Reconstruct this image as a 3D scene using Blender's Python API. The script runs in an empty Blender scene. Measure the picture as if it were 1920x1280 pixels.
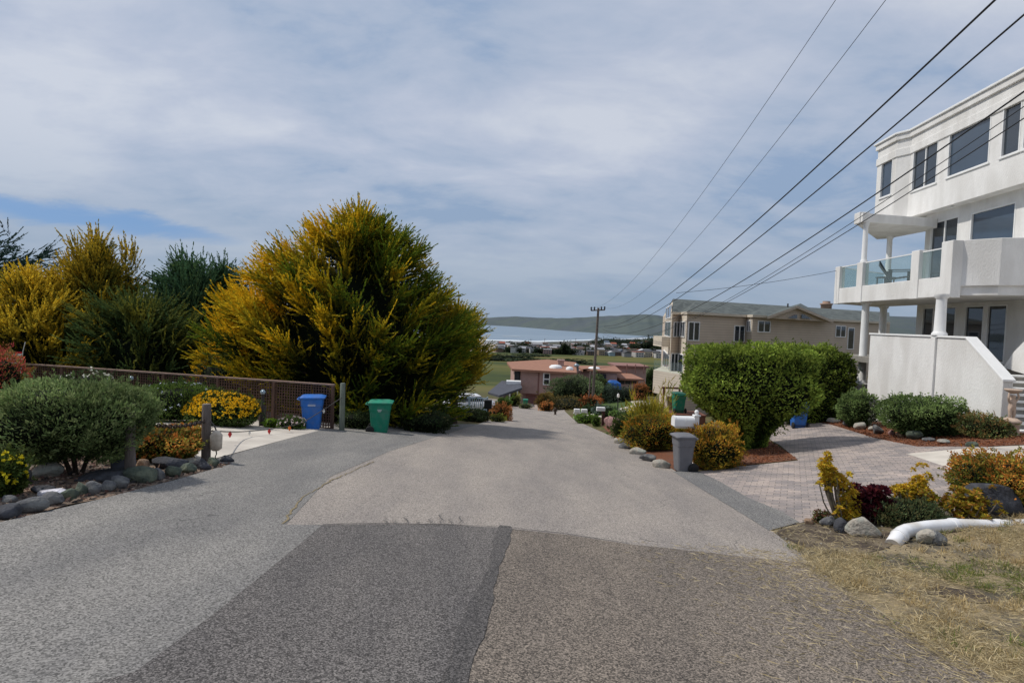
import bpy, bmesh, math, random
import numpy as np
from mathutils import Vector, Matrix
from mathutils.geometry import delaunay_2d_cdt
random.seed(7); RNG = np.random.default_rng(7)
R = math.radians
scene = bpy.context.scene
col = scene.collection

# ---------------------------------------------------------------- camera
CAMZ = 1.6
FPX = 1000.0
rot = (Matrix.Rotation(R(90 - 2.12), 3, 'X') @ Matrix.Rotation(R(2.06), 3, 'Z'))
cam_d = bpy.data.cameras.new('camera'); cam = bpy.data.objects.new('camera', cam_d); col.objects.link(cam)
cam.matrix_world = Matrix.Translation((0, 0, CAMZ)) @ rot.to_4x4()
cam_d.sensor_width = 36; cam_d.lens = FPX / 1920 * 36
cam_d.clip_start = 0.1; cam_d.clip_end = 40000
scene.camera = cam

def ray(px, py):
    d = rot @ Vector(((px - 960) / FPX, (640 - py) / FPX, -1))
    return d / d.y
def P(px, py, Y):
    d = ray(px, py); return Vector((d.x * Y, Y, CAMZ + d.z * Y))

# ---------------------------------------------------------------- terrain
_ky = np.array([-60, -30, 0, 14, 25, 40, 60, 81, 110, 150, 200, 300, 450, 600, 740, 900, 1240, 3000.])
_kz = np.array([8.0, 4.2, 0, -1.97, -3.52, -5.6, -8.2, -10.6, -14.3, -18, -21.5, -26.5, -33, -38.5, -41.5, -42.5, -43.2, -43.3])
_ty = np.concatenate([np.arange(-60, 200, 1.0), np.arange(200, 3000, 10.)])
_tz = np.interp(_ty, _ky, _kz)
_n = 260
for _ in range(30): _tz[1:_n-1] = (_tz[:_n-2] + _tz[1:_n-1] * 2 + _tz[2:_n]) / 4
for _ in range(20): _tz[_n+1:-1] = (_tz[_n:-2] + _tz[_n+1:-1] * 2 + _tz[_n+2:]) / 4
def smooth(a, b, x):
    t = np.clip((x - a) / (b - a), 0, 1); return t * t * (3 - 2 * t)
def shore(x):
    return 1240 + np.clip((x - 60) * 1.7, 0, 4000) - np.clip(-x - 150, 0, 600) * .3
def H(x, y):
    x = np.asarray(x, float); y = np.asarray(y, float)
    z = np.interp(y, _ty, _tz)
    near = 1 - smooth(100, 200, y)
    z = z - .05 * np.clip(x, -9, 5) * near
    g = np.clip(x - 4.2, 0, None); g = g * g / (g + 1.2)
    z = z + 0.14 * np.minimum(g, 11) * smooth(3, 9, y) * near
    z = z + smooth(120, 300, y) * (1.6 * np.sin(x * .012 + y * .004) + 1.0 * np.sin(x * .03 - y * .011)) * (1 - smooth(600, 760, y))
    s = shore(x)
    z = z - smooth(0, 1, (y - s + 40) / 90) * 6
    return z
def Hf(x, y): return float(H(x, y))
def G(px, py, off=0.0):
    d = ray(px, py); ys = np.concatenate([np.arange(1.0, 120, .25), np.geomspace(120, 3000, 400)])
    f = CAMZ + d.z * ys - H(d.x * ys, ys) - off
    k = np.nonzero(f <= 0)[0]
    if len(k) == 0: Y = 100.
    else:
        k = k[0]; a, b = (ys[k-1] if k else .5), ys[k]
        for _ in range(30):
            m = (a + b) / 2
            if CAMZ + d.z * m - Hf(d.x * m, m) - off > 0: a = m
            else: b = m
        Y = b
    return Vector((d.x * Y, Y, Hf(d.x * Y, Y) + off))

# ---------------------------------------------------------------- materials
def lin(r, g, b):
    f = lambda c: (c / 255 / 12.92) if c <= 10 else ((c / 255 + .055) / 1.055) ** 2.4
    return (f(r), f(g), f(b), 1)
_mc = {}
def nodes(name):
    m = bpy.data.materials.new(name); m.use_nodes = True
    nt = m.node_tree; return m, nt, nt.nodes['Principled BSDF']
def mat(name, c1, c2=None, rough=.75, scale=4., bump=0., bscale=None, metal=0., detail=6., stretch=(1, 1, 1), spec=.3, c3=None, s3=.7):
    if name in _mc: return _mc[name]
    m, nt, b = nodes(name); N = nt.nodes; L = nt.links
    b.inputs['Roughness'].default_value = rough; b.inputs['Metallic'].default_value = metal
    b.inputs['Specular IOR Level'].default_value = spec
    if c2 is None: c2 = tuple(x * .82 for x in c1[:3]) + (1,)
    tc = N.new('ShaderNodeTexCoord'); mp = N.new('ShaderNodeMapping'); mp.inputs['Scale'].default_value = stretch
    L.new(tc.outputs['Object'], mp.inputs['Vector'])
    n = N.new('ShaderNodeTexNoise'); n.inputs['Scale'].default_value = scale; n.inputs['Detail'].default_value = detail; n.inputs['Roughness'].default_value = .65
    L.new(mp.outputs[0], n.inputs['Vector'])
    r = N.new('ShaderNodeValToRGB'); r.color_ramp.elements[0].position = .35; r.color_ramp.elements[1].position = .65
    r.color_ramp.elements[0].color = c1; r.color_ramp.elements[1].color = c2
    L.new(n.outputs['Fac'], r.inputs[0]); out = r.outputs[0]
    if c3 is not None:
        n3 = N.new('ShaderNodeTexNoise'); n3.inputs['Scale'].default_value = s3; n3.inputs['Detail'].default_value = 4
        L.new(mp.outputs[0], n3.inputs['Vector'])
        r3 = N.new('ShaderNodeValToRGB'); r3.color_ramp.elements[0].position = .45; r3.color_ramp.elements[1].position = .62
        L.new(n3.outputs['Fac'], r3.inputs[0])
        mx = N.new('ShaderNodeMix'); mx.data_type = 'RGBA'; L.new(r3.outputs[0], mx.inputs[0]); L.new(out, mx.inputs[6]); mx.inputs[7].default_value = c3; out = mx.outputs[2]
    L.new(out, b.inputs['Base Color'])
    if bump:
        bn = N.new('ShaderNodeTexNoise'); bn.inputs['Scale'].default_value = bscale or scale * 6; bn.inputs['Detail'].default_value = 5
        L.new(mp.outputs[0], bn.inputs['Vector'])
        bp = N.new('ShaderNodeBump'); bp.inputs['Strength'].default_value = bump; bp.inputs['Distance'].default_value = .03
        L.new(bn.outputs['Fac'], bp.inputs['Height']); L.new(bp.outputs[0], b.inputs['Normal'])
    _mc[name] = m; return m

def asphalt(name, cd, cm, cl, spk=45, blot=.5, stain=(.5, .45, .4, 1), gold=None, contrast=1.0):
    m, nt, b = nodes(name); N = nt.nodes; L = nt.links
    b.inputs['Roughness'].default_value = .88; b.inputs['Specular IOR Level'].default_value = .2
    tc = N.new('ShaderNodeTexCoord'); o = tc.outputs['Object']
    v = N.new('ShaderNodeTexVoronoi'); v.inputs['Scale'].default_value = spk; L.new(o, v.inputs['Vector'])
    n = N.new('ShaderNodeTexNoise'); n.inputs['Scale'].default_value = spk * .9; n.inputs['Detail'].default_value = 4; n.inputs['Roughness'].default_value = .8; L.new(o, n.inputs['Vector'])
    mx = N.new('ShaderNodeMix'); mx.data_type = 'RGBA'; mx.inputs[0].default_value = .45
    sp = N.new('ShaderNodeSeparateColor'); L.new(v.outputs['Color'], sp.inputs[0])
    L.new(n.outputs['Fac'], mx.inputs[6]); L.new(sp.outputs[0], mx.inputs[7])
    r = N.new('ShaderNodeValToRGB'); e = r.color_ramp.elements
    e[0].position = .3 ; e[0].color = cd; e[1].position = .82; e[1].color = cl
    k = e.new(.52); k.color = cm
    L.new(mx.outputs[2], r.inputs[0])
    # large blotches and streaks along the road
    mp = N.new('ShaderNodeMapping'); mp.inputs['Scale'].default_value = (1.3, .35, 1); L.new(o, mp.inputs[0])
    n2 = N.new('ShaderNodeTexNoise'); n2.inputs['Scale'].default_value = .9; n2.inputs['Detail'].default_value = 7; n2.inputs['Roughness'].default_value = .6; L.new(mp.outputs[0], n2.inputs['Vector'])
    r2 = N.new('ShaderNodeValToRGB'); r2.color_ramp.elements[0].position = .32; r2.color_ramp.elements[1].position = .7
    lo = 1 - .42 * blot; r2.color_ramp.elements[0].color = (lo, lo, lo * 1.02, 1); r2.color_ramp.elements[1].color = (1.12, 1.1, 1.07, 1)
    L.new(n2.outputs['Fac'], r2.inputs[0])
    m2 = N.new('ShaderNodeMix'); m2.data_type = 'RGBA'; m2.blend_type = 'MULTIPLY'; m2.inputs[0].default_value = 1
    L.new(r.outputs[0], m2.inputs[6]); L.new(r2.outputs[0], m2.inputs[7])
    # thin cracks
    vc = N.new('ShaderNodeTexVoronoi'); vc.feature = 'DISTANCE_TO_EDGE'; vc.inputs['Scale'].default_value = .55
    nw = N.new('ShaderNodeTexNoise'); nw.inputs['Scale'].default_value = 2.2; nw.inputs['Detail'].default_value = 6; L.new(o, nw.inputs['Vector'])
    va = N.new('ShaderNodeMix'); va.data_type = 'RGBA'; va.blend_type = 'ADD'; va.inputs[0].default_value = .5; L.new(o, va.inputs[6]); L.new(nw.outputs['Color'], va.inputs[7]); L.new(va.outputs[2], vc.inputs['Vector'])
    lt = N.new('ShaderNodeMath'); lt.operation = 'LESS_THAN'; lt.inputs[1].default_value = .0045; L.new(vc.outputs['Distance'], lt.inputs[0])
    ng = N.new('ShaderNodeTexNoise'); ng.inputs['Scale'].default_value = .5; L.new(o, ng.inputs['Vector'])
    gt = N.new('ShaderNodeMath'); gt.operation = 'GREATER_THAN'; gt.inputs[1].default_value = .61; L.new(ng.outputs['Fac'], gt.inputs[0])
    mu = N.new('ShaderNodeMath'); mu.operation = 'MULTIPLY'; L.new(lt.outputs[0], mu.inputs[0]); L.new(gt.outputs[0], mu.inputs[1])
    mu2 = N.new('ShaderNodeMath'); mu2.operation = 'MULTIPLY'; mu2.inputs[1].default_value = .45; L.new(mu.outputs[0], mu2.inputs[0])
    m3 = N.new('ShaderNodeMix'); m3.data_type = 'RGBA'; L.new(mu2.outputs[0], m3.inputs[0]); L.new(m2.outputs[2], m3.inputs[6]); m3.inputs[7].default_value = (.03, .03, .03, 1)
    L.new(m3.outputs[2], b.inputs['Base Color'])
    bp = N.new('ShaderNodeBump'); bp.inputs['Strength'].default_value = .5; bp.inputs['Distance'].default_value = .012
    L.new(mx.outputs[2], bp.inputs['Height']); L.new(bp.outputs[0], b.inputs['Normal'])
    return m

def leafmat(name, trans=.3, rough=.7, spec=.08):
    if name in _mc: return _mc[name]
    m, nt, b = nodes(name); N = nt.nodes; L = nt.links
    a = N.new('ShaderNodeAttribute'); a.attribute_name = 'Col'
    L.new(a.outputs['Color'], b.inputs['Base Color']); b.inputs['Roughness'].default_value = rough; b.inputs['Specular IOR Level'].default_value = spec
    t = N.new('ShaderNodeBsdfTranslucent'); L.new(a.outputs['Color'], t.inputs['Color'])
    mx = N.new('ShaderNodeMixShader'); mx.inputs[0].default_value = trans
    L.new(b.outputs[0], mx.inputs[1]); L.new(t.outputs[0], mx.inputs[2]); L.new(mx.outputs[0], N['Material Output'].inputs['Surface'])
    _mc[name] = m; return m
LEAF = leafmat('leaves')

# ---------------------------------------------------------------- object helpers
def tag(o, label=None, cat=None, group=None, kind=None):
    if label: o['label'] = label
    if cat: o['category'] = cat
    if group: o['group'] = group
    if kind: o['kind'] = kind
    return o
def thing(name, label, cat, loc=(0, 0, 0), rz=0, group=None):
    o = bpy.data.objects.new(name, None); col.objects.link(o); o.empty_display_size = .2
    o.location = loc; o.rotation_euler = (0, 0, rz); return tag(o, label, cat, group)
def link_mesh(name, me, m, parent=None, loc=None):
    o = bpy.data.objects.new(name, me); col.objects.link(o)
    ms = m if isinstance(m, (list, tuple)) else [m]
    for x in ms: me.materials.append(x)
    if parent: o.parent = parent
    if loc is not None: o.location = loc
    return o
def npmesh(name, V, F, C=None, smoothf=False):
    """V (n,3), F (m,k) equal-sized faces, C (m,3) face colours"""
    V = np.ascontiguousarray(V, dtype=np.float32); F = np.ascontiguousarray(F, dtype=np.int32)
    me = bpy.data.meshes.new(name); k = F.shape[1]; m = len(F)
    me.vertices.add(len(V)); me.vertices.foreach_set('co', V.ravel())
    me.loops.add(m * k); me.loops.foreach_set('vertex_index', F.ravel())
    me.polygons.add(m); me.polygons.foreach_set('loop_start', np.arange(0, m * k, k, dtype=np.int32))
    try: me.polygons.foreach_set('loop_total', np.full(m, k, dtype=np.int32))
    except Exception: pass
    if smoothf: me.polygons.foreach_set('use_smooth', np.ones(m, bool))
    me.update(calc_edges=True)
    if C is not None:
        a = me.attributes.new('Col', 'FLOAT_COLOR', 'FACE')
        c4 = np.ones((m, 4), np.float32); c4[:, :3] = C; a.data.foreach_set('color', c4.ravel())
    return me

class MB:
    def __init__(s): s.v = []; s.f = []; s.mi = []; s.sm = []
    def add(s, vs, fs, mi=0, sm=False):
        o = len(s.v); s.v += [tuple(v) for v in vs]
        for f in fs: s.f.append(tuple(o + i for i in f)); s.mi.append(mi); s.sm.append(sm)
        return s
    def box(s, x0, x1, y0, y1, z0, z1, mi=0, M=None):
        vs = [Vector((x, y, z)) for z in (z0, z1) for y in (y0, y1) for x in (x0, x1)]
        if M is not None: vs = [M @ v for v in vs]
        return s.add(vs, [(0, 2, 3, 1), (4, 5, 7, 6), (0, 1, 5, 4), (2, 6, 7, 3), (0, 4, 6, 2), (1, 3, 7, 5)], mi)
    def prism(s, poly, z0, z1, mi=0, cap=True):
        n = len(poly); g = lambda z, i: z[i] if isinstance(z, (list, tuple)) else z
        vs = [(p[0], p[1], g(z0, i)) for i, p in enumerate(poly)] + [(p[0], p[1], g(z1, i)) for i, p in enumerate(poly)]
        fs = [(i, (i + 1) % n, n + (i + 1) % n, n + i) for i in range(n)]
        if cap: fs += [tuple(range(n - 1, -1, -1)), tuple(range(n, 2 * n))]
        return s.add(vs, fs, mi)
    def tube(s, pts, rad, n=8, mi=0, caps=True, sm=True):
        pts = [Vector(p) for p in pts]; m = len(pts)
        rads = rad if isinstance(rad, (list, tuple)) else [rad] * m
        vs = []; up = Vector((0, 0, 1)); a = None
        for i, p in enumerate(pts):
            t = (pts[min(i + 1, m - 1)] - pts[max(i - 1, 0)]).normalized()
            if a is None: a = t.orthogonal().normalized()
            else: a = (a - t * a.dot(t)).normalized()
            b = t.cross(a)
            for k in range(n):
                th = 2 * math.pi * k / n; vs.append(p + (a * math.cos(th) + b * math.sin(th)) * rads[i])
        fs = [(i * n + k, i * n + (k + 1) % n, (i + 1) * n + (k + 1) % n, (i + 1) * n + k) for i in range(m - 1) for k in range(n)]
        s.add(vs, fs, mi, sm)
        if caps: s.add(vs[:n], [tuple(range(n - 1, -1, -1))], mi); s.add(vs[-n:], [tuple(range(n))], mi)
        return s
    def lathe(s, prof, n=20, c=(0, 0, 0), mi=0, M=None, sm=True):
        vs = []
        for r, z in prof:
            for k in range(n):
                th = 2 * math.pi * k / n; v = Vector((r * math.cos(th), r * math.sin(th), z))
                if M is not None: v = M @ v
                vs.append(v + Vector(c))
        m = len(prof)
        fs = [(i * n + k, i * n + (k + 1) % n, (i + 1) * n + (k + 1) % n, (i + 1) * n + k) for i in range(m - 1) for k in range(n)]
        s.add(vs, fs, mi, sm)
        s.add(vs[:n], [tuple(range(n - 1, -1, -1))], mi); s.add(vs[-n:], [tuple(range(n))], mi)
        return s
    def loft(s, secs, mi=0, sm=False, nc=4):
        """secs: (z, cx, cy, hx, hy, r): rounded rectangles"""
        vs = []
        for (z, cx, cy, hx, hy, r) in secs:
            for qx, qy, a0 in ((1, 1, 0), (-1, 1, 90), (-1, -1, 180), (1, -1, 270)):
                for k in range(nc):
                    a = R(a0 + 90 * k / (nc - 1)); vs.append((cx + qx * (hx - r) + r * math.cos(a), cy + qy * (hy - r) + r * math.sin(a), z))
        n = 4 * nc; m = len(secs)
        fs = [(i * n + k, i * n + (k + 1) % n, (i + 1) * n + (k + 1) % n, (i + 1) * n + k) for i in range(m - 1) for k in range(n)]
        fs += [tuple(range(n - 1, -1, -1)), tuple(range((m - 1) * n, m * n))]
        return s.add(vs, fs, mi, sm)
    def build(s, name, m, parent=None, loc=None, bevel=0, off=(0, 0, 0)):
        me = bpy.data.meshes.new(name)
        me.from_pydata([(v[0] - off[0], v[1] - off[1], v[2] - off[2]) for v in s.v], [], s.f)
        me.polygons.foreach_set('material_index', s.mi); me.polygons.foreach_set('use_smooth', s.sm); me.update()
        bm = bmesh.new(); bm.from_mesh(me); bmesh.ops.recalc_face_normals(bm, faces=bm.faces); bm.to_mesh(me); bm.free()
        o = link_mesh(name, me, m, parent, loc)
        if bevel:
            md = o.modifiers.new('bevel', 'BEVEL'); md.width = bevel; md.segments = 2; md.limit_method = 'ANGLE'; md.angle_limit = R(35)
        return o

def sheet(name, poly, off, m, res=.5, kind='structure', holes=None, wob=0):
    """draped ground sheet; poly = list of (x,y)"""
    pts = [Vector((p[0], p[1])) for p in poly]; dens = []
    for i, p in enumerate(pts):
        q = pts[(i + 1) % len(pts)]; n = max(1, int((q - p).length / res))
        for k in range(n):
            t = p.lerp(q, k / n)
            if wob: t = t + Vector((random.uniform(-wob, wob), random.uniform(-wob, wob)))
            dens.append(t)
    xs = [p.x for p in dens]; ys = [p.y for p in dens]
    arr = np.array([(p.x, p.y) for p in dens]); inner = []
    gx = np.arange(min(xs) + res / 2, max(xs), res); gy = np.arange(min(ys) + res / 2, max(ys), res)
    XX, YY = np.meshgrid(gx, gy); q = np.c_[XX.ravel(), YY.ravel()]
    q = q[inpoly(q, arr)]
    n = len(dens); allp = dens + [Vector(t) for t in q]
    r = delaunay_2d_cdt(allp, [], [list(range(n))], 1, 1e-5)
    V = [(v.x, v.y, 0) for v in r[0]]; V = np.array(V); V[:, 2] = H(V[:, 0], V[:, 1]) + off
    me = bpy.data.meshes.new(name); me.from_pydata([tuple(v) for v in V], [], [tuple(f) for f in r[2]]); me.update()
    bm = bmesh.new(); bm.from_mesh(me); bmesh.ops.recalc_face_normals(bm, faces=bm.faces)
    if sum(f.normal.z for f in bm.faces) < 0: bmesh.ops.reverse_faces(bm, faces=bm.faces)
    bm.to_mesh(me); bm.free()
    o = link_mesh(name, me, m); o['kind'] = kind; return o
def inpoly(q, poly):
    x, y = q[:, 0], q[:, 1]; ins = np.zeros(len(q), bool); j = len(poly) - 1
    for i in range(len(poly)):
        xi, yi = poly[i]; xj, yj = poly[j]
        c = ((yi > y) != (yj > y)) & (x < (xj - xi) * (y - yi) / (yj - yi + 1e-12) + xi); ins ^= c; j = i
    return ins
def gp(*pp): return [tuple(G(a, b)[:2]) for a, b in pp]

# ---------------------------------------------------------------- foliage
def unit(a): return a / (np.linalg.norm(a, axis=-1, keepdims=True) + 1e-9)
def leaves(C, D, ln, wd, col_, rng=RNG):
    """rhombic leaves at C pointing along D"""
    n = len(C); D = unit(D); s = unit(np.cross(D, rng.normal(size=(n, 3))))
    ln = np.broadcast_to(np.asarray(ln, float), (n,))[:, None]; wd = np.broadcast_to(np.asarray(wd, float), (n,))[:, None]
    up = np.cross(s, D)
    V = np.stack([C, C + D * ln * .5 + s * wd * .5 + up * ln * .06, C + D * ln, C + D * ln * .5 - s * wd * .5 + up * ln * .06], 1).reshape(-1, 3)
    return V, np.arange(4 * n).reshape(n, 4), col_
def cat_mesh(parts):
    V = []; F = []; C = []; o = 0
    for v, f, c in parts:
        V.append(v); F.append(f + o); C.append(c); o += len(v)
    return np.concatenate(V), np.concatenate(F), np.concatenate(C)
def lumpf(rng, k=26, amp=.22, sharp=14):
    cs = unit(rng.normal(size=(k, 3))); am = rng.uniform(.3, 1, k) * amp
    return lambda d: (np.exp((d @ cs.T - 1) * sharp) * am).sum(1)
def shell(n, r, rng, p=2.0, lump=None, thick=.25, taper=None, zmin=-1.0):
    c = rng.uniform(-1, 1, (int(n * 1.6), 3)); ax = rng.integers(0, 3, len(c)); c[np.arange(len(c)), ax] = np.sign(c[np.arange(len(c)), ax])
    d = c / (np.abs(c) ** p).sum(1, keepdims=True) ** (1 / p); d = d[d[:, 2] > zmin][:n]
    u = unit(d); L = lump(u) if lump else 0
    depth = rng.random(len(d)) ** 2 * thick
    q = d * (1 + L - depth)[:, None] if lump else d * (1 - depth)[:, None]
    q = q * np.array(r)
    if taper is not None: q[:, :2] *= taper((q[:, 2] / r[2] + 1) / 2)[:, None]
    return q, u, depth, L
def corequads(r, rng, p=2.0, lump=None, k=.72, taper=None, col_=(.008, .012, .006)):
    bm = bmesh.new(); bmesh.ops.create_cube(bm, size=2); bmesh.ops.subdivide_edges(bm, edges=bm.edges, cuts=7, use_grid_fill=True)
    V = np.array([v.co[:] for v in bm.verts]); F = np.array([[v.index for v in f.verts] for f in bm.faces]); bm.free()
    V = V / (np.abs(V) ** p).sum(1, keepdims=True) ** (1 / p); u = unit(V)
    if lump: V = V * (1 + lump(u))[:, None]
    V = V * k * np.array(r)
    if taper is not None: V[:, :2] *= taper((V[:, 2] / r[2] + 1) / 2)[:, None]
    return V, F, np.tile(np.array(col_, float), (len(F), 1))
def pal(cols, n, rng, w=None):
    c = np.array(cols, float)[:, :3]; i = rng.choice(len(c), n, p=w); return c[i] * rng.uniform(.75, 1.25, (n, 1))
def bush(name, label, cat, loc, r, n=4000, leaf=.07, asp=.45, cols=((.05, .09, .03),), w=None, tipcols=None, seed=1, p=2.0, amp=.2, sharp=14, k=26,
         group=None, stems=0, taper=None, up=.4, core=.74, corecol=(.008, .012, .006), flowers=None, stemmat=None, zmin=-.9, lift=0, thick=.3, parent_name='foliage', rz=0):
    rng = np.random.default_rng(seed); t = thing(name, label, cat, loc, rz, group)
    lump = lumpf(rng, k, amp, sharp); r = np.array(r, float)
    q, u, dep, L = shell(n, r, rng, p, lump, thick, taper, zmin)
    C = pal(cols, len(q), rng, w)
    if tipcols is not None:
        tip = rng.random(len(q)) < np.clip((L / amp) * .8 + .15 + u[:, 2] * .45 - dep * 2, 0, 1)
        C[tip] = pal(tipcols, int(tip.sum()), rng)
    C = C * (1 - 1.6 * dep)[:, None].clip(.35, 1) * np.clip(.55 + .75 * L / max(amp, .01), .4, 1.5)[:, None] * 1.35  # shade put into leaf colour: darker deep inside and between clumps
    # ragged sprigs that break the outline
    ns = max(6, n // 90); qs, us, _, Ls = shell(ns, r * .98, rng, p, lump, .03, taper, max(zmin, -.5)); ks = 14
    sd = unit(us + rng.normal(size=us.shape) * .45 + np.array([0, 0, up * .8])); sl = rng.uniform(1.2, 3.4, len(qs)) * leaf * 1.1; tt = rng.random((len(qs), ks))
    qq = (qs[:, None] + sd[:, None] * (tt * sl[:, None])[..., None] + rng.normal(size=(len(qs), ks, 3)) * leaf * .22).reshape(-1, 3)
    q = np.concatenate([q, qq]); u = np.concatenate([u, np.repeat(sd, ks, 0)]); C = np.concatenate([C, (pal(tipcols or cols, len(qs), rng) * 1.15).repeat(ks, 0) * rng.uniform(.7, 1.2, (len(qq), 1))])
    D = u + rng.normal(size=q.shape) * .7 + np.array([0, 0, up])
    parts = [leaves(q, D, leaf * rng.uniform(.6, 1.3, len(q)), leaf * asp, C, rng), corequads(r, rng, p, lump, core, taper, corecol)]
    if flowers:
        nf, fs, fc = flowers; q2, u2, _, _ = shell(nf * 2, r * 1.04, rng, p, lump, .05, taper, -.1); q2, u2 = q2[:nf], u2[:nf]
        pr = []
        for j in range(4):
            a = rng.normal(size=q2.shape); a = unit(a - u2 * (a * u2).sum(1, keepdims=True) * .8)
            pr.append(leaves(q2 + u2 * .02, a, fs, fs * .7, pal([fc], len(q2), rng), rng))
        parts += pr
    V, F, CC = cat_mesh(parts); V[:, 2] += r[2] * 0.96 + lift
    link_mesh(parent_name, npmesh(name, V, F, CC), LEAF, t)
    if stems:
        mb = MB()
        for i in range(stems):
            a = rng.uniform(0, 6.28); e = Vector((math.cos(a) * r[0] * .45, math.sin(a) * r[1] * .45, r[2] * .9 + lift))
            mb.tube([(math.cos(a) * .05 * r[0], math.sin(a) * .05, -.05), e * .5 + Vector((rng.normal() * .04, 0, .02)), e], [.035 * r[2] + .012, .028 * r[2] + .01, .012], 7)
        mb.build('stem', stemmat or BARK, t)
    return t
BARK = mat('bark', (.09, .065, .045, 1), (.04, .03, .022, 1), .9, 12, .6, stretch=(1, 1, .25))
def pxy(cx, by, Y=None):
    if Y is None: return G(cx, by)
    d = ray(cx, by); return Vector((d.x * Y, Y, Hf(d.x * Y, Y)))
def pbush(name, label, cx, by, w, h, Y=None, cat='bush', ry=None, **k):
    g = pxy(cx, by, Y); s = g.y / 1000.
    r = (w / 2 * s, (ry if ry else w / 2 * s), h / 2 * s)
    return bush(name, label, cat, g, r, **k)

# cypress made of boughs -> plumes -> narrow sprays
def cypress(name, label, loc, height, rad, boughs=80, plumes=26, sprays=46, seed=3, gold=.5, goldx=0., dark=(.018, .032, .012), mid=(.06, .075, .014),
            tip=(.34, .20, .02), upness=.75, zlow=.02, top=.0, pl=1.15, droop=0., wide=.32, group='cypress trees behind the fence', core=True, yr=1.0, powt=.62, blen=(1.8, 2.9), e0=.80):
    rng = np.random.default_rng(seed); t = thing(name, label, 'tree', loc, 0, group)
    Vs = []; Fs = []; Cs = []
    lump = lumpf(rng, 16, .16, 9)
    def env(h):   # radius fraction at height fraction
        return np.where(h < wide, e0 + (1 - e0) * np.maximum(h / wide, 0) ** .8, np.clip(1 - np.maximum((h - wide) / (1 - wide), 0) ** 1.55, 0, 1) ** powt)
    hb = rng.random(boughs) ** 1.0 * (1 - zlow) + zlow; az = (np.arange(boughs) * 2.39996 + rng.normal(0, .25, boughs)) % (2 * math.pi)
    leaders = [(0, 0, 1.0)] + [(rng.normal() * rad * .14, rng.normal() * rad * .14, .93 + .05 * rng.random()) for _ in range(3)]
    P0 = []; D0 = []; LB = []; GB = []
    for i in range(boughs):
        h = hb[i]; e = float(env(h)); dd = np.array([math.cos(az[i]), math.sin(az[i]) * yr, 0])
        e *= 1 + float(lump(np.array([[dd[0], dd[1], (h - .5) * 1.2]]))[0]) - .08
        L = rng.uniform(*blen) * (.55 + .45 * e)
        el = upness * (.35 + .9 * h) + rng.normal(0, .1)
        D = unit(np.array([dd[0] * math.cos(el), dd[1] * math.cos(el), math.sin(el)]))
        e *= 1 + rng.normal(0, .055)
        tipp = np.array([dd[0] * rad * e, dd[1] * rad * e, h * height * .97 + (.2 if h > .1 else 0)])
        P0.append(tipp - D * L); D0.append(D); LB.append(L)
        GB.append(np.clip(gold + goldx * dd[0] + rng.normal(0, .22) + (h - .35) * .25, 0, 1))  # goldx paints the sun side of the crown more golden
    for lx, ly, f in leaders:
        for q in range(5):
            P0.append(np.array([lx + rng.normal() * .12, ly + rng.normal() * .12, height * f * (.99 + top) - 2.3 - q * .25])); D0.append(unit(np.array([rng.normal() * .08 * (q + .6), rng.normal() * .08 * (q + .6), 1.]))); LB.append(2.2); GB.append(np.clip(gold + .1, 0, 1))
    P0 = np.array(P0); D0 = np.array(D0); LB = np.array(LB); GB = np.array(GB); nb = len(P0)
    # plumes
    ti = rng.random((nb, plumes)) ** .75; ti[:, 0] = .93
    base = P0[:, None] + D0[:, None] * (LB[:, None] * ti)[..., None]
    base[..., 2] += (ti ** 2) * .25 * LB[:, None] * (1 - droop * 2)
    jd = rng.normal(size=(nb, plumes, 3)) * .36; jd[:, 0] *= .15
    PD = unit(D0[:, None] + jd + np.array([0, 0, .12 - droop]))
    base = base + jd * .35 * LB[:, None, None] * (1 - ti)[..., None] * .8
    PL = pl * rng.uniform(.6, 1.25, (nb, plumes)) * (1.1 - .25 * ti)
    base = base.reshape(-1, 3); PD = PD.reshape(-1, 3); PL = PL.ravel(); tI = ti.ravel(); g = np.repeat(GB, plumes); npm = len(base)
    # sprays
    s = rng.random((npm, sprays)) ** .85
    ring = np.cross(PD[:, None], rng.normal(size=(npm, sprays, 3))); ring = unit(ring); ring[..., 2] *= .5; ring = unit(ring)
    ang = (.52 - .30 * s)[..., None] * rng.uniform(.6, 1.1, s.shape)[..., None]
    SD = unit(PD[:, None] * np.cos(ang) + ring * np.sin(ang)); SD[..., 2] += .12 - droop * .4
    c0 = base[:, None] + PD[:, None] * (s * PL[:, None])[..., None]; c0[..., 2] += (s ** 2) * PL[:, None] * (.20 - droop * .8)
    sl = (.25 * (1 - s * .55) * (PL[:, None] ** .5)) * rng.uniform(.6, 1.2, s.shape)
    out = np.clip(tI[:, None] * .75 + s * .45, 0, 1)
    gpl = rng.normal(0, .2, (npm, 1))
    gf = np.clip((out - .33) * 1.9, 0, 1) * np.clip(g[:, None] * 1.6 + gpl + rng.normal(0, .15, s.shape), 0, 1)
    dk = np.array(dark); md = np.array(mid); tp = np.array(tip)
    cc = dk + (md - dk) * np.clip(out * 1.6 - .6, 0, 1)[..., None]  # inner sprays painted darker, shade between boughs set in colour
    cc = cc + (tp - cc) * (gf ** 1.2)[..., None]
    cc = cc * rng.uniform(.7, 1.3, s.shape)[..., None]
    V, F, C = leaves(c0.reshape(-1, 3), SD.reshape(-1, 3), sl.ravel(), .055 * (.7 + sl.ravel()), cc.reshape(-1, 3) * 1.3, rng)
    parts = [(V, F, C)]
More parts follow.
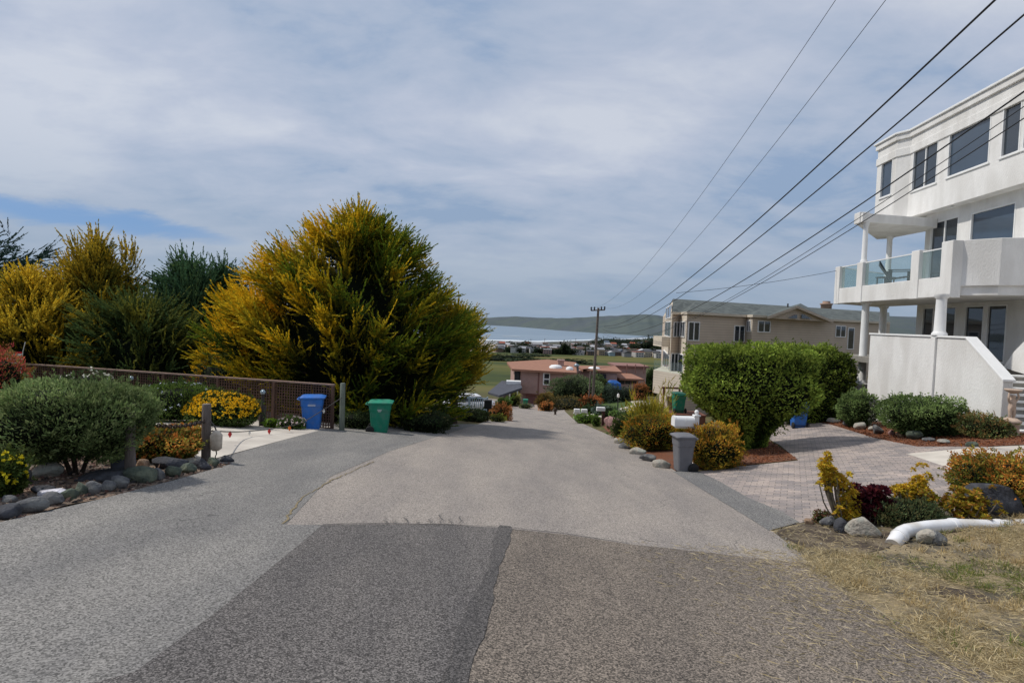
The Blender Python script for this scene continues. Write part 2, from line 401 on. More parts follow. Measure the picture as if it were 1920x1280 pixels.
    if core:
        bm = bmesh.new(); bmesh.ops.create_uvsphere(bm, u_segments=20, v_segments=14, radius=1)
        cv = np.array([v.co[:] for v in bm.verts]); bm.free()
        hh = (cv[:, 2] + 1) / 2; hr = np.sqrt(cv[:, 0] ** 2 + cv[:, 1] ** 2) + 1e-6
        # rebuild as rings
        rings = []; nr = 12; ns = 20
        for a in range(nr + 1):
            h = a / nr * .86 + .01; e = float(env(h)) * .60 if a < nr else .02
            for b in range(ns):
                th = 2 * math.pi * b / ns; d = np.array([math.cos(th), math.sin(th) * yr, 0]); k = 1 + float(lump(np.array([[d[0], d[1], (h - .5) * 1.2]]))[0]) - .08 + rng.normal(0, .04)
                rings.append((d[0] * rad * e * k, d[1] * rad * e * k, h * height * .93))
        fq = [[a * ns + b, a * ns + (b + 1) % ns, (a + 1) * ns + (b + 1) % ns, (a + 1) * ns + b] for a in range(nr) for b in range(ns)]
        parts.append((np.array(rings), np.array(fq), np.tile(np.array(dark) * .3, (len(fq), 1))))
    V, F, C = cat_mesh(parts)
    link_mesh('crown', npmesh('crown', V, F, C), LEAF, t)
    mb = MB(); mb.tube([(0, 0, -.6), (0.05, 0, height * .3), (0, .05, height * .85)], [.045 * height, .03 * height, .01 * height], 10)
    for i in range(0, boughs, 4):
        st = Vector((0, 0, max(.3, P0[i][2] * .75))); mb.tube([st, (st + Vector(P0[i])) / 2 + Vector((0, 0, -.1)), Vector(P0[i]) + Vector(D0[i]) * LB[i] * .6], [.07, .05, .02], 5)
    mb.build('trunk', BARK, t)
    return t
# ================================================================ GROUND
def terrain():
    xs = np.unique(np.concatenate([np.arange(-40, 40.1, .5), np.sign(np.arange(-60, 60)) * (40 + (np.abs(np.arange(-60, 60)) / 60.) ** 3 * 6000)]))
    ys = np.unique(np.concatenate([np.arange(-20, 60, .5), np.arange(60, 120, 1.5), 120 + (np.arange(0, 150) / 150.) ** 1.8 * 3200, np.array([-400, -200, -100, -60, -40, -30])]))
    X, Y = np.meshgrid(xs, ys); Z = H(X, Y) - 0.0
    V = np.stack([X, Y, Z], -1).reshape(-1, 3); a, b = X.shape
    i = np.arange(a * b).reshape(a, b)
    F = np.stack([i[:-1, :-1], i[:-1, 1:], i[1:, 1:], i[1:, :-1]], -1).reshape(-1, 4)
    m, nt, bs = nodes('terrain'); N = nt.nodes; L = nt.links; bs.inputs['Roughness'].default_value = .95; bs.inputs['Specular IOR Level'].default_value = .1
    tc = N.new('ShaderNodeTexCoord'); o = tc.outputs['Object']
    n1 = N.new('ShaderNodeTexNoise'); n1.inputs['Scale'].default_value = 1.6; n1.inputs['Detail'].default_value = 8; L.new(o, n1.inputs['Vector'])
    r1 = N.new('ShaderNodeValToRGB'); e = r1.color_ramp.elements; e[0].position = .35; e[0].color = (.07, .05, .03, 1); e[1].position = .62; e[1].color = (.06, .085, .025, 1); q = e.new(.5); q.color = (.14, .11, .055, 1); L.new(n1.outputs['Fac'], r1.inputs[0])
    # far field colours
    mp = N.new('ShaderNodeMapping'); mp.inputs['Scale'].default_value = (.35, 1, 1); L.new(o, mp.inputs[0])
    n2 = N.new('ShaderNodeTexNoise'); n2.inputs['Scale'].default_value = .012; n2.inputs['Detail'].default_value = 9; n2.inputs['Roughness'].default_value = .62; L.new(mp.outputs[0], n2.inputs['Vector'])
    r2 = N.new('ShaderNodeValToRGB'); e = r2.color_ramp.elements; e[0].position = .36; e[0].color = (.035, .05, .022, 1); e[1].position = .66; e[1].color = (.165, .13, .05, 1)
    q = e.new(.46); q.color = (.055, .07, .024, 1); q = e.new(.54); q.color = (.105, .105, .032, 1); L.new(n2.outputs['Fac'], r2.inputs[0])
    # town ground
    n3 = N.new('ShaderNodeTexNoise'); n3.inputs['Scale'].default_value = .03; n3.inputs['Detail'].default_value = 5; L.new(o, n3.inputs['Vector'])
    r3 = N.new('ShaderNodeValToRGB'); e = r3.color_ramp.elements; e[0].position = .42; e[0].color = (.04, .05, .03, 1); e[1].position = .58; e[1].color = (.14, .13, .115, 1); L.new(n3.outputs['Fac'], r3.inputs[0])
    sx = N.new('ShaderNodeSeparateXYZ'); L.new(o, sx.inputs[0])
    def step(a, b_, src=1):
        mr = N.new('ShaderNodeMapRange'); mr.inputs[1].default_value = a; mr.inputs[2].default_value = b_; L.new(sx.outputs[src], mr.inputs[0]); return mr.outputs[0]
    def mixc(f, a, b_):
        mx = N.new('ShaderNodeMix'); mx.data_type = 'RGBA'; L.new(f, mx.inputs[0])
        for k, v in ((6, a), (7, b_)):
            if isinstance(v, tuple): mx.inputs[k].default_value = v
            else: L.new(v, mx.inputs[k])
        return mx.outputs[2]
    c = mixc(step(90, 170), r1.outputs[0], r2.outputs[0]); c = mixc(step(740, 790), c, r3.outputs[0])
    L.new(c, bs.inputs['Base Color'])
    me = npmesh('terrain', V, F, smoothf=True); o_ = link_mesh('ground', me, m); o_['kind'] = 'structure'
terrain()

A_TAN = asphalt('asphalt_tan', (.14, .123, .11, 1), (.325, .290, .260, 1), (.46, .415, .37, 1), 100, .45)
A_GREY = asphalt('asphalt_grey', (.10, .097, .092, 1), (.235, .226, .214, 1), (.38, .365, .345, 1), 100, .6)
A_DARK = asphalt('asphalt_dark', (.045, .042, .04, 1), (.135, .125, .12, 1), (.34, .315, .295, 1), 120, .6)
A_BROWN = asphalt('asphalt_brown', (.06, .052, .044, 1), (.18, .153, .128, 1), (.44, .37, .30, 1), 105, .55)
A_SEAM = asphalt('asphalt_seam', (.04, .038, .037, 1), (.10, .094, .09, 1), (.25, .23, .22, 1), 120, .6)

left = [(-2.4, 5.7), (-2.9, 8.65), (-2.85, 12.8), (-2.4, 18.2), (-1.9, 24), (-1.1, 33), (-1.2, 44), (-1.8, 58), (-2.5, 75), (-5, 90)]
right = [(3.15, -12), (3.25, 5), (3.75, 7.4), (4.4, 14), (5.0, 23), (5.1, 30), (5.3, 44), (6.2, 60), (8.5, 75), (11, 90)]
road_poly = [(-2.3, -12)] + left + right[::-1]
sheet('road', road_poly, .030, A_TAN, .7)
apron = [(-4.4, -12), (-4.4, -8), (-3.5, .8)] + gp((262, 1272), (405, 1160), (495, 1090), (545, 1045), (608, 989), (535, 989)) + left[1:6] + gp((905, 796), (860, 796), (760, 801), (700, 800), (640, 797), (500, 836), (375, 872), (436, 872), (330, 903), (190, 940), (0, 985)) + [(-7.0, 3.6), (-9.5, 1.0), (-12, -12)]
sheet('side_road', apron, .034, A_GREY, .6)
dark = gp((605, 990), (700, 988), (840, 989), (955, 996), (925, 1080), (890, 1180), (860, 1279)) + [(-.25, 1.5), (-.6, -8), (-4.5, -8), (-3.6, 0.8)] + gp((255, 1272), (400, 1160), (490, 1090), (540, 1045))
sheet('road_patch', dark, .040, A_DARK, .4, wob=.012)
brown = gp((955, 998), (1060, 1008), (1180, 1026), (1330, 1042), (1512, 1062)) + [(3.26, 5.4), (3.2, 4.2), (3.12, -8), (-.6, -8), (-.25, 1.5)] + gp((860, 1279), (890, 1180), (925, 1080))
sheet('road_patch', brown, .0402, A_BROWN, .4, wob=.008)
def ribbon(name, pp, w, m, off, jit=0.):
    pts = [G(a, b) for a, b in pp]; dn = []
    for a, b in zip(pts, pts[1:]):
        n = max(2, int((b - a).length / .08))
        for i in range(n): dn.append(a.lerp(b, i / n))
    dn.append(pts[-1]); V = []; F = []
    for i, p in enumerate(dn):
        t = (dn[min(i + 1, len(dn) - 1)] - dn[max(0, i - 1)]); t.z = 0; t.normalize(); s = Vector((-t.y, t.x, 0))
        j = random.gauss(0, jit); ww = w * (.85 + .25 * math.sin(i * .23) + .1 * math.sin(i * .9))
        for k in (-1, 1):
            q = p + s * (j + k * ww / 2); V.append((q.x, q.y, Hf(q.x, q.y) + off))
        if i: F.append((2 * i - 2, 2 * i - 1, 2 * i + 1, 2 * i))
    me = bpy.data.meshes.new(name); me.from_pydata(V, [], F); me.update(); o = link_mesh(name, me, m); o['kind'] = 'structure'; return o
ribbon('road_seam', [(948, 992), (925, 1075), (893, 1165), (868, 1240), (856, 1282), (842, 1360), (825, 1500)], .16, A_SEAM, .046, .003)
ribbon('road_seam', [(605, 990), (700, 988), (840, 989), (950, 995), (1060, 1007), (1180, 1026)], .03, A_SEAM, .046, .003)
CRK = mat('crack_tar', (.06, .058, .055, 1), (.09, .085, .08, 1), .8)
DRIED = mat('dry_weeds', (.27, .21, .12, 1), (.17, .14, .08, 1), .9, 30)
ribbon('road_crack', [(535, 988), (548, 962), (570, 935), (620, 905), (700, 868)], .022, DRIED, .040, .012)
for k, x in enumerate([722, 738, 760, 782, 805, 826, 845, 862]):
    hgt = [4, 3, 9, 3, 6, 14, 5, 10][k]
    ribbon('road_crack', [(x, 988), (x + 4, 987 - hgt * .5), (x - 3, 986 - hgt), (x + 5, 985 - hgt * 1.2)], .010, CRK, .047, .01)
sheet('asphalt_edge', gp((1262, 886), (1306, 884), (1340, 900), (1400, 934), (1466, 962), (1498, 982), (1440, 998), (1400, 972), (1340, 935)), .034, asphalt('asphalt_edge', (.06, .06, .06, 1), (.20, .195, .19, 1), (.36, .35, .33, 1), 85, .5), .3, wob=.01)

# paver driveway
def pavers():
    m, nt, b = nodes('pavers'); N = nt.nodes; L = nt.links; b.inputs['Roughness'].default_value = .85; b.inputs['Specular IOR Level'].default_value = .2
    tc = N.new('ShaderNodeTexCoord'); mp = N.new('ShaderNodeMapping'); mp.inputs['Rotation'].default_value = (0, 0, R(28)); L.new(tc.outputs['Object'], mp.inputs[0])
    br = N.new('ShaderNodeTexBrick'); br.inputs['Scale'].default_value = 1; br.inputs['Brick Width'].default_value = .24; br.inputs['Row Height'].default_value = .16; br.inputs['Mortar Size'].default_value = .007; br.inputs['Mortar Smooth'].default_value = .3
    br.inputs['Color1'].default_value = (.42, .36, .32, 1); br.inputs['Color2'].default_value = (.26, .24, .235, 1); br.inputs['Mortar'].default_value = (.17, .155, .14, 1); br.inputs['Bias'].default_value = -.1
    L.new(mp.outputs[0], br.inputs['Vector'])
    n = N.new('ShaderNodeTexNoise'); n.inputs['Scale'].default_value = 1.3; n.inputs['Detail'].default_value = 6; L.new(tc.outputs['Object'], n.inputs['Vector'])
    r = N.new('ShaderNodeValToRGB'); r.color_ramp.elements[0].position = .3; r.color_ramp.elements[1].position = .7; r.color_ramp.elements[0].color = (.72, .72, .74, 1); r.color_ramp.elements[1].color = (1.15, 1.1, 1.08, 1); L.new(n.outputs['Fac'], r.inputs[0])
    n2 = N.new('ShaderNodeTexNoise'); n2.inputs['Scale'].default_value = 30; n2.inputs['Detail'].default_value = 4; L.new(tc.outputs['Object'], n2.inputs['Vector'])
    r2 = N.new('ShaderNodeValToRGB'); r2.color_ramp.elements[0].position = .3; r2.color_ramp.elements[1].position = .7; r2.color_ramp.elements[0].color = (.75, .75, .75, 1); r2.color_ramp.elements[1].color = (1.15, 1.15, 1.15, 1); L.new(n2.outputs['Fac'], r2.inputs[0])
    a = N.new('ShaderNodeMix'); a.data_type = 'RGBA'; a.blend_type = 'MULTIPLY'; a.inputs[0].default_value = 1; L.new(br.outputs['Color'], a.inputs[6]); L.new(r.outputs[0], a.inputs[7])
    c = N.new('ShaderNodeMix'); c.data_type = 'RGBA'; c.blend_type = 'MULTIPLY'; c.inputs[0].default_value = 1; L.new(a.outputs[2], c.inputs[6]); L.new(r2.outputs[0], c.inputs[7])
    L.new(c.outputs[2], b.inputs['Base Color'])
    bp = N.new('ShaderNodeBump'); bp.inputs['Strength'].default_value = .5; bp.inputs['Distance'].default_value = .01; bp.invert = True; L.new(br.outputs['Fac'], bp.inputs['Height']); L.new(bp.outputs[0], b.inputs['Normal'])
    return m
pav = gp((1262, 886), (1380, 876), (1497, 864), (1462, 835), (1420, 812), (1440, 788), (1500, 786), (1560, 797), (1640, 822), (1720, 838), (1840, 838)) + gp((1920, 846)) + [(15, 10.5), (12, 8.5)] + gp((1800, 962), (1640, 960), (1555, 968), (1500, 982), (1440, 998), (1340, 930))
sheet('driveway', pav, .020, pavers(), .5)
CONC = mat('concrete_pale', (.52, .47, .41, 1), (.43, .39, .34, 1), .85, 2.5, .15, 60, c3=(.60, .55, .48, 1))
CONCG = mat('concrete_grey', (.30, .28, .25, 1), (.22, .21, .19, 1), .9, 5, .25, 60)
sheet('path', gp((1700, 852), (1830, 840), (1925, 836)) + [(18, 13.5), (17, 10)] + gp((1925, 895), (1795, 884)), .0245, CONC, .5)
MULCH = mat('bark_mulch', (.23, .085, .04, 1), (.11, .045, .025, 1), .95, 22, .9, 60, c3=(.16, .075, .045, 1), s3=2)
sheet('garden_bed', gp((1264, 884), (1300, 880), (1380, 874), (1497, 862), (1462, 838), (1420, 815), (1330, 800), (1275, 806)), .018, MULCH, .4)
sheet('garden_bed', gp((1165, 832), (1264, 884), (1275, 806), (1290, 780), (1200, 760), (1130, 800)), .012, MULCH, .5)
sheet('garden_bed', gp((1500, 784), (1560, 797), (1640, 822), (1720, 838), (1840, 838), (1925, 834)) + [(17.5, 15.5), (17, 20), (16, 26), (13.2, 27.5)], .016, MULCH, .5)
GRAVEL = mat('garden_gravel', (.24, .19, .15, 1), (.10, .085, .07, 1), .95, 28, .9, 60, c3=(.33, .22, .15, 1), s3=1.5)
rockline = [(-10, 992), (60, 968), (130, 948), (190, 938), (260, 920), (330, 900), (390, 886), (436, 872)]
sheet('garden_bed', gp(*rockline) + gp((372, 868), (330, 850), (250, 846), (120, 850), (0, 850)) + [(-12, 9), (-11, 3.5)], .02, GRAVEL, .4)
sheet('concrete_pad', gp((374, 870), (500, 835), (640, 797), (560, 789), (450, 785), (380, 786), (300, 790), (200, 800), (40, 822), (100, 846), (250, 843), (330, 849)), .030, CONC, .4)
lowk = MB(); kp = [G(a, b) for a, b in ((250, 784), (300, 783), (380, 783), (470, 785), (562, 789))]
for a, b in zip(kp, kp[1:]):
    d = (b - a); n = Vector((-d.y, d.x, 0)).normalized() * .16
    lowk.add([a + Vector((0, 0, -.1)), b + Vector((0, 0, -.1)), b + n + Vector((0, 0, -.1)), a + n + Vector((0, 0, -.1)), a + Vector((0, 0, .26)), b + Vector((0, 0, .24)), b + n + Vector((0, 0, .24)), a + n + Vector((0, 0, .26))], [(0, 1, 2, 3), (4, 5, 6, 7), (0, 1, 5, 4), (1, 2, 6, 5), (2, 3, 7, 6), (3, 0, 4, 7)])
tag(lowk.build('planter_wall', CONCG, bevel=.015), 'low grey concrete kerb wall along the back of the pale concrete pad', 'low wall')
DIRT = mat('bank_soil', (.36, .28, .17, 1), (.21, .17, .105, 1), .95, 14, .9, 40, c3=(.115, .10, .075, 1), s3=2.2)
bank = [(3.15, -12), (3.1, 4.5)] + gp((1512, 1062), (1440, 998), (1500, 982), (1555, 968), (1640, 960), (1800, 962)) + [(12, 8.5), (16, 6), (16, -12)]
sheet('grass_bank', bank, .014, DIRT, .4)
SOIL = mat('bare_soil', (.10, .075, .055, 1), (.055, .042, .033, 1), .95, 16, 1.0, 40, c3=(.19, .15, .10, 1), s3=3)
sheet('bare_soil', gp((1452, 999), (1505, 984), (1560, 972), (1640, 966), (1700, 985), (1690, 1015), (1640, 1035), (1590, 1046), (1530, 1036), (1490, 1020)), .022, SOIL, .25, wob=.03)
for k_, (sx_, sy_, sr_) in enumerate(((4.5, 5.2, .35), (5.3, 4.6, .28), (5.9, 5.6, .4), (4.3, 3.9, .22), (6.6, 4.9, .3))):
    sheet('bare_soil', [(sx_ + sr_ * math.cos(a_ * .5236) * random.uniform(.7, 1.3), sy_ + sr_ * .6 * math.sin(a_ * .5236) * random.uniform(.7, 1.3)) for a_ in range(12)], .022, SOIL, .15)
LAWN = mat('lawn_green', (.07, .11, .02, 1), (.045, .075, .018, 1), .9, 12, .6, 40)
# ---------------------------------------------------------------- sea, beach, hills
def sea():
    m, nt, b = nodes('sea_water'); N = nt.nodes; L = nt.links
    b.inputs['Roughness'].default_value = .28; b.inputs['Specular IOR Level'].default_value = .35
    tc = N.new('ShaderNodeTexCoord'); mp = N.new('ShaderNodeMapping'); mp.inputs['Scale'].default_value = (.15, 1, 1); L.new(tc.outputs['Object'], mp.inputs[0])
    n = N.new('ShaderNodeTexNoise'); n.inputs['Scale'].default_value = .012; n.inputs['Detail'].default_value = 8; L.new(mp.outputs[0], n.inputs['Vector'])
    r = N.new('ShaderNodeValToRGB'); r.color_ramp.elements[0].position = .35; r.color_ramp.elements[1].position = .65; r.color_ramp.elements[0].color = (.10, .16, .22, 1); r.color_ramp.elements[1].color = (.17, .23, .28, 1)
    L.new(n.outputs['Fac'], r.inputs[0]); L.new(r.outputs[0], b.inputs['Base Color'])
    n2 = N.new('ShaderNodeTexNoise'); n2.inputs['Scale'].default_value = .25; n2.inputs['Detail'].default_value = 5; L.new(mp.outputs[0], n2.inputs['Vector'])
    bp = N.new('ShaderNodeBump'); bp.inputs['Strength'].default_value = .6; bp.inputs['Distance'].default_value = 1; L.new(n2.outputs['Fac'], bp.inputs['Height']); L.new(bp.outputs[0], b.inputs['Normal'])
    mb = MB(); mb.add([(-30000, 500, -43.6), (30000, 500, -43.6), (30000, 36000, -43.6), (-30000, 36000, -43.6)], [(0, 1, 2, 3)])
    o = mb.build('sea', m); o['kind'] = 'structure'
sea()
SAND = mat('sand', (.42, .33, .24, 1), (.30, .24, .18, 1), .95, .02, 0)
WETS = mat('wet_sand', (.24, .23, .22, 1), (.19, .19, .19, 1), .5, .02, 0)
FOAM = mat('surf_foam', (.75, .78, .80, 1), (.4, .46, .5, 1), .8, .02, 0, stretch=(.3, 1, 1))
def strip(name, xs, y0, y1, off, m, kind='structure'):
    V = []; F = []; rng = random.Random(5)
    for i, x in enumerate(xs):
        for y in (y0(x, rng), y1(x, rng)): V.append((x, y, max(Hf(x, y), -43.6) + off))
        if i: F.append((2*i-2, 2*i-1, 2*i+1, 2*i))
    me = bpy.data.meshes.new(name); me.from_pydata(V, [], F); me.update(); o = link_mesh(name, me, m); o['kind'] = kind
def dense(name, xs, ya, yb, k, off, m):
    xs = np.array(xs); V = []; i = 0
    rows = k + 1
    for x in xs:
        a, b = ya(x), yb(x)
        for j in range(rows):
            y = a + (b - a) * j / k; V.append((x, y, max(Hf(x, y), -43.55) + off))
    F = [(c * rows + j, (c + 1) * rows + j, (c + 1) * rows + j + 1, c * rows + j + 1) for c in range(len(xs) - 1) for j in range(k)]
    me = bpy.data.meshes.new(name); me.from_pydata(V, [], F); me.update(); o = link_mesh(name, me, m); o['kind'] = 'structure'
dense('beach', np.arange(-1500, 90, 20), lambda x: 740 + 20 * math.sin(x * .02) + max(0, x + 20) * 3.2, lambda x: float(shore(x)) - 70, 14, .25, SAND)
dense('wet_sand', np.arange(-1500, 100, 20), lambda x: float(shore(x)) - 210 + 20 * math.sin(x * .03), lambda x: float(shore(x)) + 30, 8, .4, WETS)
def jn(x, s): return 12 * math.sin(x * .017 * s) + 8 * math.sin(x * .041 * s + s)
dense('surf', np.arange(-1500, 700, 8), lambda x: float(shore(x)) - 25 + jn(x, 1), lambda x: float(shore(x)) + 55 + jn(x, 1.7), 3, .7, FOAM)
dense('surf', np.arange(-30, 30, 6), lambda x: 1620 + jn(x, 3) * .4, lambda x: 1650 + jn(x, 3) * .4, 1, .7, FOAM)
dense('surf', np.arange(-400, -60, 8), lambda x: 1380 + jn(x, 2), lambda x: 1400 + jn(x, 1.5), 1, .7, FOAM)
def hills():
    pts = [(-400, 9000, 9, 20), (500, 8000, 8, 15), (760, 7000, 4, 10), (860, 6200, 4, 6), (905, 5600, 5, 5), (933, 5300, 7.5, 7), (966, 4900, 10, 9), (1004, 4100, 9.5, 9), (1041, 3450, 9, 8), (1079, 3150, 12, 12), (1111, 2950, 14.5, 14),
           (1151, 2800, 18, 17), (1180, 2650, 20.5, 20), (1212, 2550, 23, 22), (1243, 2500, 20, 21), (1290, 2450, 18, 20), (1400, 2400, 26, 24), (1600, 2300, 34, 30), (2000, 2300, 40, 30), (3200, 2300, 60, 30)]
    px = np.array([p[0] for p in pts]); yy = np.array([p[1] for p in pts]); hh = np.array([p[2] for p in pts])
    cols = np.concatenate([np.arange(-400, 850, 40), np.arange(850, 1300, 3), np.arange(1300, 3201, 50)]); V = []; nr = 26; rng = np.random.default_rng(4)
    f1 = rng.uniform(0, 6, 8)
    for c in cols:
        ys = np.interp(c, px, yy); h = np.interp(c, px, hh) / 1000.; hor = 1.0
        yr = ys * 1.38; zr = CAMZ + h * yr; dx = (c - 960) / 1000.
        for j in range(nr):
            t = j / (nr - 5) if j < nr - 4 else 1 + (j - nr + 5) * .12
            Y = ys + (yr - ys) * t
            z = -44.5 + (zr + 44.5) * (np.sin(min(t, 1) * math.pi / 2) ** .9 if t <= 1 else 1 - (t - 1) ** 1.2 * 1.3)
            rid = (math.sin(c * .06 + f1[0] + t * 3) * .5 + math.sin(c * .13 + f1[1] - t * 4) * .35 + math.sin(c * .29 + f1[2] + 5 * t) * .2)
            z += rid * 9 * math.sin(min(t, 1) * math.pi) * (1 if c > 950 else .6)
            z += (math.sin(c * .21 + f1[3]) + math.sin(c * .083 + f1[4])) * .9 * (t if t <= 1 else 1)
            V.append((dx * Y, Y, z))
    V = np.array(V); n = len(cols); F = [(a * nr + j, (a + 1) * nr + j, (a + 1) * nr + j + 1, a * nr + j + 1) for a in range(n - 1) for j in range(nr - 1)]
    m = mat('far_hills', (.075, .095, .10, 1), (.10, .12, .11, 1), .95, .006, 0, c3=(.085, .10, .115, 1), s3=.0025, spec=.05)  # haze mixed into the hill colour as bluish grey
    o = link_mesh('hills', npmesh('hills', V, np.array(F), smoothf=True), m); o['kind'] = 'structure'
hills()
hill2 = MB(); V = []
for i in range(60):
    x = -9000 + i * 300; V += [(x, 16000, -44), (x, 16500, 75 + 35 * math.sin(i * .35) + 12 * math.sin(i * .9 + 1)), (x, 17000, -44)]
hill2.add(V, [(3*i + k, 3*i + k + 1, 3*i + k + 4, 3*i + k + 3) for i in range(59) for k in (0, 1)], 0, True)
hill2.build('hills', mat('farther_hills', (.16, .22, .29, 1), (.14, .2, .27, 1), .95, .002))['kind'] = 'structure'  # paler blue of this ridge is distance haze put into its colour

# ================================================================ SKY AND LIGHT
SUN_EL, SUN_AZ = 53, -74      # azimuth from +Y, positive to +X
w = bpy.data.worlds.new('World'); scene.world = w; w.use_nodes = True
nt = w.node_tree; N = nt.nodes; L = nt.links; bg = N['Background']
sky = N.new('ShaderNodeTexSky'); sky.sky_type = 'NISHITA'; sky.sun_disc = False; sky.sun_elevation = R(SUN_EL); sky.sun_rotation = R(SUN_AZ); sky.air_density = 1.0; sky.dust_density = 1.2
tc = N.new('ShaderNodeTexCoord')
sc = N.new('ShaderNodeVectorMath'); sc.operation = 'SCALE'; sc.inputs['Scale'].default_value = .075; L.new(sky.outputs[0], sc.inputs[0])
sep = N.new('ShaderNodeSeparateXYZ'); L.new(tc.outputs['Generated'], sep.inputs[0])
def mth(op, a, b=None, clamp=False):
    n = N.new('ShaderNodeMath'); n.operation = op; n.use_clamp = clamp
    for k, v in enumerate((a, b)):
        if v is None: continue
        if isinstance(v, (int, float)): n.inputs[k].default_value = v
        else: L.new(v, n.inputs[k])
    return n.outputs[0]
zz = mth('MAXIMUM', sep.outputs[2], .0); den = mth('ADD', zz, .22)
cx = mth('DIVIDE', sep.outputs[0], den); cy = mth('DIVIDE', sep.outputs[1], den)
cv = N.new('ShaderNodeCombineXYZ'); L.new(cx, cv.inputs[0]); L.new(cy, cv.inputs[1])
mp = N.new('ShaderNodeMapping'); mp.inputs['Rotation'].default_value = (0, 0, R(-28)); mp.inputs['Scale'].default_value = (.7, 1.1, 1); mp.inputs['Location'].default_value = (3.1, 1.7, 0); L.new(cv.outputs[0], mp.inputs[0])
n1 = N.new('ShaderNodeTexNoise'); n1.inputs['Scale'].default_value = 1.15; n1.inputs['Detail'].default_value = 9; n1.inputs['Roughness'].default_value = .54; n1.inputs['Distortion'].default_value = .2; L.new(mp.outputs[0], n1.inputs['Vector'])
n2 = N.new('ShaderNodeTexNoise'); n2.inputs['Scale'].default_value = 3.2; n2.inputs['Detail'].default_value = 10; n2.inputs['Roughness'].default_value = .6; n2.inputs['Distortion'].default_value = .35; L.new(mp.outputs[0], n2.inputs['Vector'])
f = mth('ADD', mth('MULTIPLY', n1.outputs['Fac'], .72), mth('MULTIPLY', n2.outputs['Fac'], .28))
cr = N.new('ShaderNodeValToRGB'); e = cr.color_ramp.elements
e[0].position = .40; e[0].color = lin(146, 168, 198); e[1].position = .60; e[1].color = lin(205, 211, 223)
q = e.new(.45); q.color = lin(170, 184, 206); q = e.new(.52); q.color = lin(187, 196, 214); L.new(f, cr.inputs[0])
# horizon band darker grey-blue
hb = N.new('ShaderNodeMapRange'); hb.interpolation_type = 'SMOOTHSTEP'; hb.inputs[1].default_value = .0; hb.inputs[2].default_value = .30; L.new(zz, hb.inputs[0])
hc = N.new('ShaderNodeMix'); hc.data_type = 'RGBA'; L.new(hb.outputs[0], hc.inputs[0]); hc.inputs[6].default_value = lin(140, 160, 184)
L.new(cr.outputs[0], hc.inputs[7])
hm = N.new('ShaderNodeMix'); hm.data_type = 'RGBA'; hm.inputs[0].default_value = .62; L.new(hc.outputs[2], hm.inputs[7]); 
band = N.new('ShaderNodeMix'); band.data_type = 'RGBA'; band.inputs[0].default_value = .8; L.new(cr.outputs[0], band.inputs[6]); L.new(hc.outputs[2], band.inputs[7])
# blue opening low on the left
gd = ray(150, 408).normalized(); bx = mth('SUBTRACT', sep.outputs[0], gd.x); bz = mth('SUBTRACT', sep.outputs[2], gd.z)
bz = mth('ADD', bz, mth('MULTIPLY', bx, .05))
nz = mth('MULTIPLY', mth('SUBTRACT', n2.outputs['Fac'], .5), .05); bz = mth('ADD', bz, nz)
dd = mth('ADD', mth('MULTIPLY', mth('MULTIPLY', bx, bx), 44.), mth('MULTIPLY', mth('MULTIPLY', bz, bz), 4200.))
ym = mth('GREATER_THAN', sep.outputs[1], 0.)
gap = N.new('ShaderNodeMapRange'); gap.interpolation_type = 'SMOOTHSTEP'; gap.inputs[1].default_value = 1.7; gap.inputs[2].default_value = .05; L.new(dd, gap.inputs[0])
gf = mth('MULTIPLY', gap.outputs[0], ym); gf = mth('MULTIPLY', gf, .95)
bl = N.new('ShaderNodeMix'); bl.data_type = 'RGBA'; bl.inputs[0].default_value = .75; L.new(sc.outputs[0], bl.inputs[6]); bl.inputs[7].default_value = lin(96, 146, 206)
mx = N.new('ShaderNodeMix'); mx.data_type = 'RGBA'; L.new(gf, mx.inputs[0]); L.new(band.outputs[2], mx.inputs[6]); L.new(bl.outputs[2], mx.inputs[7])
mx2 = N.new('ShaderNodeMix'); mx2.data_type = 'RGBA'; mx2.inputs[0].default_value = .10; L.new(mx.outputs[2], mx2.inputs[6]); L.new(sc.outputs[0], mx2.inputs[7])
L.new(mx2.outputs[2], bg.inputs['Color']); bg.inputs['Strength'].default_value = 1.04
sd = bpy.data.lights.new('sun', 'SUN'); sd.energy = 3.1; sd.angle = R(1.5); sd.color = (1, .95, .87)
so = bpy.data.objects.new('sun', sd); col.objects.link(so); so.location = (0, 0, 60)
sdir = Vector((math.sin(R(SUN_AZ)) * math.cos(R(SUN_EL)), math.cos(R(SUN_AZ)) * math.cos(R(SUN_EL)), math.sin(R(SUN_EL))))
so.rotation_euler = sdir.to_track_quat('Z', 'Y').to_euler()
scene.view_settings.view_transform = 'Standard'; scene.view_settings.look = 'None'; scene.view_settings.exposure = 0
scene.cycles.max_bounces = 5; scene.cycles.transparent_max_bounces = 6
scene.cycles.use_denoising = True
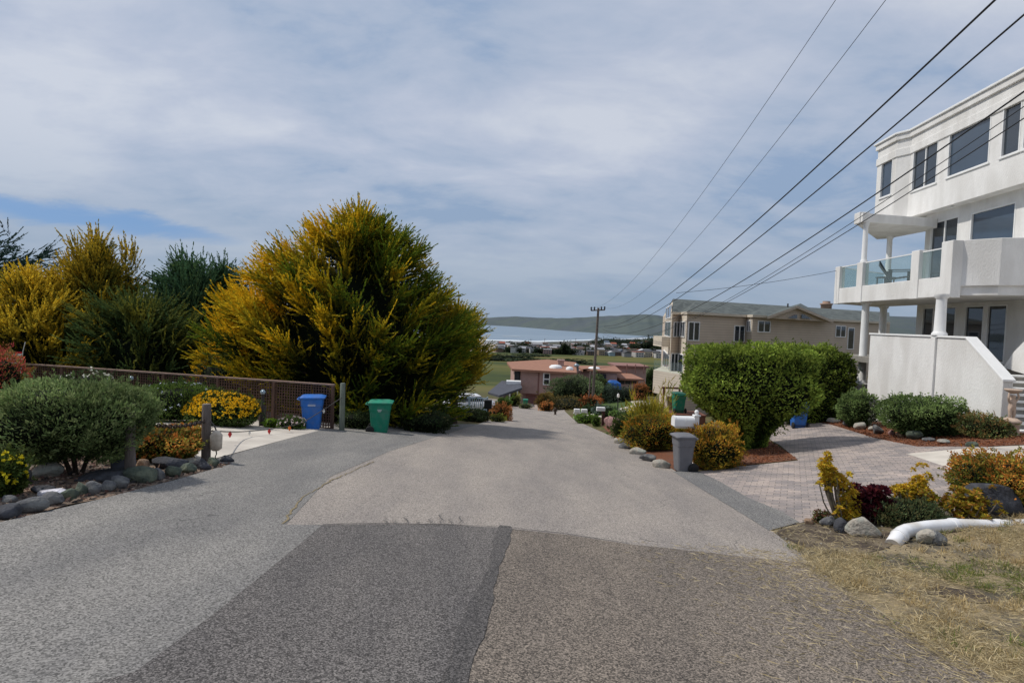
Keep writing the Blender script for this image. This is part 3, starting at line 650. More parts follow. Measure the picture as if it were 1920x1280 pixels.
# ================================================================ LEFT SIDE
# --- conifers
def at(px, Y, dz=0): d = ray(px, 700); x = d.x * Y; return (x, Y, Hf(x, Y) + dz)
GT = (.62, .42, .02); GM = (.10, .15, .014)
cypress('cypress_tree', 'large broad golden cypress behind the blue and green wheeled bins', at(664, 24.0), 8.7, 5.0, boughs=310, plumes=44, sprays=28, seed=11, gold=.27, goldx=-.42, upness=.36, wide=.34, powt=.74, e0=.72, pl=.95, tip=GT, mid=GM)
cypress('cypress_tree', 'smaller golden green cypress at the right foot of the large one, beside the bay view', at(852, 26.5), 5.3, 1.5, boughs=80, plumes=30, sprays=28, seed=21, gold=.28, pl=.8, upness=.35, wide=.5, zlow=.30, e0=.35, core=False, tip=(.52, .38, .035), mid=GM)
cypress('cypress_tree', 'bright yellow low cypress between the dark green one and the large golden one', at(474, 22.5), 4.4, 1.35, boughs=70, plumes=30, sprays=26, seed=31, gold=.85, pl=.85, upness=.4, wide=.5, tip=(.72, .48, .03), mid=(.2, .19, .03))
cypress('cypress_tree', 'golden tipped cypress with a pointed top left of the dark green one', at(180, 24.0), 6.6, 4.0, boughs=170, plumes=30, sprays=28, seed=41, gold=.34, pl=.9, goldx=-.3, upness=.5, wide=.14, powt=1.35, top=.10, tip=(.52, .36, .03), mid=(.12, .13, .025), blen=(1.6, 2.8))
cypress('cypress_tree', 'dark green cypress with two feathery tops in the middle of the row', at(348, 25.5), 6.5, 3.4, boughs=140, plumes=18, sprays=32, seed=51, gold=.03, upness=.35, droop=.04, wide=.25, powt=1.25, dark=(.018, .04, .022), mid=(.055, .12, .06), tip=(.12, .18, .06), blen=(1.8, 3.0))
cypress('cypress_tree', 'second dark green cypress just left of the bright yellow low one', at(412, 26.5), 6.5, 2.5, boughs=100, plumes=18, sprays=30, seed=52, gold=.03, upness=.35, droop=.04, wide=.25, powt=1.3, dark=(.016, .038, .022), mid=(.05, .11, .055), tip=(.10, .16, .06), blen=(1.6, 2.6))
cypress('cypress_tree', 'dark olive cypress filling the row behind the lattice fence near its middle', at(268, 22.5), 4.0, 2.3, boughs=100, plumes=20, sprays=32, seed=61, gold=.10, upness=.35, droop=.05, wide=.45, dark=(.016, .034, .014), mid=(.065, .105, .035), tip=(.2, .19, .03))
cypress('cypress_tree', 'yellow spreading cypress at the left edge behind the red shrub', at(55, 22.0), 4.9, 3.3, boughs=150, plumes=28, sprays=26, seed=71, gold=.5, pl=.85, upness=.45, wide=.25, powt=1.1, tip=(.60, .44, .04), mid=(.17, .17, .03))
cypress('cypress_tree', 'tall dark blue green cypress with long level boughs at the far left edge', at(-70, 27.0), 8.6, 4.4, boughs=100, plumes=20, sprays=36, seed=81, gold=0, upness=.15, droop=.06, wide=.5, powt=.7, dark=(.008, .02, .016), mid=(.026, .06, .048), tip=(.05, .08, .06), blen=(3.0, 4.6), core=False)
# low scrub under the big cypress
pbush('scrub_bush', 'dark low scrub at the foot of the large cypress right of the green bin', 800, 800, 90, 34, Y=19.8, seed=91, n=2500, leaf=.09, cols=((.02, .035, .012), (.035, .045, .02)), group=None)
pbush('scrub_bush', 'grey green scrub between the grey post and the green bin', 668, 800, 60, 30, Y=18.6, seed=92, n=1600, leaf=.07, cols=((.03, .05, .02), (.06, .08, .03)))
pbush('scrub_bush', 'pale olive scrub showing over the fence top left of the big cypress', 410, 760, 90, 110, Y=20.5, seed=93, n=2500, leaf=.08, cols=((.04, .06, .02), (.07, .09, .035)))

# --- lattice fence
WOODF = mat('weathered_redwood', (.15, .085, .06, 1), (.08, .05, .04, 1), .9, 10, .5, stretch=(1, 1, .2))
WOODT = mat('pale_rail_wood', (.34, .23, .18, 1), (.22, .15, .12, 1), .85, 10, .4)
def lattice():
    A = P(-60, 676, 20.1); B = P(627, 723, 17.4); d = (B - A); L_ = math.hypot(d.x, d.y); a = math.atan2(d.y, d.x)
    t = thing('lattice_fence', 'long brown wooden lattice fence behind the flower beds', 'fence', (A.x, A.y, Hf(A.x, A.y)), a)
    z0 = Hf(A.x, A.y); top = lambda u: (A.z + (B.z - A.z) * u / L_) - z0
    gr = lambda u: Hf(A.x + d.x * u / L_, A.y + d.y * u / L_) - z0
    mb = MB(); n = int(L_ / .095)
    for i in range(n):
        u = i * L_ / n; zt = top(u) - .03; mb.box(u, u + .032, -.008, .004, gr(u) + .05, zt)
    for j in range(15):
        zz_ = -.06 - .095 * j
        m = 24
        for i in range(m):
            u0, u1 = L_ * i / m, L_ * (i + 1) / m
            mb.add([(u0, .006, top(u0) + zz_), (u1, .006, top(u1) + zz_), (u1, .006, top(u1) + zz_ - .032), (u0, .006, top(u0) + zz_ - .032),
                    (u0, .016, top(u0) + zz_), (u1, .016, top(u1) + zz_), (u1, .016, top(u1) + zz_ - .032), (u0, .016, top(u0) + zz_ - .032)], [(0, 1, 2, 3), (4, 5, 6, 7), (0, 1, 5, 4), (3, 2, 6, 7)])
    mb.build('lattice_panel', WOODF, t)
    rl = MB(); rl.add([(0, -.06, top(0)), (L_, -.06, top(L_)), (L_, .06, top(L_)), (0, .06, top(0)), (0, -.06, top(0) + .05), (L_, -.06, top(L_) + .05), (L_, .06, top(L_) + .05), (0, .06, top(0) + .05)], [(0, 1, 2, 3), (4, 5, 6, 7), (0, 1, 5, 4), (2, 3, 7, 6), (1, 2, 6, 5), (0, 3, 7, 4)])
    rl.build('top_rail', WOODT, t)
    k = 7
    for i in range(k + 1):
        u = L_ - .05 - i * (L_ - .1) / k; p = MB(); p.box(u - .045, u + .045, -.05, .04, gr(u) - .2, top(u) - .0); p.build('post', WOODF, t)
    return t
lattice()
GREYW = mat('grey_weathered_post', (.20, .165, .145, 1), (.10, .085, .075, 1), .9, 9, .7, stretch=(1, 1, .15))
GREENW = mat('greenish_weathered_post', (.20, .23, .18, 1), (.12, .13, .11, 1), .9, 9, .7, stretch=(1, 1, .2))
ROPE = mat('rope_dark', (.11, .10, .095, 1), (.06, .055, .05, 1), .9, 60)
IRON = mat('rusty_iron', (.09, .06, .045, 1), (.05, .04, .035, 1), .7, 30, metal=.5)
pz = G(386, 866); pt = P(388, 757, pz.y)
def postm(name, label, base, h, r, m, **k):
    mb = MB(); mb.lathe([(r * 1.05, -.15), (r * 1.0, .1), (r * .97, h * .6), (r * .96, h - .015), (r * .86, h)], 18)
    o = mb.build(name, m, loc=base); return tag(o, label, 'post', **k)
postm('wooden_post', 'round grey wooden post with a white buoy hanging on it at the driveway corner', pz, pt.z - pz.z, .075, GREYW)
p2 = G(218, 905); postm('wooden_post', 'shorter grey wooden post half hidden inside the rounded green bush', p2 + Vector((0, .25, 0)), 1.02, .062, GREYW)
p3 = pxy(641, 797, 17.2); t3 = P(642, 718, 17.2)
postm('wooden_post', 'square greenish weathered post between the blue and green bins', p3, t3.z - p3.z, .085, GREENW)
def chain(name, label, a, b, sag, r=.012, link=.045, cat='chain'):
    mb = MB(); n = 60; pts = [a.lerp(b, i / n) - Vector((0, 0, sag * 4 * (i / n) * (1 - i / n))) for i in range(n + 1)]
    L_ = sum((pts[i + 1] - pts[i]).length for i in range(n)); k = int(L_ / link)
    for j in range(k):
        s = j / k * n; i = int(s); p = pts[i].lerp(pts[i + 1], s - i); tdir = (pts[i + 1] - pts[i]).normalized()
        M = tdir.to_track_quat('X', 'Z').to_matrix() @ Matrix.Rotation(math.pi / 2 * (j % 2), 3, 'X')
        ring = [p + M @ Vector((math.cos(q) * link * .72, math.sin(q) * link * .38, 0)) for q in [2 * math.pi * e / 8 for e in range(9)]]
        mb.tube(ring, r * .5, 5, caps=False)
    return tag(mb.build(name, IRON), label, cat)
top1 = pz + Vector((0, 0, (pt.z - pz.z) * .72)); top2 = p2 + Vector((0, .25, .8))
chain('chain', 'heavy rusty chain from the buoy post toward the rounded bush', top1, top2, .10, .022, .07)
# rope with floats from post to grey post
ra = pz + Vector((0.05, 0, (pt.z - pz.z) * .50)); rb = p3 + Vector((-.05, 0, (t3.z - p3.z) * .72))
def ropep(t): 
    p = ra.lerp(rb, t); p.z -= .95 * 4 * t * (1 - t) * .55; return p
def rope_low():
    pix = [(396, 806, pz.y), (450, 809, 12.6), (505, 804, 14.2), (560, 794, 15.6), (600, 772, 16.5), (641, 745, 17.1)]
    P_ = [P(*q) for q in pix]; P_[0] = pz + Vector((.05, 0, .55)); out = []
    for i in range(len(P_) - 1):
        for k in range(6):
            t = k / 6; p0 = P_[max(i-1, 0)]; p1 = P_[i]; p2_ = P_[i+1]; p3_ = P_[min(i+2, len(P_)-1)]
            out.append(.5 * ((2 * p1) + (p2_ - p0) * t + (2 * p0 - 5 * p1 + 4 * p2_ - p3_) * t * t + (3 * p1 - p0 - 3 * p2_ + p3_) * t ** 3))
    out.append(P_[-1]); return out
rp = rope_low(); mb = MB(); mb.tube(rp, .012, 6); tag(mb.build('rope', ROPE), 'dark rope slung low across the pad from the buoy post to the greenish post', 'rope')
REDP = mat('red_float_paint', (.55, .03, .03, 1), (.42, .03, .03, 1), .5, 8); ORP = mat('orange_float_paint', (.75, .2, .03, 1), (.6, .15, .03, 1), .5, 8); WHP = mat('white_float_paint', (.7, .7, .66, 1), (.55, .53, .48, 1), .5, 8)
for (px, py, m, nm, lb, s) in ((430, 818, REDP, 'hanging_ornament', 'small round red float on the rope next to the white buoy', .05), (470, 812, WHP, 'hanging_ornament', 'small pale float hanging on the rope between the two red ones', .04), (509, 806, REDP, 'hanging_ornament', 'bright red diamond float hanging from the middle of the rope', .055), (546, 795, ORP, 'hanging_ornament', 'orange float hanging on the rope just left of the blue bin', .055), (608, 768, WHP, 'hanging_ornament', 'small white float on the rope right of the blue bin', .05)):
    q = min(rp, key=lambda v: abs(((v - Vector((0, 0, CAMZ))).x / v.y) - ray(px, py).x))
    mb = MB(); mb.lathe([(.004, .02), (.012, 0), (s * .75, -s * .8), (s * .8, -s * 1.2), (s * .4, -s * 2), (.01, -s * 2.5)], 8); tag(mb.build(nm, m, loc=q), lb, 'rope ornament', 'ornaments on the rope')
# buoy
bt = thing('buoy', 'dirty white fishing buoy hanging by a cord on the round grey post', 'buoy', pz + Vector((.19, -.03, .22)))
mb = MB(); mb.loft([(0, 0, 0, .05, .05, .045), (.03, 0, 0, .085, .075, .05), (.26, 0, 0, .09, .08, .05), (.33, 0, 0, .055, .05, .045), (.35, 0, 0, .02, .02, .018)], sm=True, nc=6); mb.build('float_body', mat('buoy_white', (.62, .56, .47, 1), (.45, .38, .30, 1), .7, 12, .1), bt)
mb = MB(); mb.tube([(0, 0, .34), (-.03, 0, .42), (-.10, 0, .50)], .012, 6); mb.build('cord', ROPE, bt)
mb = MB(); mb.tube([(0, 0, .01), (.01, 0, -.06), (-.02, .01, -.12), (.03, 0, -.18)], .01, 6); mb.build('tail_cord', ROPE, bt)
b2 = thing('buoy', 'round slate grey float leaning against the foot of the bush', 'buoy', G(236, 892) + Vector((0, -.05, .2)))
mb = MB(); mb.lathe([(.02, -.24), (.11, -.18), (.15, -.02), (.14, .12), (.08, .22), (.02, .25)], 18); mb.build('float_body', mat('buoy_slate', (.11, .12, .15, 1), (.08, .085, .1, 1), .6, 8), b2)
# marker post with glass ball near fence
bp = pxy(492, 783, 16.4); t = thing('garden_bollard', 'dark wooden piling with a glass ball on top in front of the lattice fence', 'bollard', bp)
mb = MB(); mb.lathe([(.10, -.1), (.10, .62), (.05, .66), (.05, 1.0)], 12); mb.build('piling', mat('dark_piling', (.06, .05, .045, 1), (.035, .03, .03, 1), .9, 8), t)
mb = MB(); mb.lathe([(.01, -.08), (.06, -.055), (.08, 0), (.06, .055), (.01, .08)], 14); mb.build('glass_ball', mat('ball_glass', (.35, .45, .5, 1), (.25, .33, .4, 1), .15, 6, spec=.6), t, loc=(0, 0, 1.08))
tag(MB().lathe([(.01, -.08), (.06, -.055), (.08, 0), (.06, .055), (.01, .08)], 14).build('glass_float', mat('ball_glass', (.3, .3, .3, 1)), loc=P(246, 709, 18.3)), 'silvery glass float fixed near the lattice fence top behind the bush', 'glass float')
# --- plants left
SG = ((.065, .095, .032), (.085, .12, .045), (.04, .062, .024))
g0 = G(118, 893)
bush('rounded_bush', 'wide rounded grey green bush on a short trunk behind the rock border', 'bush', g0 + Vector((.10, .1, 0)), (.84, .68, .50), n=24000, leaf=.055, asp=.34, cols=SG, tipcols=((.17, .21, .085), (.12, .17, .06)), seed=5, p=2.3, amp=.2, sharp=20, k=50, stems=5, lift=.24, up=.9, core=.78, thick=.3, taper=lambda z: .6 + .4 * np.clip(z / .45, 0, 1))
pbush('orange_succulent_bush', 'orange and green succulent bush between the rounded bush and the buoy post', 308, 862, 118, 62, seed=6, n=6500, leaf=.055, asp=.6, cols=((.14, .15, .03), (.09, .12, .025), (.20, .13, .03)), tipcols=((.45, .17, .04), (.38, .24, .05), (.2, .2, .04)), amp=.25, k=40, sharp=30)
pbush('yellow_daisy_bush', 'mound of yellow daisies in front of the lattice fence', 424, 783, 118, 62, Y=15.6, seed=7, n=7000, leaf=.07, cols=((.05, .085, .02), (.08, .11, .03)), flowers=(850, .065, (.85, .52, .02)), ry=.6)
pbush('green_shrub', 'bright green shrub with pale flowers left of the yellow daisies', 330, 785, 150, 72, Y=16.0, seed=8, n=7500, leaf=.09, asp=.3, cols=((.06, .10, .02), (.10, .15, .03), (.04, .07, .02)), flowers=(70, .05, (.62, .66, .72)), ry=.7, up=1.0)
pbush('small_green_plant', 'small lime green plant on the low wall right of the piling', 512, 783, 24, 16, Y=16.2, seed=9, n=700, leaf=.06, cols=((.12, .2, .02),), cat='plant')
pbush('flower_clump', 'small clump of pink and white flowers just left of the blue bin', 546, 787, 46, 22, Y=16.4, seed=10, n=1100, leaf=.06, cols=((.08, .13, .03),), flowers=(36, .06, (.75, .6, .6)), cat='plant')
pbush('white_flower_shrub', 'white flowered shrub peeping above the rounded bush at the fence', 145, 780, 95, 88, Y=15.5, seed=12, n=2600, leaf=.08, cols=((.05, .07, .03),), flowers=(60, .08, (.8, .78, .68)))
pbush('red_shrub', 'red bottlebrush shrub in front of the fence at the left edge', -8, 780, 76, 118, Y=15.0, seed=13, n=5200, leaf=.10, asp=.25, cols=((.16, .09, .03), (.10, .10, .03)), tipcols=((.42, .07, .06), (.30, .12, .05), (.16, .13, .04)), up=.8, amp=.35)
pbush('yellow_flower_plant', 'dark green plant with yellow flowers at the left edge beside the rocks', 2, 930, 66, 74, seed=14, n=3800, leaf=.045, asp=.5, cols=((.04, .065, .015), (.07, .09, .02)), flowers=(60, .045, (.75, .62, .03)), cat='plant')
pbush('pale_groundcover', 'low olive groundcover behind the trunk of the rounded bush', 85, 865, 190, 26, Y=8.9, seed=15, n=3000, leaf=.05, cols=((.09, .095, .04), (.13, .12, .06)), cat='plant', ry=.5)
# small striped flag behind the red shrub
t = thing('small_flag', 'small faded red and white striped flag behind the fence at the left edge', 'flag', P(36, 676, 17.6))
mb = MB(); mb.tube([(0, 0, -.9), (.12, 0, .30), (.2, 0, .62)], .012, 6); mb.build('pole', WHP, t)
for i in range(6):
    mb = MB(); n = 8
    for k in range(n):
        x0, x1 = -.42 + k * .06, -.42 + (k + 1) * .06; z1 = .30 - i * .07 - .002; z0 = z1 - .07
        mb.add([(x0, .03 * math.sin(k), z0 - k * .0), (x1, .03 * math.sin(k + 1), z0), (x1, .03 * math.sin(k + 1), z1), (x0, .03 * math.sin(k), z1)], [(0, 1, 2, 3)])
    mb.build('stripe', REDP if i % 2 == 0 else WHP, t)

# --- rocks
def rockmesh(rng, sx, sy, sz, rough=.14):
    bm = bmesh.new(); bmesh.ops.create_icosphere(bm, subdivisions=3, radius=1)
    f = [(rng.normal(size=3) * 1.3, rng.uniform(0, 6)) for _ in range(5)]; f2 = [(rng.normal(size=3) * 4, rng.uniform(0, 6)) for _ in range(6)]
    cuts = [(unit(rng.normal(size=3)), rng.uniform(.55, .85)) for _ in range(9)]
    for v in bm.verts:
        c = np.array(v.co[:]); k = 1 + sum(math.sin(float(a @ c) + b) for a, b in f) * rough * .5 + sum(math.sin(float(a @ c) + b) for a, b in f2) * rough * .14
        c = c * k
        for nrm, dd_ in cuts:
            e = float(c @ nrm) - dd_
            if e > 0: c = c - nrm * e * .92
        v.co = (c[0] * sx, c[1] * sy, c[2] * sz)
    me = bpy.data.meshes.new('rock'); bm.to_mesh(me); bm.free(); me.polygons.foreach_set('use_smooth', np.ones(len(me.polygons), bool)); return me
def rockmat(n, a, b, c=None): return mat(n, a + (1,), b + (1,), .9, 14, 1.0, 24, c3=(c + (1,)) if c else tuple(v * 1.5 for v in a) + (1,), s3=7)
RM = {'green': rockmat('rock_green', (.10, .12, .09), (.05, .065, .055), (.15, .17, .12)), 'grey': rockmat('rock_grey', (.14, .14, .145), (.07, .07, .075), (.2, .2, .19)), 'dark': rockmat('rock_dark', (.05, .052, .06), (.03, .03, .035)),
      'tan': rockmat('rock_tan', (.30, .20, .13), (.2, .14, .1)), 'white': rockmat('rock_white', (.60, .58, .62), (.45, .44, .48)), 'pink': rockmat('rock_pink', (.28, .16, .15), (.2, .13, .12)), 'pale': rockmat('rock_pale', (.42, .38, .32), (.25, .23, .2), (.3, .31, .27))}
rngr = np.random.default_rng(77)
def rock(px, py, w, h, mt, label, group=None, Y=None, name='rock', depth=None):
    g = pxy(px, py, Y); s = g.y / 1000.; sx = w / 2 * s; sz = max(h / 2 * s, .02)
    o = link_mesh(name, rockmesh(rngr, sx, (depth or rngr.uniform(.8, 1.1)) * max(sx * .8, sz), sz * 1.15), RM[mt]); o.location = g + Vector((0, sx * .5, sz * .75)); o.rotation_euler = (0, 0, rngr.uniform(-.4, .4))
    return tag(o, label, 'rock', group)
names = {'green': 'mossy green', 'grey': 'grey', 'dark': 'dark', 'tan': 'tan', 'white': 'white', 'pink': 'reddish', 'pale': 'pale'}
row = [(8, 980, 42, 34, 'dark'), (48, 968, 50, 34, 'grey'), (88, 955, 40, 26, 'grey'), (122, 946, 34, 26, 'green'), (146, 936, 22, 30, 'green'), (170, 935, 32, 34, 'grey'), (196, 928, 26, 26, 'grey'), (218, 922, 30, 32, 'grey'), (250, 912, 58, 36, 'green'), (292, 906, 26, 26, 'grey'), (318, 900, 32, 28, 'green'), (348, 893, 34, 22, 'green'), (374, 886, 30, 20, 'dark'), (396, 879, 26, 18, 'green'), (420, 873, 30, 16, 'dark')]
ordn = ['first', 'second', 'third', 'fourth', 'fifth', 'sixth', 'seventh', 'eighth', 'ninth', 'tenth', 'eleventh', 'twelfth', 'thirteenth', 'fourteenth', 'last']
for i, (x, y, w_, h_, m_) in enumerate(row):
    rock(x, y - 4, w_ * 1.12, h_ * 1.0, m_, f'{names[m_]} stone, {ordn[i]} from the left in the row edging the side road', 'stones edging the side road')
for (x, y, w_, h_, m_, lb) in ((86, 935, 54, 18, 'white', 'smooth white oblong rock lying behind the edging row'), (70, 928, 46, 16, 'dark', 'dark flat rock tucked behind the smooth white one'), (150, 918, 44, 12, 'tan', 'flat tan stone behind the edging row left of the reddish one'), (212, 908, 34, 14, 'pink', 'reddish stone lying on top of the edging row'),
                           (72, 898, 60, 30, 'pale', 'pale blue grey rough rock left of the bush trunk'), (36, 905, 30, 30, 'grey', 'grey rough rock at the foot of the yellow flowered plant'), (262, 880, 28, 24, 'tan', 'brown banded stone right of the slate float'), (305, 882, 62, 26, 'dark', 'large dark flat rock under the orange succulent bush'),
                           (350, 872, 34, 14, 'pale', 'small pale stone beside the buoy post'), (180, 905, 120, 18, 'dark', 'long dark driftwood like rock under the rounded bush'), (290, 892, 20, 12, 'pink', 'small pink stone in front of the large dark flat rock'), (8, 945, 34, 16, 'grey', 'blue grey stone below the yellow flowered plant')):
    rock(x, y, w_, h_, m_, lb)

# --- wheeled bins
def plastic(n, c): return mat(n, c + (1,), tuple(x * .74 for x in c) + (1,), .55, 3.5, .08, 60, spec=.3, c3=tuple(x * .7 + .035 for x in c) + (1,), s3=5)
BLACKR = mat('black_rubber', (.02, .02, .02, 1), (.012, .012, .012, 1), .7, 20)
def bin_(name, label, base, rz, m, lidm, h=1.08, w_=.60, d_=.72, marks=None, group='wheeled bins'):
    t = thing(name, label, 'wheeled bin', base, rz, group)
    hx, hy = w_ / 2, d_ / 2; lz = h * .93
    b = MB(); b.loft([(.03, 0, .0, hx * .70, hy * .66, .05), (.06, 0, 0, hx * .74, hy * .70, .06), (h * .55, 0, 0, hx * .86, hy * .84, .07), (h * .70, 0, 0, hx * .89, hy * .88, .07), (h * .705, 0, 0, hx * .94, hy * .92, .07), (lz - .03, 0, 0, hx * .98, hy * .97, .07), (lz - .025, 0, 0, hx * 1.04, hy * 1.03, .07), (lz, 0, 0, hx * 1.04, hy * 1.03, .07)])
    b.build('body', m, t, bevel=.006)
    l = MB(); l.loft([(lz + .002, 0, -.02, hx * 1.08, hy * 1.10, .06), (lz + .035, 0, -.02, hx * 1.07, hy * 1.09, .07), (h - .01, 0, 0, hx * .92, hy * .92, .10), (h, 0, 0, hx * .82, hy * .84, .10)]); l.build('lid', lidm, t, bevel=.005)
    hd = MB(); hd.tube([(-hx * .75, hy * .95, lz - .06), (-hx * .75, hy * 1.22, lz - .02), (hx * .75, hy * 1.22, lz - .02), (hx * .75, hy * .95, lz - .06)], .018, 8); hd.build('handle', m, t)
    for s in (-1, 1):
        wl = MB(); M = Matrix.Rotation(R(90), 3, 'Y'); wl.lathe([(.05, -.03), (.125, -.03), (.14, -.012), (.14, .012), (.125, .03), (.05, .03)], 20, (s * hx * .92, hy * .80, .14), M=M); wl.build('wheel', BLACKR, t)
    ax = MB(); ax.tube([(-hx * .92, hy * .8, .14), (hx * .92, hy * .8, .14)], .015, 8); ax.build('axle', BLACKR, t)
    if marks: marks(t, hx, hy, h)
    return t
WHT = mat('white_print', (.72, .74, .74, 1), (.62, .64, .64, 1), .6, 5)
def side_mark(kind):
    def f(t, hx, hy, h):
        # printed mark on the side wall (local -x side), lines of small lettering around a centre
        mb = MB(); z0 = h * .74; 
        rows = {'round': [(.030, 4), (.046, 6), (.052, 7), (.046, 6), (.030, 4)], 'bar': [(.07, 7), (.085, 9), (.085, 9)], 'plate': [(.07, 5), (.07, 5)]}[kind]
        y = z0 + (.055 if kind == 'round' else .03)
        for k, (hw, n) in enumerate(rows):
            for i in range(n):
                a = -hw * 1.35 + 2.7 * hw * i / n; b_ = a + 2.7 * hw / n * .72; zc = y - k * .028; xx = -(hx * (.90 if kind != 'plate' else .9) + .012)
                f1 = random.choice([0, 1, 2])
                mb.add([(xx - .004, a, zc), (xx - .004, b_, zc), (xx - .004, b_, zc + .019), (xx - .004, a, zc + .019)], [(0, 1, 2, 3)])
        mb.build('printed_mark', WHT, t)
    return f
gb = pxy(585, 803, 17.0); gg = G(712, 811); gy = G(1279, 884)
BL = plastic('blue_plastic', (.025, .16, .55)); GN = plastic('green_plastic', (.01, .22, .13)); GRYP = plastic('grey_plastic', (.17, .17, .185))
bin_('wheeled_bin', 'blue wheeled bin at the edge of the concrete pad left of the green one', gb, R(90 + 14), BL, BL, 1.10, .60, .70, side_mark('bar'))
bin_('wheeled_bin', 'green wheeled bin standing in front of the large cypress', gg, R(90 + 8), GN, plastic('green_lid', (.02, .28, .17)), 1.10, .62, .74, side_mark('round'))
# ================================================================ RIGHT SIDE: WHITE HOUSE
STUC = mat('white_stucco', (.80, .79, .77, 1), (.73, .72, .70, 1), .9, 3, .5, 30, stretch=(1, 1, .35), c3=(.66, .645, .62, 1), s3=1.1)
TRIM = mat('white_trim', (.82, .82, .81, 1), (.76, .76, .75, 1), .5, 3)
def glassm(name, c, rough=.06, mix=.5):
    if name in _mc: return _mc[name]
    m, nt, b = nodes(name); N = nt.nodes; L = nt.links
    b.inputs['Roughness'].default_value = rough; b.inputs['Specular IOR Level'].default_value = mix
    tc = N.new('ShaderNodeTexCoord'); n = N.new('ShaderNodeTexNoise'); n.inputs['Scale'].default_value = .8; L.new(tc.outputs['Object'], n.inputs['Vector'])
    r = N.new('ShaderNodeValToRGB'); r.color_ramp.elements[0].color = tuple(x * .7 for x in c) + (1,); r.color_ramp.elements[1].color = tuple(x * 1.2 for x in c) + (1,); L.new(n.outputs['Fac'], r.inputs[0]); L.new(r.outputs[0], b.inputs['Base Color'])
    bp = N.new('ShaderNodeBump'); bp.inputs['Strength'].default_value = .04; bp.inputs['Distance'].default_value = .05; L.new(n.outputs['Fac'], bp.inputs['Height']); L.new(bp.outputs[0], b.inputs['Normal'])
    _mc[name] = m; return m
GL = glassm('window_glass_dark', (.03, .04, .052), .03, 1.0); GLB = glassm('blind_glass', (.055, .08, .115), .12, .8)
def clear_glass():
    m, nt, b = nodes('rail_glass'); N = nt.nodes; L = nt.links
    b.inputs['Base Color'].default_value = (.36, .42, .43, 1); b.inputs['Roughness'].default_value = .05
    t = N.new('ShaderNodeBsdfTransparent'); t.inputs['Color'].default_value = (.84, .92, .92, 1)
    tc = N.new('ShaderNodeTexCoord'); n = N.new('ShaderNodeTexNoise'); n.inputs['Scale'].default_value = 2; L.new(tc.outputs['Object'], n.inputs['Vector'])
    mr = N.new('ShaderNodeMapRange'); mr.inputs[3].default_value = .78; mr.inputs[4].default_value = .9; L.new(n.outputs['Fac'], mr.inputs[0])
    mx = N.new('ShaderNodeMixShader'); L.new(mr.outputs[0], mx.inputs[0]); L.new(b.outputs[0], mx.inputs[1]); L.new(t.outputs[0], mx.inputs[2]); L.new(mx.outputs[0], N['Material Output'].inputs['Surface']); return m
RG = clear_glass()

class House:
    """local frame: u along the wall, w inward, z absolute; root at o"""
    def __init__(s, root, o, ang):
        s.root = root; s.o = Vector(o); s.ang = ang; s.eu = Vector((math.cos(ang), math.sin(ang), 0)); s.ew = Vector((-math.sin(ang), math.cos(ang), 0))
    def inv(s, px, py, c=0.):
        d = ray(px, py); cam0 = Vector((0, 0, CAMZ)); n = s.ew
        t = ((s.o + n * c) - cam0).dot(n) / d.dot(n); p = cam0 + d * t; return ((p - s.o).dot(s.eu), p.z - s.o.z)
    def rect(s, c, l, r):
        u0 = (s.inv(l[0], l[1], c)[0] + s.inv(l[0], l[2], c)[0]) / 2; u1 = (s.inv(r[0], r[1], c)[0] + s.inv(r[0], r[2], c)[0]) / 2
        zt = (s.inv(l[0], l[1], c)[1] + s.inv(r[0], r[1], c)[1]) / 2; zb = (s.inv(l[0], l[2], c)[1] + s.inv(r[0], r[2], c)[1]) / 2
        return (min(u0, u1), max(u0, u1), zb, zt)
def wall_holes(mb, c, u0, u1, z0, z1, holes, depth=.14, back=True):
    us = sorted(set([u0, u1] + [h for q in holes for h in q[:2]])); zs = sorted(set([z0, z1] + [h for q in holes for h in q[2:]]))
    us = [u for u in us if u0 <= u <= u1]; zs = [z for z in zs if z0 <= z <= z1]
    for i in range(len(us) - 1):
        for j in range(len(zs) - 1):
            cu, cz = (us[i] + us[i+1]) / 2, (zs[j] + zs[j+1]) / 2
            if any(h[0] < cu < h[1] and h[2] < cz < h[3] for h in holes): continue
            mb.add([(us[i], c, zs[j]), (us[i+1], c, zs[j]), (us[i+1], c, zs[j+1]), (us[i], c, zs[j+1])], [(0, 1, 2, 3)])
    for a, b, d, e in holes:
        mb.add([(a, c, d), (b, c, d), (b, c, e), (a, c, e), (a, c + depth, d), (b, c + depth, d), (b, c + depth, e), (a, c + depth, e)], [(0, 1, 5, 4), (1, 2, 6, 5), (2, 3, 7, 6), (3, 0, 4, 7)])
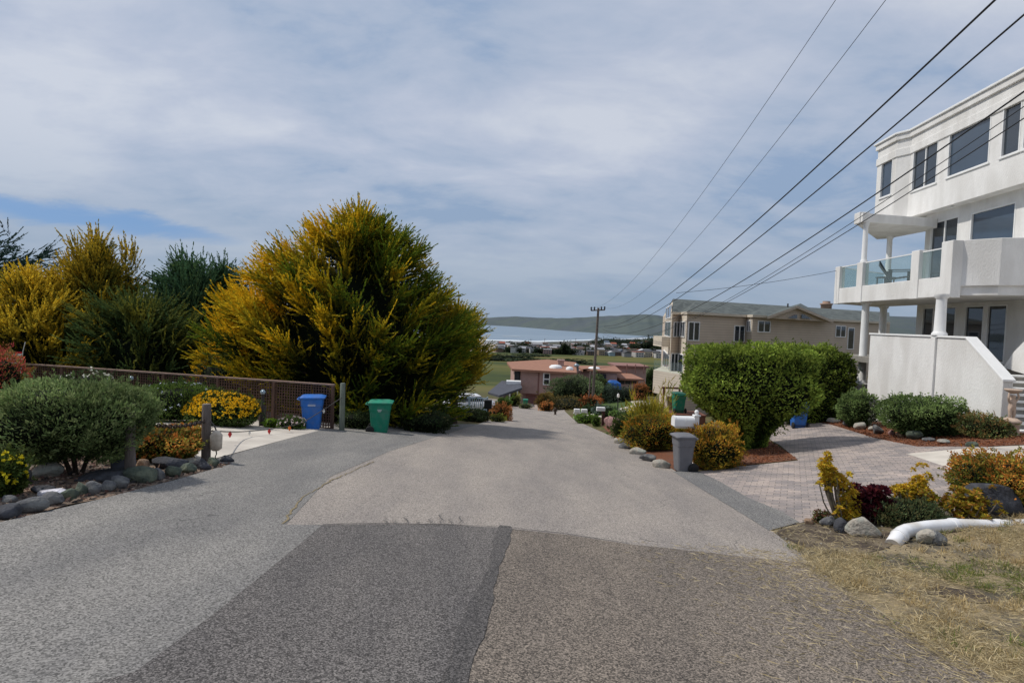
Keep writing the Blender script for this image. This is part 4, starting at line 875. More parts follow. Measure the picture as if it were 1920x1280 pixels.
def window(root, c, h, frm=TRIM, gl=None, bars=0, hb=0, t=.05, depth=.1, nm='window', sill=True, fy=-.012):
    a, b, d, e = h; gl = gl or GL; f = MB()
    f.box(a, b, c + fy, c + depth - .02, d, d + t); f.box(a, b, c + fy, c + depth - .02, e - t, e); f.box(a, a + t, c + fy, c + depth - .02, d + t, e - t); f.box(b - t, b, c + fy, c + depth - .02, d + t, e - t)
    for k in range(bars):
        x = a + (b - a) * (k + 1) / (bars + 1); f.box(x - t * .6, x + t * .6, c + .02, c + depth - .02, d + t, e - t)
    for k in range(hb):
        z = d + (e - d) * (k + 1) / (hb + 1); f.box(a + t, b - t, c + .03, c + depth - .02, z - t * .4, z + t * .4)
    w_ = f.build(nm, frm, root)
    g = MB(); g.add([(a + t * .5, c + depth - .03, d + t * .5), (b - t * .5, c + depth - .03, d + t * .5), (b - t * .5, c + depth - .03, e - t * .5), (a + t * .5, c + depth - .03, e - t * .5)], [(0, 1, 2, 3)]); g.build('pane', gl, w_)
    if sill:
        q = MB(); q.box(a - .05, b + .05, c - .05, c + .02, d - .05, d - .001); q.build('sill', frm, w_)
    return w_

def white_house():
    O = Vector((18.8, 25.0, -2.6)); ang = math.atan2(-.9968, -.0797)
    t = thing('white_house', 'three storey white stucco house with curved corner, balcony and side stair on the right', 'house', O, ang)
    h = House(t, O, ang); Z = lambda z: z + 2.6
    def uw(X, Y): p = Vector((X, Y, 0)) - Vector((O.x, O.y, 0)); return (p.dot(h.eu), p.dot(h.ew))
    UE = 12.0
    # --- top storey: wall on w=0 plus faceted far corner
    zt, zb = Z(11.15), Z(7.30)
    w1 = h.rect(0, (1711, 277, 358), (1758, 258, 343)); w2 = h.rect(0, (1778, 244, 332), (1857, 209, 305)); w3 = h.rect(0, (1879, 191, 297), (1915, 176, 281))
    w4 = (w3[1] + .12, w3[1] + 1.0, w3[2], w3[3]); w5 = (w4[1] + .9, w4[1] + 3.2, w2[2], w2[3])
    holes = [w1, w2, w3, w4, w5]; k0 = h.inv(1706, 320, 0)[0]
    mb = MB(); wall_holes(mb, 0, k0, UE, zb, zt, holes)
    c1, c2 = (h.inv(1680, 320, -.34)[0], -.34), (h.inv(1644, 330, -.34)[0], -.34)
    mb.add([(k0, 0, zb), (c1[0], c1[1], zb), (c1[0], c1[1], zt), (k0, 0, zt)], [(0, 1, 2, 3)])
    w0 = h.rect(-.34, (1651, 298, 374), (1673, 290, 362)); 
    wall_holes(mb, -.34, c2[0], c1[0], zb, zt, [w0])
    mb.add([(c2[0], c2[1], zb), (c2[0] + .1, 9, zb), (c2[0] + .1, 9, zt), (c2[0], c2[1], zt)], [(0, 1, 2, 3)])
    mb.add([(UE, 0, zb), (UE, 9, zb), (UE, 9, zt), (UE, 0, zt)], [(0, 1, 2, 3)])
    mb.add([(c2[0], c2[1], zb), c1 + (zb,), (k0, 0, zb), (UE, 0, zb), (UE, 9, zb), (c2[0] + .1, 9, zb)], [(0, 1, 2, 3, 4, 5)])
    wl = mb.build('upper_wall', STUC, t)
    window(t, 0, w1, gl=GL, bars=1); window(t, 0, w2, gl=GLB); window(t, 0, w3); window(t, 0, w4); window(t, 0, w5, gl=GLB); window(t, -.34, w0, gl=GLB)
    # band mouldings and roof coping following the outline
    outl = [(c2[0], c2[1]), c1, (0, 0), (UE, 0)]
    def band(off, z0, z1, nm, m):
        q = MB(); o1 = [(c2[0] - off, c2[1] - off), (c1[0] + off * .3, c1[1] - off), (k0 + off * .25, -off), (UE, -off)]; ins = [(c2[0] - off, .5), (UE, .5)]
        q.prism(o1 + ins[::-1], z0, z1); return q.build(nm, m, t, bevel=.02)
    band(.05, Z(10.35), Z(10.72), 'moulding', STUC); band(.09, zt - .001, Z(11.42), 'moulding', STUC); band(.16, Z(11.42), Z(11.52), 'roof_edge', TRIM)
    q = MB(); q.prism([(c2[0], c2[1]), c1, (k0, 0), (UE, 0), (UE, 9), (c2[0], 9)], Z(11.52), Z(11.56)); q.build('roof', mat('roof_gravel', (.3, .3, .3, 1)), t)
    # --- middle storey on w=.55
    C2 = .55; zf = Z(3.55)
    d1 = h.rect(C2, (1744, 418, 485), (1796, 406, 476)); d1 = (d1[0], d1[1], Z(3.7), d1[3]); m2 = h.rect(C2, (1819, 400, 460), (1903, 379, 459))
    m3 = (m2[1] + .6, m2[1] + 2.6, m2[2], m2[3])
    L0 = h.inv(1735, 440, C2)[0]
    mb = MB(); wall_holes(mb, C2, L0, UE, zf, zb, [d1, m2, m3]); mb.add([(L0, C2, zf), (L0, 9, zf), (L0, 9, zb), (L0, C2, zb)], [(0, 1, 2, 3)]); mb.add([(UE, C2, zf), (UE, 9, zf), (UE, 9, zb), (UE, C2, zb)], [(0, 1, 2, 3)])
    mb.build('middle_wall', STUC, t)
    window(t, C2, d1, bars=1, nm='sliding_door', sill=False); window(t, C2, m2, gl=GLB); window(t, C2, m3, gl=GLB)
    # --- ground storey on w=.55
    zp = Z(.62); L1 = h.inv(1718, 600, C2)[0]
    e1 = h.rect(C2, (1731, 574, 676), (1745, 573, 678)); e2 = h.rect(C2, (1762, 572, 680), (1783, 571, 680)); e3 = h.rect(C2, (1811, 578, 678), (1838, 577, 678)); e4 = h.rect(C2, (1853, 577, 678), (1881, 576, 678))
    es = [(a, b, zp + .06, Z(2.95)) for a, b, _, _ in (e1, e2, e3, e4)]; es = [(a - .12, b + .12, c, d) for a, b, c, d in es]; es[1] = (es[1][0] - .1, es[1][1] + .1, es[1][2], es[1][3])
    mb = MB(); wall_holes(mb, C2, L1, UE, zp - 3.2, zf, es, .10); mb.add([(L1, C2, zp - 3.2), (L1, 9, zp - 3.2), (L1, 9, zf), (L1, C2, zf)], [(0, 1, 2, 3)]); mb.add([(UE, C2, zp - 3.2), (UE, 9, zp - 3.2), (UE, 9, zf), (UE, C2, zf)], [(0, 1, 2, 3)])
    mb.build('lower_wall', STUC, t)
    for e in es: window(t, C2, e, nm='glazed_door', sill=False, t=.05, depth=.08)
    # porch floor
    A = uw(15.75, 26.0); B = uw(15.25, 18.4); Cc = uw(15.2, 17.9)
    pf = MB(); pf.prism([(L1, C2 - .01), (L1, -3.15), (6.6, -3.25), (6.6, C2 - .01)], zp - .25, zp); pf.build('porch_floor', CONCG, t)
    # --- stair side wall (white), top level then sloping down to the near end
    a0 = h.inv(1631, 640, -3.6)[0]; ws = -3.6; a1 = h.inv(1812, 634, ws)[0]; a2 = h.inv(1881, 714, ws)[0]; dsh = a2 - uw(15.2, 16.45)[0]
    def gz(u): p = Vector((O.x, O.y, 0)) + h.eu * u + h.ew * ws; return Hf(p.x, p.y) + 2.6 - .3
    sw = MB(); ptsu = [a0, a1, a2]; top = [Z(1.6), Z(1.58), Z(.36)]
    V = []; 
    for wv in (ws, ws + .28): V += [(u, wv, gz(u)) for u in ptsu] + [(u, wv, z) for u, z in zip(ptsu, top)]
    sw.add(V, [(0, 1, 4, 3), (1, 2, 5, 4), (6, 7, 10, 9), (7, 8, 11, 10), (0, 3, 9, 6), (2, 5, 11, 8), (3, 4, 10, 9), (4, 5, 11, 10)])
    sw.build('stair_wall', STUC, t, bevel=.02)
    cp = MB(); V = []
    for wv in (ws - .04, ws + .32):
        for dz in (.002, .07): V += [(u + (-.03 if i == 0 else .04 if i == 2 else 0), wv, z + dz) for i, (u, z) in enumerate(zip(ptsu, top))]
    cp.add(V, [(0, 1, 4, 3), (1, 2, 5, 4), (6, 7, 10, 9), (7, 8, 11, 10), (3, 4, 10, 9), (4, 5, 11, 10), (0, 1, 7, 6), (1, 2, 8, 7), (0, 3, 9, 6), (2, 5, 11, 8)]); cp.build('wall_cap', TRIM, t, bevel=.01)
    pu = h.inv(1753, 640, ws)[0]
    pp = MB(); pp.box(pu - .11, pu + .11, ws - .07, ws - .001, gz(pu), Z(1.59)); pp.build('pilaster', STUC, t)
    # steps
    n = 9; s0 = uw(15.4, 18.7)[0] + dsh; s1 = uw(15.4, 16.1)[0] + dsh; z0s = Z(-1.0)
    for i in range(n):
        zz_ = zp - (zp - z0s) * (i + 1) / n; ua = s0 + (s1 - s0) * i / n
        st = MB(); st.box(ua - .02, ua + (s1 - s0) / n + .03, ws + .285, ws + 2.4, zz_ - .05, zz_); st.build('step_tread', TRIM, t)
        st = MB(); st.box(ua - .3, ua + (s1 - s0) / n - .01, ws + .29, ws + 2.38, zz_ - .9, zz_ - .052); st.build('step_riser', CONCG, t)
    # flared wall right of the steps and glass side rail
    fw = MB(); prof = [(s0 + .4, Z(3.6)), (s0 + .45, Z(2.6)), (s0 + .2, Z(1.9)), (s0 - .5, Z(1.2)), (s0 - .9, Z(.62)), (s1 + 2.6, Z(-.4)), (s1 + 2.6, Z(3.6))]
    wv0, wv1 = ws + 2.45, ws + 2.7; m_ = len(prof)
    fw.add([(u, wv0, z) for u, z in prof] + [(u, wv1, z) for u, z in prof], [tuple(range(m_)), tuple(range(2 * m_ - 1, m_ - 1, -1))] + [(i, (i + 1) % m_, m_ + (i + 1) % m_, m_ + i) for i in range(m_)]); fw.build('flared_wall', STUC, t)
    # --- balcony
    zb0, zb1 = Z(3.05), Z(3.65)
    bA, bB, bC, bD, bE = uw(15.85, 26.1), uw(15.45, 19.0), uw(16.35, 18.1), uw(17.3, 17.75), uw(18.9, 17.7)
    bF = uw(19.5, 28.2)
    bf = MB(); bf.prism([bA, bB, bC, bD, bE, (bE[0], C2 - .01), (L0, C2 - .01), bF], zb0 + .04, zb1 - .05); bf.build('balcony_floor', STUC, t)
    def seg(a, b, z0, z1, th, nm, m, ins=0, bv=.0):
        a = Vector(a); b = Vector(b); d = (b - a).normalized(); nn = Vector((-d.y, d.x)) * th / 2; a = a + d * ins; b = b - d * ins
        q = MB(); q.prism([a - nn, b - nn, b + nn, a + nn], z0, z1); return q.build(nm, m, t, bevel=bv)
    dirAB = (Vector(bB) - Vector(bA))
    seg(bA, bB, zb0, zb1 + .12, .22, 'balcony_fascia', STUC, .0, .02); seg(bA, bF, zb0, zb1 + .12, .22, 'balcony_fascia', STUC, .14, .02)
    def pier(p, z0, z1, s=.20, nm='balcony_pier'):
        q = MB(); q.box(p[0] - s, p[0] + s, p[1] - s * .62, p[1] + s * .62, z0, z1); q.build(nm, STUC, t, bevel=.02)
    rt = Z(4.84)
    fr = lambda k: tuple(Vector(bA) + dirAB * k)
    pv = [h.inv(1612, 520, -3.1)[0], h.inv(1706, 510, -3.2)[0]]
    ks = [(p - bA[0]) / dirAB.x for p in pv]
    pier(bA, zb0 - .02, rt, .21); pier(fr(ks[0]), zb0 - .02, rt, .23); pier(fr(ks[1]), zb0 - .02, rt + .05, .23); pier(bB, zb0 - .05, Z(5.0), .28)
    def glass(a, b, nm='glass_panel'):
        g_ = seg(a, b, zb1 + .16, rt - .06, .015, nm, RG, .2); r_ = seg(a, b, rt - .05, rt - .01, .05, 'hand_rail', TRIM, .18); return g_
    glass(bA, fr(ks[0])); glass(fr(ks[0]), fr(ks[1])); glass(fr(ks[1]), bB); glass(bA, bF)
    seg(bB, bC, Z(3.40), Z(5.0), .2, 'balcony_wall', STUC, -.04, .02); seg(bC, bD, Z(3.40), Z(5.0), .2, 'balcony_wall', STUC, -.03, .02); seg(bD, bE, Z(3.40), Z(5.0), .2, 'balcony_wall', STUC, -.03, .02)
    # --- columns
    def column(p, z0, z1, r=.15, ped=None, nm='column'):
        q = MB(); q.lathe([(r * 1.35, z0), (r * 1.35, z0 + .06), (r * 1.12, z0 + .11), (r, z0 + .16), (r * .9, z1 - .2), (r * .92, z1 - .16), (r * 1.25, z1 - .1), (r * 1.3, z1)], 24, (p[0], p[1], 0)); c_ = q.build(nm, TRIM, t)
        if ped:
            q = MB(); q.box(p[0] - .30, p[0] + .30, p[1] - .30, p[1] + .30, ped, z0 - .11); q.box(p[0] - .35, p[0] + .35, p[1] - .35, p[1] + .35, z0 - .11, z0 - .001); q.build('pedestal', STUC, c_, bevel=.01)
        return c_
    k0 = fr(ks[0]); cpx = (k0[0] + .1, k0[1] + .3)
    pw = Vector((O.x, O.y, 0)) + h.eu * cpx[0] + h.ew * cpx[1]
    column((k0[0] - .05, k0[1] + .25), Z(-.62), zb0 + .03, .16, Hf(pw.x, pw.y) + 2.6 - .3)
    column((pu, ws + .13), Z(1.66), zb0 + .03, .17)
    column(uw(18.7, 27.0), Z(-.8), zb0 + .03, .17, Z(-4.0)); column((k0[0], k0[1] + .02), rt + .001, Z(6.62), .11); column(uw(19.0, 27.3), rt - .9, Z(6.62), .13)
    # --- canopy over the far end of the balcony
    ca = MB(); p1 = (k0[0] - .35, k0[1] - .25); p2 = uw(19.4, 28.0)
    ca.prism([p1, (p1[0] + .55, p1[1]), (L0 + .8, C2 - .02), (L0 + .3, C2 + .3), p2, (p2[0] - .3, p2[1] - .4)], Z(6.62), Z(7.02)); ca.build('canopy', STUC, t, bevel=.02)
    q = MB(); q.box(p1[0] - .05, p1[0] + .4, p1[1] - .05, p1[1] + .4, Z(6.60), Z(7.10)); q.build('canopy_corner', STUC, t, bevel=.02)
    q = MB(); q.lathe([(.0 + .02, 0), (.07, .02), (.07, .06), (.02, .08)], 14, (1.6, .25, zb - .08)); q.build('soffit_lamp', TRIM, t)
    return h, uw, Z, zb1
WH, uw_, Z_, zbal = white_house()
def chair():
    p = P(1664, 536, 22.6); base = Vector((p.x + .5, p.y + .3, 1.05 + .0))
    t = thing('adirondack_chair', 'dark slatted garden chair on the white house balcony behind the glass', 'chair', (p.x + .55, p.y, zbal - 2.6 - .03), R(60)); t.scale = (1.15, 1.15, 1.18)
    m = mat('dark_teal_wood', (.035, .05, .055, 1), (.025, .035, .04, 1), .6, 6)
    for i in range(6):
        q = MB(); x = -.27 + i * .1; hgt = .98 - .05 * abs(i - 2.5); q.add([(x, .30, .30), (x + .085, .30, .30), (x + .085, .66, hgt), (x, .66, hgt), (x, .33, .29), (x + .085, .33, .29), (x + .085, .69, hgt - .01), (x, .69, hgt - .01)], [(0, 1, 2, 3), (4, 5, 6, 7), (0, 1, 5, 4), (2, 3, 7, 6), (0, 3, 7, 4), (1, 2, 6, 5)]); q.build('back_slat', m, t)
    q = MB()
    for i in range(5): q.box(-.28, .32, -.25 + i * .12, -.15 + i * .12, .38 - i * .02, .405 - i * .02)
    q.build('seat', m, t)
    for s in (-.34, .32):
        q = MB(); q.box(s, s + .12, -.38, .42, .60, .625); q.build('armrest', m, t)
        q = MB(); q.box(s + .03, s + .08, -.32, -.22, 0, .60); q.build('leg', m, t)
        q = MB(); q.box(s + .03, s + .08, .30, .40, 0, .60); q.build('leg', m, t)
chair()
t = thing('side_table', 'low dark side table beside the garden chair on the balcony', 'table', (P(1646, 530, 23.6).x + .4, 23.7, zbal - 2.63), R(20))
mt_ = mat('dark_teal_wood', (.03, .04, .045, 1)); q = MB(); q.box(-.3, .3, -.25, .25, .50, .54); q.build('table_top', mt_, t)
for sx in (-.26, .22):
    for sy in (-.22, .18): q = MB(); q.box(sx, sx + .04, sy, sy + .04, 0, .5); q.build('leg', mt_, t)

# ================================================================ BEIGE HOUSE
def siding(name, c, rows=.17):
    m, nt, b = nodes(name); N = nt.nodes; L = nt.links; b.inputs['Roughness'].default_value = .8; b.inputs['Specular IOR Level'].default_value = .2
    tc = N.new('ShaderNodeTexCoord'); sp = N.new('ShaderNodeSeparateXYZ'); L.new(tc.outputs['Object'], sp.inputs[0])
    a = N.new('ShaderNodeMath'); a.operation = 'DIVIDE'; a.inputs[1].default_value = rows; L.new(sp.outputs[2], a.inputs[0]); f_ = N.new('ShaderNodeMath'); f_.operation = 'FRACT'; L.new(a.outputs[0], f_.inputs[0])
    r = N.new('ShaderNodeValToRGB'); e = r.color_ramp.elements; e[0].position = 0; e[0].color = tuple(x * .45 for x in c) + (1,); e[1].position = .16; e[1].color = tuple(c) + (1,); L.new(f_.outputs[0], r.inputs[0])
    n = N.new('ShaderNodeTexNoise'); n.inputs['Scale'].default_value = 1.2; n.inputs['Detail'].default_value = 5; L.new(tc.outputs['Object'], n.inputs['Vector']); r2 = N.new('ShaderNodeValToRGB'); r2.color_ramp.elements[0].color = (.82, .82, .82, 1); r2.color_ramp.elements[1].color = (1.1, 1.1, 1.1, 1); L.new(n.outputs['Fac'], r2.inputs[0])
    mx = N.new('ShaderNodeMix'); mx.data_type = 'RGBA'; mx.blend_type = 'MULTIPLY'; mx.inputs[0].default_value = 1; L.new(r.outputs[0], mx.inputs[6]); L.new(r2.outputs[0], mx.inputs[7]); L.new(mx.outputs[2], b.inputs['Base Color'])
    bp = N.new('ShaderNodeBump'); bp.inputs['Strength'].default_value = .5; bp.inputs['Distance'].default_value = .03; L.new(f_.outputs[0], bp.inputs['Height']); L.new(bp.outputs[0], b.inputs['Normal']); return m
def shingle(name, c1, c2):
    m, nt, b = nodes(name); N = nt.nodes; L = nt.links; b.inputs['Roughness'].default_value = .9
    tc = N.new('ShaderNodeTexCoord'); mp = N.new('ShaderNodeMapping'); mp.inputs['Scale'].default_value = (2.2, 2.2, 4.5); L.new(tc.outputs['Object'], mp.inputs[0])
    v = N.new('ShaderNodeTexVoronoi'); v.distance = 'CHEBYCHEV'; v.inputs['Scale'].default_value = 1.4; L.new(mp.outputs[0], v.inputs['Vector']); s_ = N.new('ShaderNodeSeparateColor'); L.new(v.outputs['Color'], s_.inputs[0])
    r = N.new('ShaderNodeValToRGB'); r.color_ramp.elements[0].color = c1; r.color_ramp.elements[1].color = c2; L.new(s_.outputs[0], r.inputs[0]); L.new(r.outputs[0], b.inputs['Base Color']); return m
BEI = siding('beige_siding', (.60, .50, .405)); CREAM_SUN = siding('cream_sunlit_siding', (.70, .62, .51)); SHG = shingle('grey_green_shingle', (.055, .065, .062, 1), (.115, .13, .12, 1))
def beige_house():
    zE = 2.62; pts = [(1246, 46), (1259, 36.0), (1274.5, 36.6), (1287, 34.4), (1399, 37.2), (1410, 36.2), (1602, 41.2), (1668, 43)]
    W = [Vector((ray(px, 620).x * Y, Y)) for px, Y in pts]; W += [Vector((33, 50)), Vector((W[0].x + 1.5, 52))]
    O = Vector((W[3].x, W[3].y, Hf(W[3].x, W[3].y))); t = thing('beige_house', 'long beige sided two storey house with grey shingle roof behind the tall hedge', 'house', O)
    loc = [(p.x - O.x, p.y - O.y) for p in W]; zb = -7.5 - O.z; ze = zE - O.z
    mb = MB(); mb.prism(loc, zb, ze, 0, cap=False)
    # sunlight painted in as lighter siding on the sun facing returns
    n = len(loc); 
    wl = mb.build('wall', [BEI, CREAM_SUN], t)
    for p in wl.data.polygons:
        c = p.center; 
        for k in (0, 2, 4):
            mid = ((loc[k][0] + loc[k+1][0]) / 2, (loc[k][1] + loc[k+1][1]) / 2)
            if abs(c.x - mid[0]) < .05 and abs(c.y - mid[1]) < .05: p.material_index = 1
    # roof: front slope from the eave outline to the ridge
    r0 = P(1262, 560, 39.5); r1 = P(1640, 584, 47.5); r2 = Vector((34, 50.5, 3.7))
    ev = []; ov = .35
    for i in range(1, 8):
        p = W[i]; d = ray(pts[i][0], 600); back = Vector((-p.x, -p.y)).normalized() * ov; ev.append(Vector((p.x + back.x, p.y + back.y, zE + .03)))
    rid = [r0, r0.lerp(r1, .05), r0.lerp(r1, .1), r0.lerp(r1, .4), r0.lerp(r1, .42), r1, r1 + Vector((2, 1, 0))]
    rb = MB(); V = [v - O for v in ev] + [v - O for v in rid]; m_ = len(ev)
    rb.add(V, [(i, i + 1, m_ + i + 1, m_ + i) for i in range(m_ - 1)])
    rb.add([v - Vector((0, 0, .16)) for v in V[:m_]] + V[:m_], [(i, i + 1, m_ + i + 1, m_ + i) for i in range(m_ - 1)], 1)
    # back slope and left gable
    bk = [Vector((W[9].x, W[9].y, zE)), Vector((W[8].x, W[8].y, zE))]
    rb.add([r0 - O, r1 - O, r1 + Vector((2, 1, 0)) - O, bk[1] - O, bk[0] - O], [(0, 1, 2, 3, 4)])
    rb.build('roof', [SHG, CREAM_SUN], t)
    gbl = MB(); le = Vector((W[0].x, W[0].y, zE)); gbl.add([ev[0] - O + Vector((.05, .3, 0)), r0 - O - Vector((0, 0, .12)), Vector((W[9].x, W[9].y, zE)) - O, le - O], [(0, 1, 2, 3)]); gbl.build('gable_end', CREAM_SUN, t)
    # small front gable with triangular windows
    a, b_ = P(1446, 597, 36.4), P(1566, 604, 39.6); pk = P(1501, 577, 37.7); bck = P(1501, 571, 44.5)
    gb_ = MB(); fw = Vector((-.35, -.45, 0)); gb_.add([v - O for v in (a + fw, b_ + fw, pk + fw)], [(0, 1, 2)]); gb_.build('gable_wall', BEI, t)
    gr_ = MB(); up_ = Vector((0, 0, .10)); A_, B_, K_ = a + fw * 2 + up_, b_ + fw * 2 + up_, pk + fw * 2 + up_
    gr_.add([v - O for v in (A_, K_, bck + up_, a + Vector((1.2, 3, .5)))], [(0, 1, 2, 3)]); gr_.add([v - O for v in (K_, B_, b_ + Vector((1.0, 3, .5)), bck + up_)], [(0, 1, 2, 3)])
    dn = Vector((0, 0, -.18)); gr_.add([v - O for v in (A_, K_, K_ + dn, A_ + dn)], [(0, 1, 2, 3)], 1); gr_.add([v - O for v in (K_, B_, B_ + dn, K_ + dn)], [(0, 1, 2, 3)], 1); gr_.build('gable_roof', [SHG, BEI], t)
    fw2 = fw * 1.15
    for tri in (((1477, 596), (1495, 597), (1495, 589)), ((1503, 597), (1523, 598), (1503, 589), (1508, 590))):
        q = MB(); vs = []
        for (x, y) in tri:
            k = (x - 1446) / 120; Y = 36.4 + 3.2 * k - .62; vs.append(P(x, y, Y) - O)
        if len(vs) == 4: vs = [vs[0], vs[1], vs[3], vs[2]]
        q.add(vs, [tuple(range(len(vs)))]); q.build('gable_window', GL, t)
    def wwin(i, f0, f1, z0, z1, bars=1, gl=None, nm='window'):
        A = Vector(loc[i]); B = Vector(loc[i + 1]); d = B - A; L_ = d.length; an = math.atan2(d.y, d.x)
        e = bpy.data.objects.new
        u0, u1 = L_ * f0, L_ * f1; M = Matrix.Translation((A.x, A.y, 0)) @ Matrix.Rotation(an, 4, 'Z')
        f = MB(); T = .06; D0, D1 = -.06, .02
        f.box(u0, u1, D0, D1, z0, z0 + T, M=M); f.box(u0, u1, D0, D1, z1 - T, z1, M=M); f.box(u0, u0 + T, D0, D1, z0 + T, z1 - T, M=M); f.box(u1 - T, u1, D0, D1, z0 + T, z1 - T, M=M)
        for k in range(bars):
            x = u0 + (u1 - u0) * (k + 1) / (bars + 1); f.box(x - .035, x + .035, D0, D1, z0 + T, z1 - T, M=M)
        w_ = f.build(nm, TRIM, t); g = MB(); g.add([M @ Vector(v) for v in ((u0, -.03, z0), (u1, -.03, z0), (u1, -.03, z1), (u0, -.03, z1))], [(0, 1, 2, 3)]); g.build('pane', gl or GL, w_)
    def zpx(px, py, Y): return P(px, py, Y).z - O.z
    # (segment, start fraction, end fraction, bottom, top)
    wwin(3, .02, .20, zpx(1300, 639, 34.6), zpx(1300, 603, 34.6)); wwin(3, .78, .97, zpx(1385, 641, 37), zpx(1385, 610, 37)); wwin(4, .15, .8, zpx(1404, 622, 36.8), zpx(1404, 600, 36.8), 1)
    wwin(5, .045, .155, zpx(1428, 623, 36.6), zpx(1428, 601, 36.6)); wwin(5, .79, .90, zpx(1570, 632, 40.2), zpx(1570, 610, 40.2)); wwin(5, .925, .995, zpx(1594, 655, 41), zpx(1594, 614, 41), 0, nm='glazed_door')
    wwin(1, .2, .95, zpx(1268, 632, 36), zpx(1268, 603, 36)); wwin(2, .15, .85, zpx(1280, 632, 35), zpx(1280, 602, 35), 1)
    wwin(0, .15, .95, zpx(1253, 632, 38), zpx(1253, 602, 38), 1); wwin(0, .2, .9, zpx(1253, 596, 38), zpx(1253, 572, 38), 1); wwin(0, .05, .95, zpx(1252, 700, 38), zpx(1252, 664, 38), 2); wwin(1, .05, .9, zpx(1268, 702, 36), zpx(1268, 662, 36), 1); wwin(2, .1, .8, zpx(1280, 702, 35), zpx(1280, 664, 35), 0)
    wwin(5, .3, .42, zpx(1470, 690, 38), zpx(1470, 665, 38))
    # balconies on the left end
    bl_ = MB(); p = P(1242, 640, 37.5) - O; bl_.box(p.x - .22, p.x + .5, p.y - .6, p.y + 1.6, p.z - .35, p.z + .35); bl_.build('upper_balcony', CREAM_SUN, t)
    dk = MB(); q0 = P(1225, 700, 36.5) - O; q1 = P(1280, 712, 33.6) - O; dk.prism([(q0.x, q0.y), (q1.x, q1.y), (q1.x + .9, q1.y + 2.6), (q0.x + 1.8, q0.y + 4)], q0.z - 1.3, q0.z + .25); dk.build('lower_deck', CREAM_SUN, t)
    gr2 = MB(); gr2.add([(q0.x, q0.y, q0.z + .26), (q1.x, q1.y, q0.z + .26), (q1.x, q1.y, q0.z + .95), (q0.x, q0.y, q0.z + .95)], [(0, 1, 2, 3)]); gr2.build('glass_panel', RG, t)
    # chimneys / vents
    c = P(1549, 578, 46.5) - O; q = MB(); q.lathe([(.42, -.9), (.42, .28), (.5, .32), (.5, .42), (.30, .44), (.30, .62)], 12, c); q.build('chimney', mat('clay_flue', (.40, .27, .20, 1), (.3, .2, .15, 1), .9), t)
    c = P(1477, 575, 42.0) - O; q = MB(); q.lathe([(.06, -.5), (.06, .25)], 8, c); q.build('vent_pipe', mat('vent_metal', (.08, .08, .08, 1)), t)
    # right hand wing, sunlight painted in as a pale roof colour
    w0, w1_ = P(1612, 604, 43.5), P(1668, 604, 44.5); q = MB(); q.add([v - O for v in (w0, w1_, P(1640, 588, 50), P(1606, 586, 49))], [(0, 1, 2, 3)]); q.build('wing_roof', mat('pale_sunlit_roof', (.52, .45, .36, 1), (.45, .38, .3, 1), .7, 3), t)
beige_house()
tag(pbush('dark_tree', 'dark green conifer seen between the beige house and the white house columns', 1690, 700, 78, 122, Y=50, seed=301, n=5000, leaf=.35, asp=.3, cols=((.02, .04, .015), (.035, .055, .02)), amp=.3, up=1.), cat='tree')
pbush('yellow_flax_plant', 'yellow green spiky plant in the gap left of the white stair wall', 1606, 700, 40, 50, Y=31, seed=302, n=900, leaf=.5, asp=.1, cols=((.25, .2, .03), (.14, .15, .03)), core=.4, up=1.2)

# ================================================================ HEDGES AND RIGHT PLANTS
HC = ((.045, .08, .016), (.07, .11, .022), (.028, .048, .012)); HT = ((.19, .24, .04), (.12, .17, .028))
tp = lambda z: .26 + .74 * smooth(.10, .66, z)
STEMG = mat('pale_stems', (.20, .17, .12, 1), (.1, .08, .06, 1), .9, 12)
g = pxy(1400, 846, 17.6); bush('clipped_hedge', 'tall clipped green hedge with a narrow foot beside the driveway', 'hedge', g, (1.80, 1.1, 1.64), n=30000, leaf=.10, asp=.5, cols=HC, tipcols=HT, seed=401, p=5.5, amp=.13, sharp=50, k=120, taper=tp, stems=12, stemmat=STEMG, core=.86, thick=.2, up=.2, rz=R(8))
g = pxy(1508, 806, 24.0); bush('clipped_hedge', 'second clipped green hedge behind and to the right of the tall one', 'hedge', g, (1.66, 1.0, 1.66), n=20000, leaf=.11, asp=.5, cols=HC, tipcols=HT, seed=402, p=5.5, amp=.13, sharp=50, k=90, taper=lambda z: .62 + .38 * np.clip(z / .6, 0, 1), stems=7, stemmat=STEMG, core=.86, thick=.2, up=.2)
OC = ((.21, .12, .02), (.15, .15, .025), (.08, .11, .02)); OT = ((.40, .17, .02), (.32, .24, .03), (.20, .21, .03))
OK = dict(leaf=.065, asp=.45, cols=OC, tipcols=OT, amp=.25, k=50, sharp=40, core=.8, up=.5)
pbush('orange_succulent_bush', 'orange succulent bush directly right of the grey bin', 1337, 880, 92, 78, Y=14.4, seed=411, n=9000, cols=((.18, .17, .03), (.28, .20, .03), (.09, .10, .02)), tipcols=((.36, .25, .03), (.36, .17, .025)), **{k: v for k, v in OK.items() if k not in ('cols', 'tipcols')})
pbush('orange_succulent_bush', 'large orange succulent bush directly left of the mailbox over the kerb stones', 1219, 843, 96, 66, seed=412, n=9500, **OK)
pbush('orange_succulent_bush', 'orange succulent bush rising behind the one left of the mailbox', 1244, 812, 74, 56, Y=20.5, seed=413, n=5500, **OK)
pbush('orange_succulent_bush', 'small rusty orange bush under the far end of the hedge by the barrel', 1560, 745, 70, 36, Y=26, seed=414, n=2500, cols=((.16, .08, .02), (.07, .06, .015)), leaf=.08)
pbush('low_green_bush', 'dark green low bush at the left end of the orange bushes', 1165, 822, 34, 36, Y=25, seed=415, n=2200, leaf=.09, cols=((.04, .07, .018), (.08, .10, .025)))
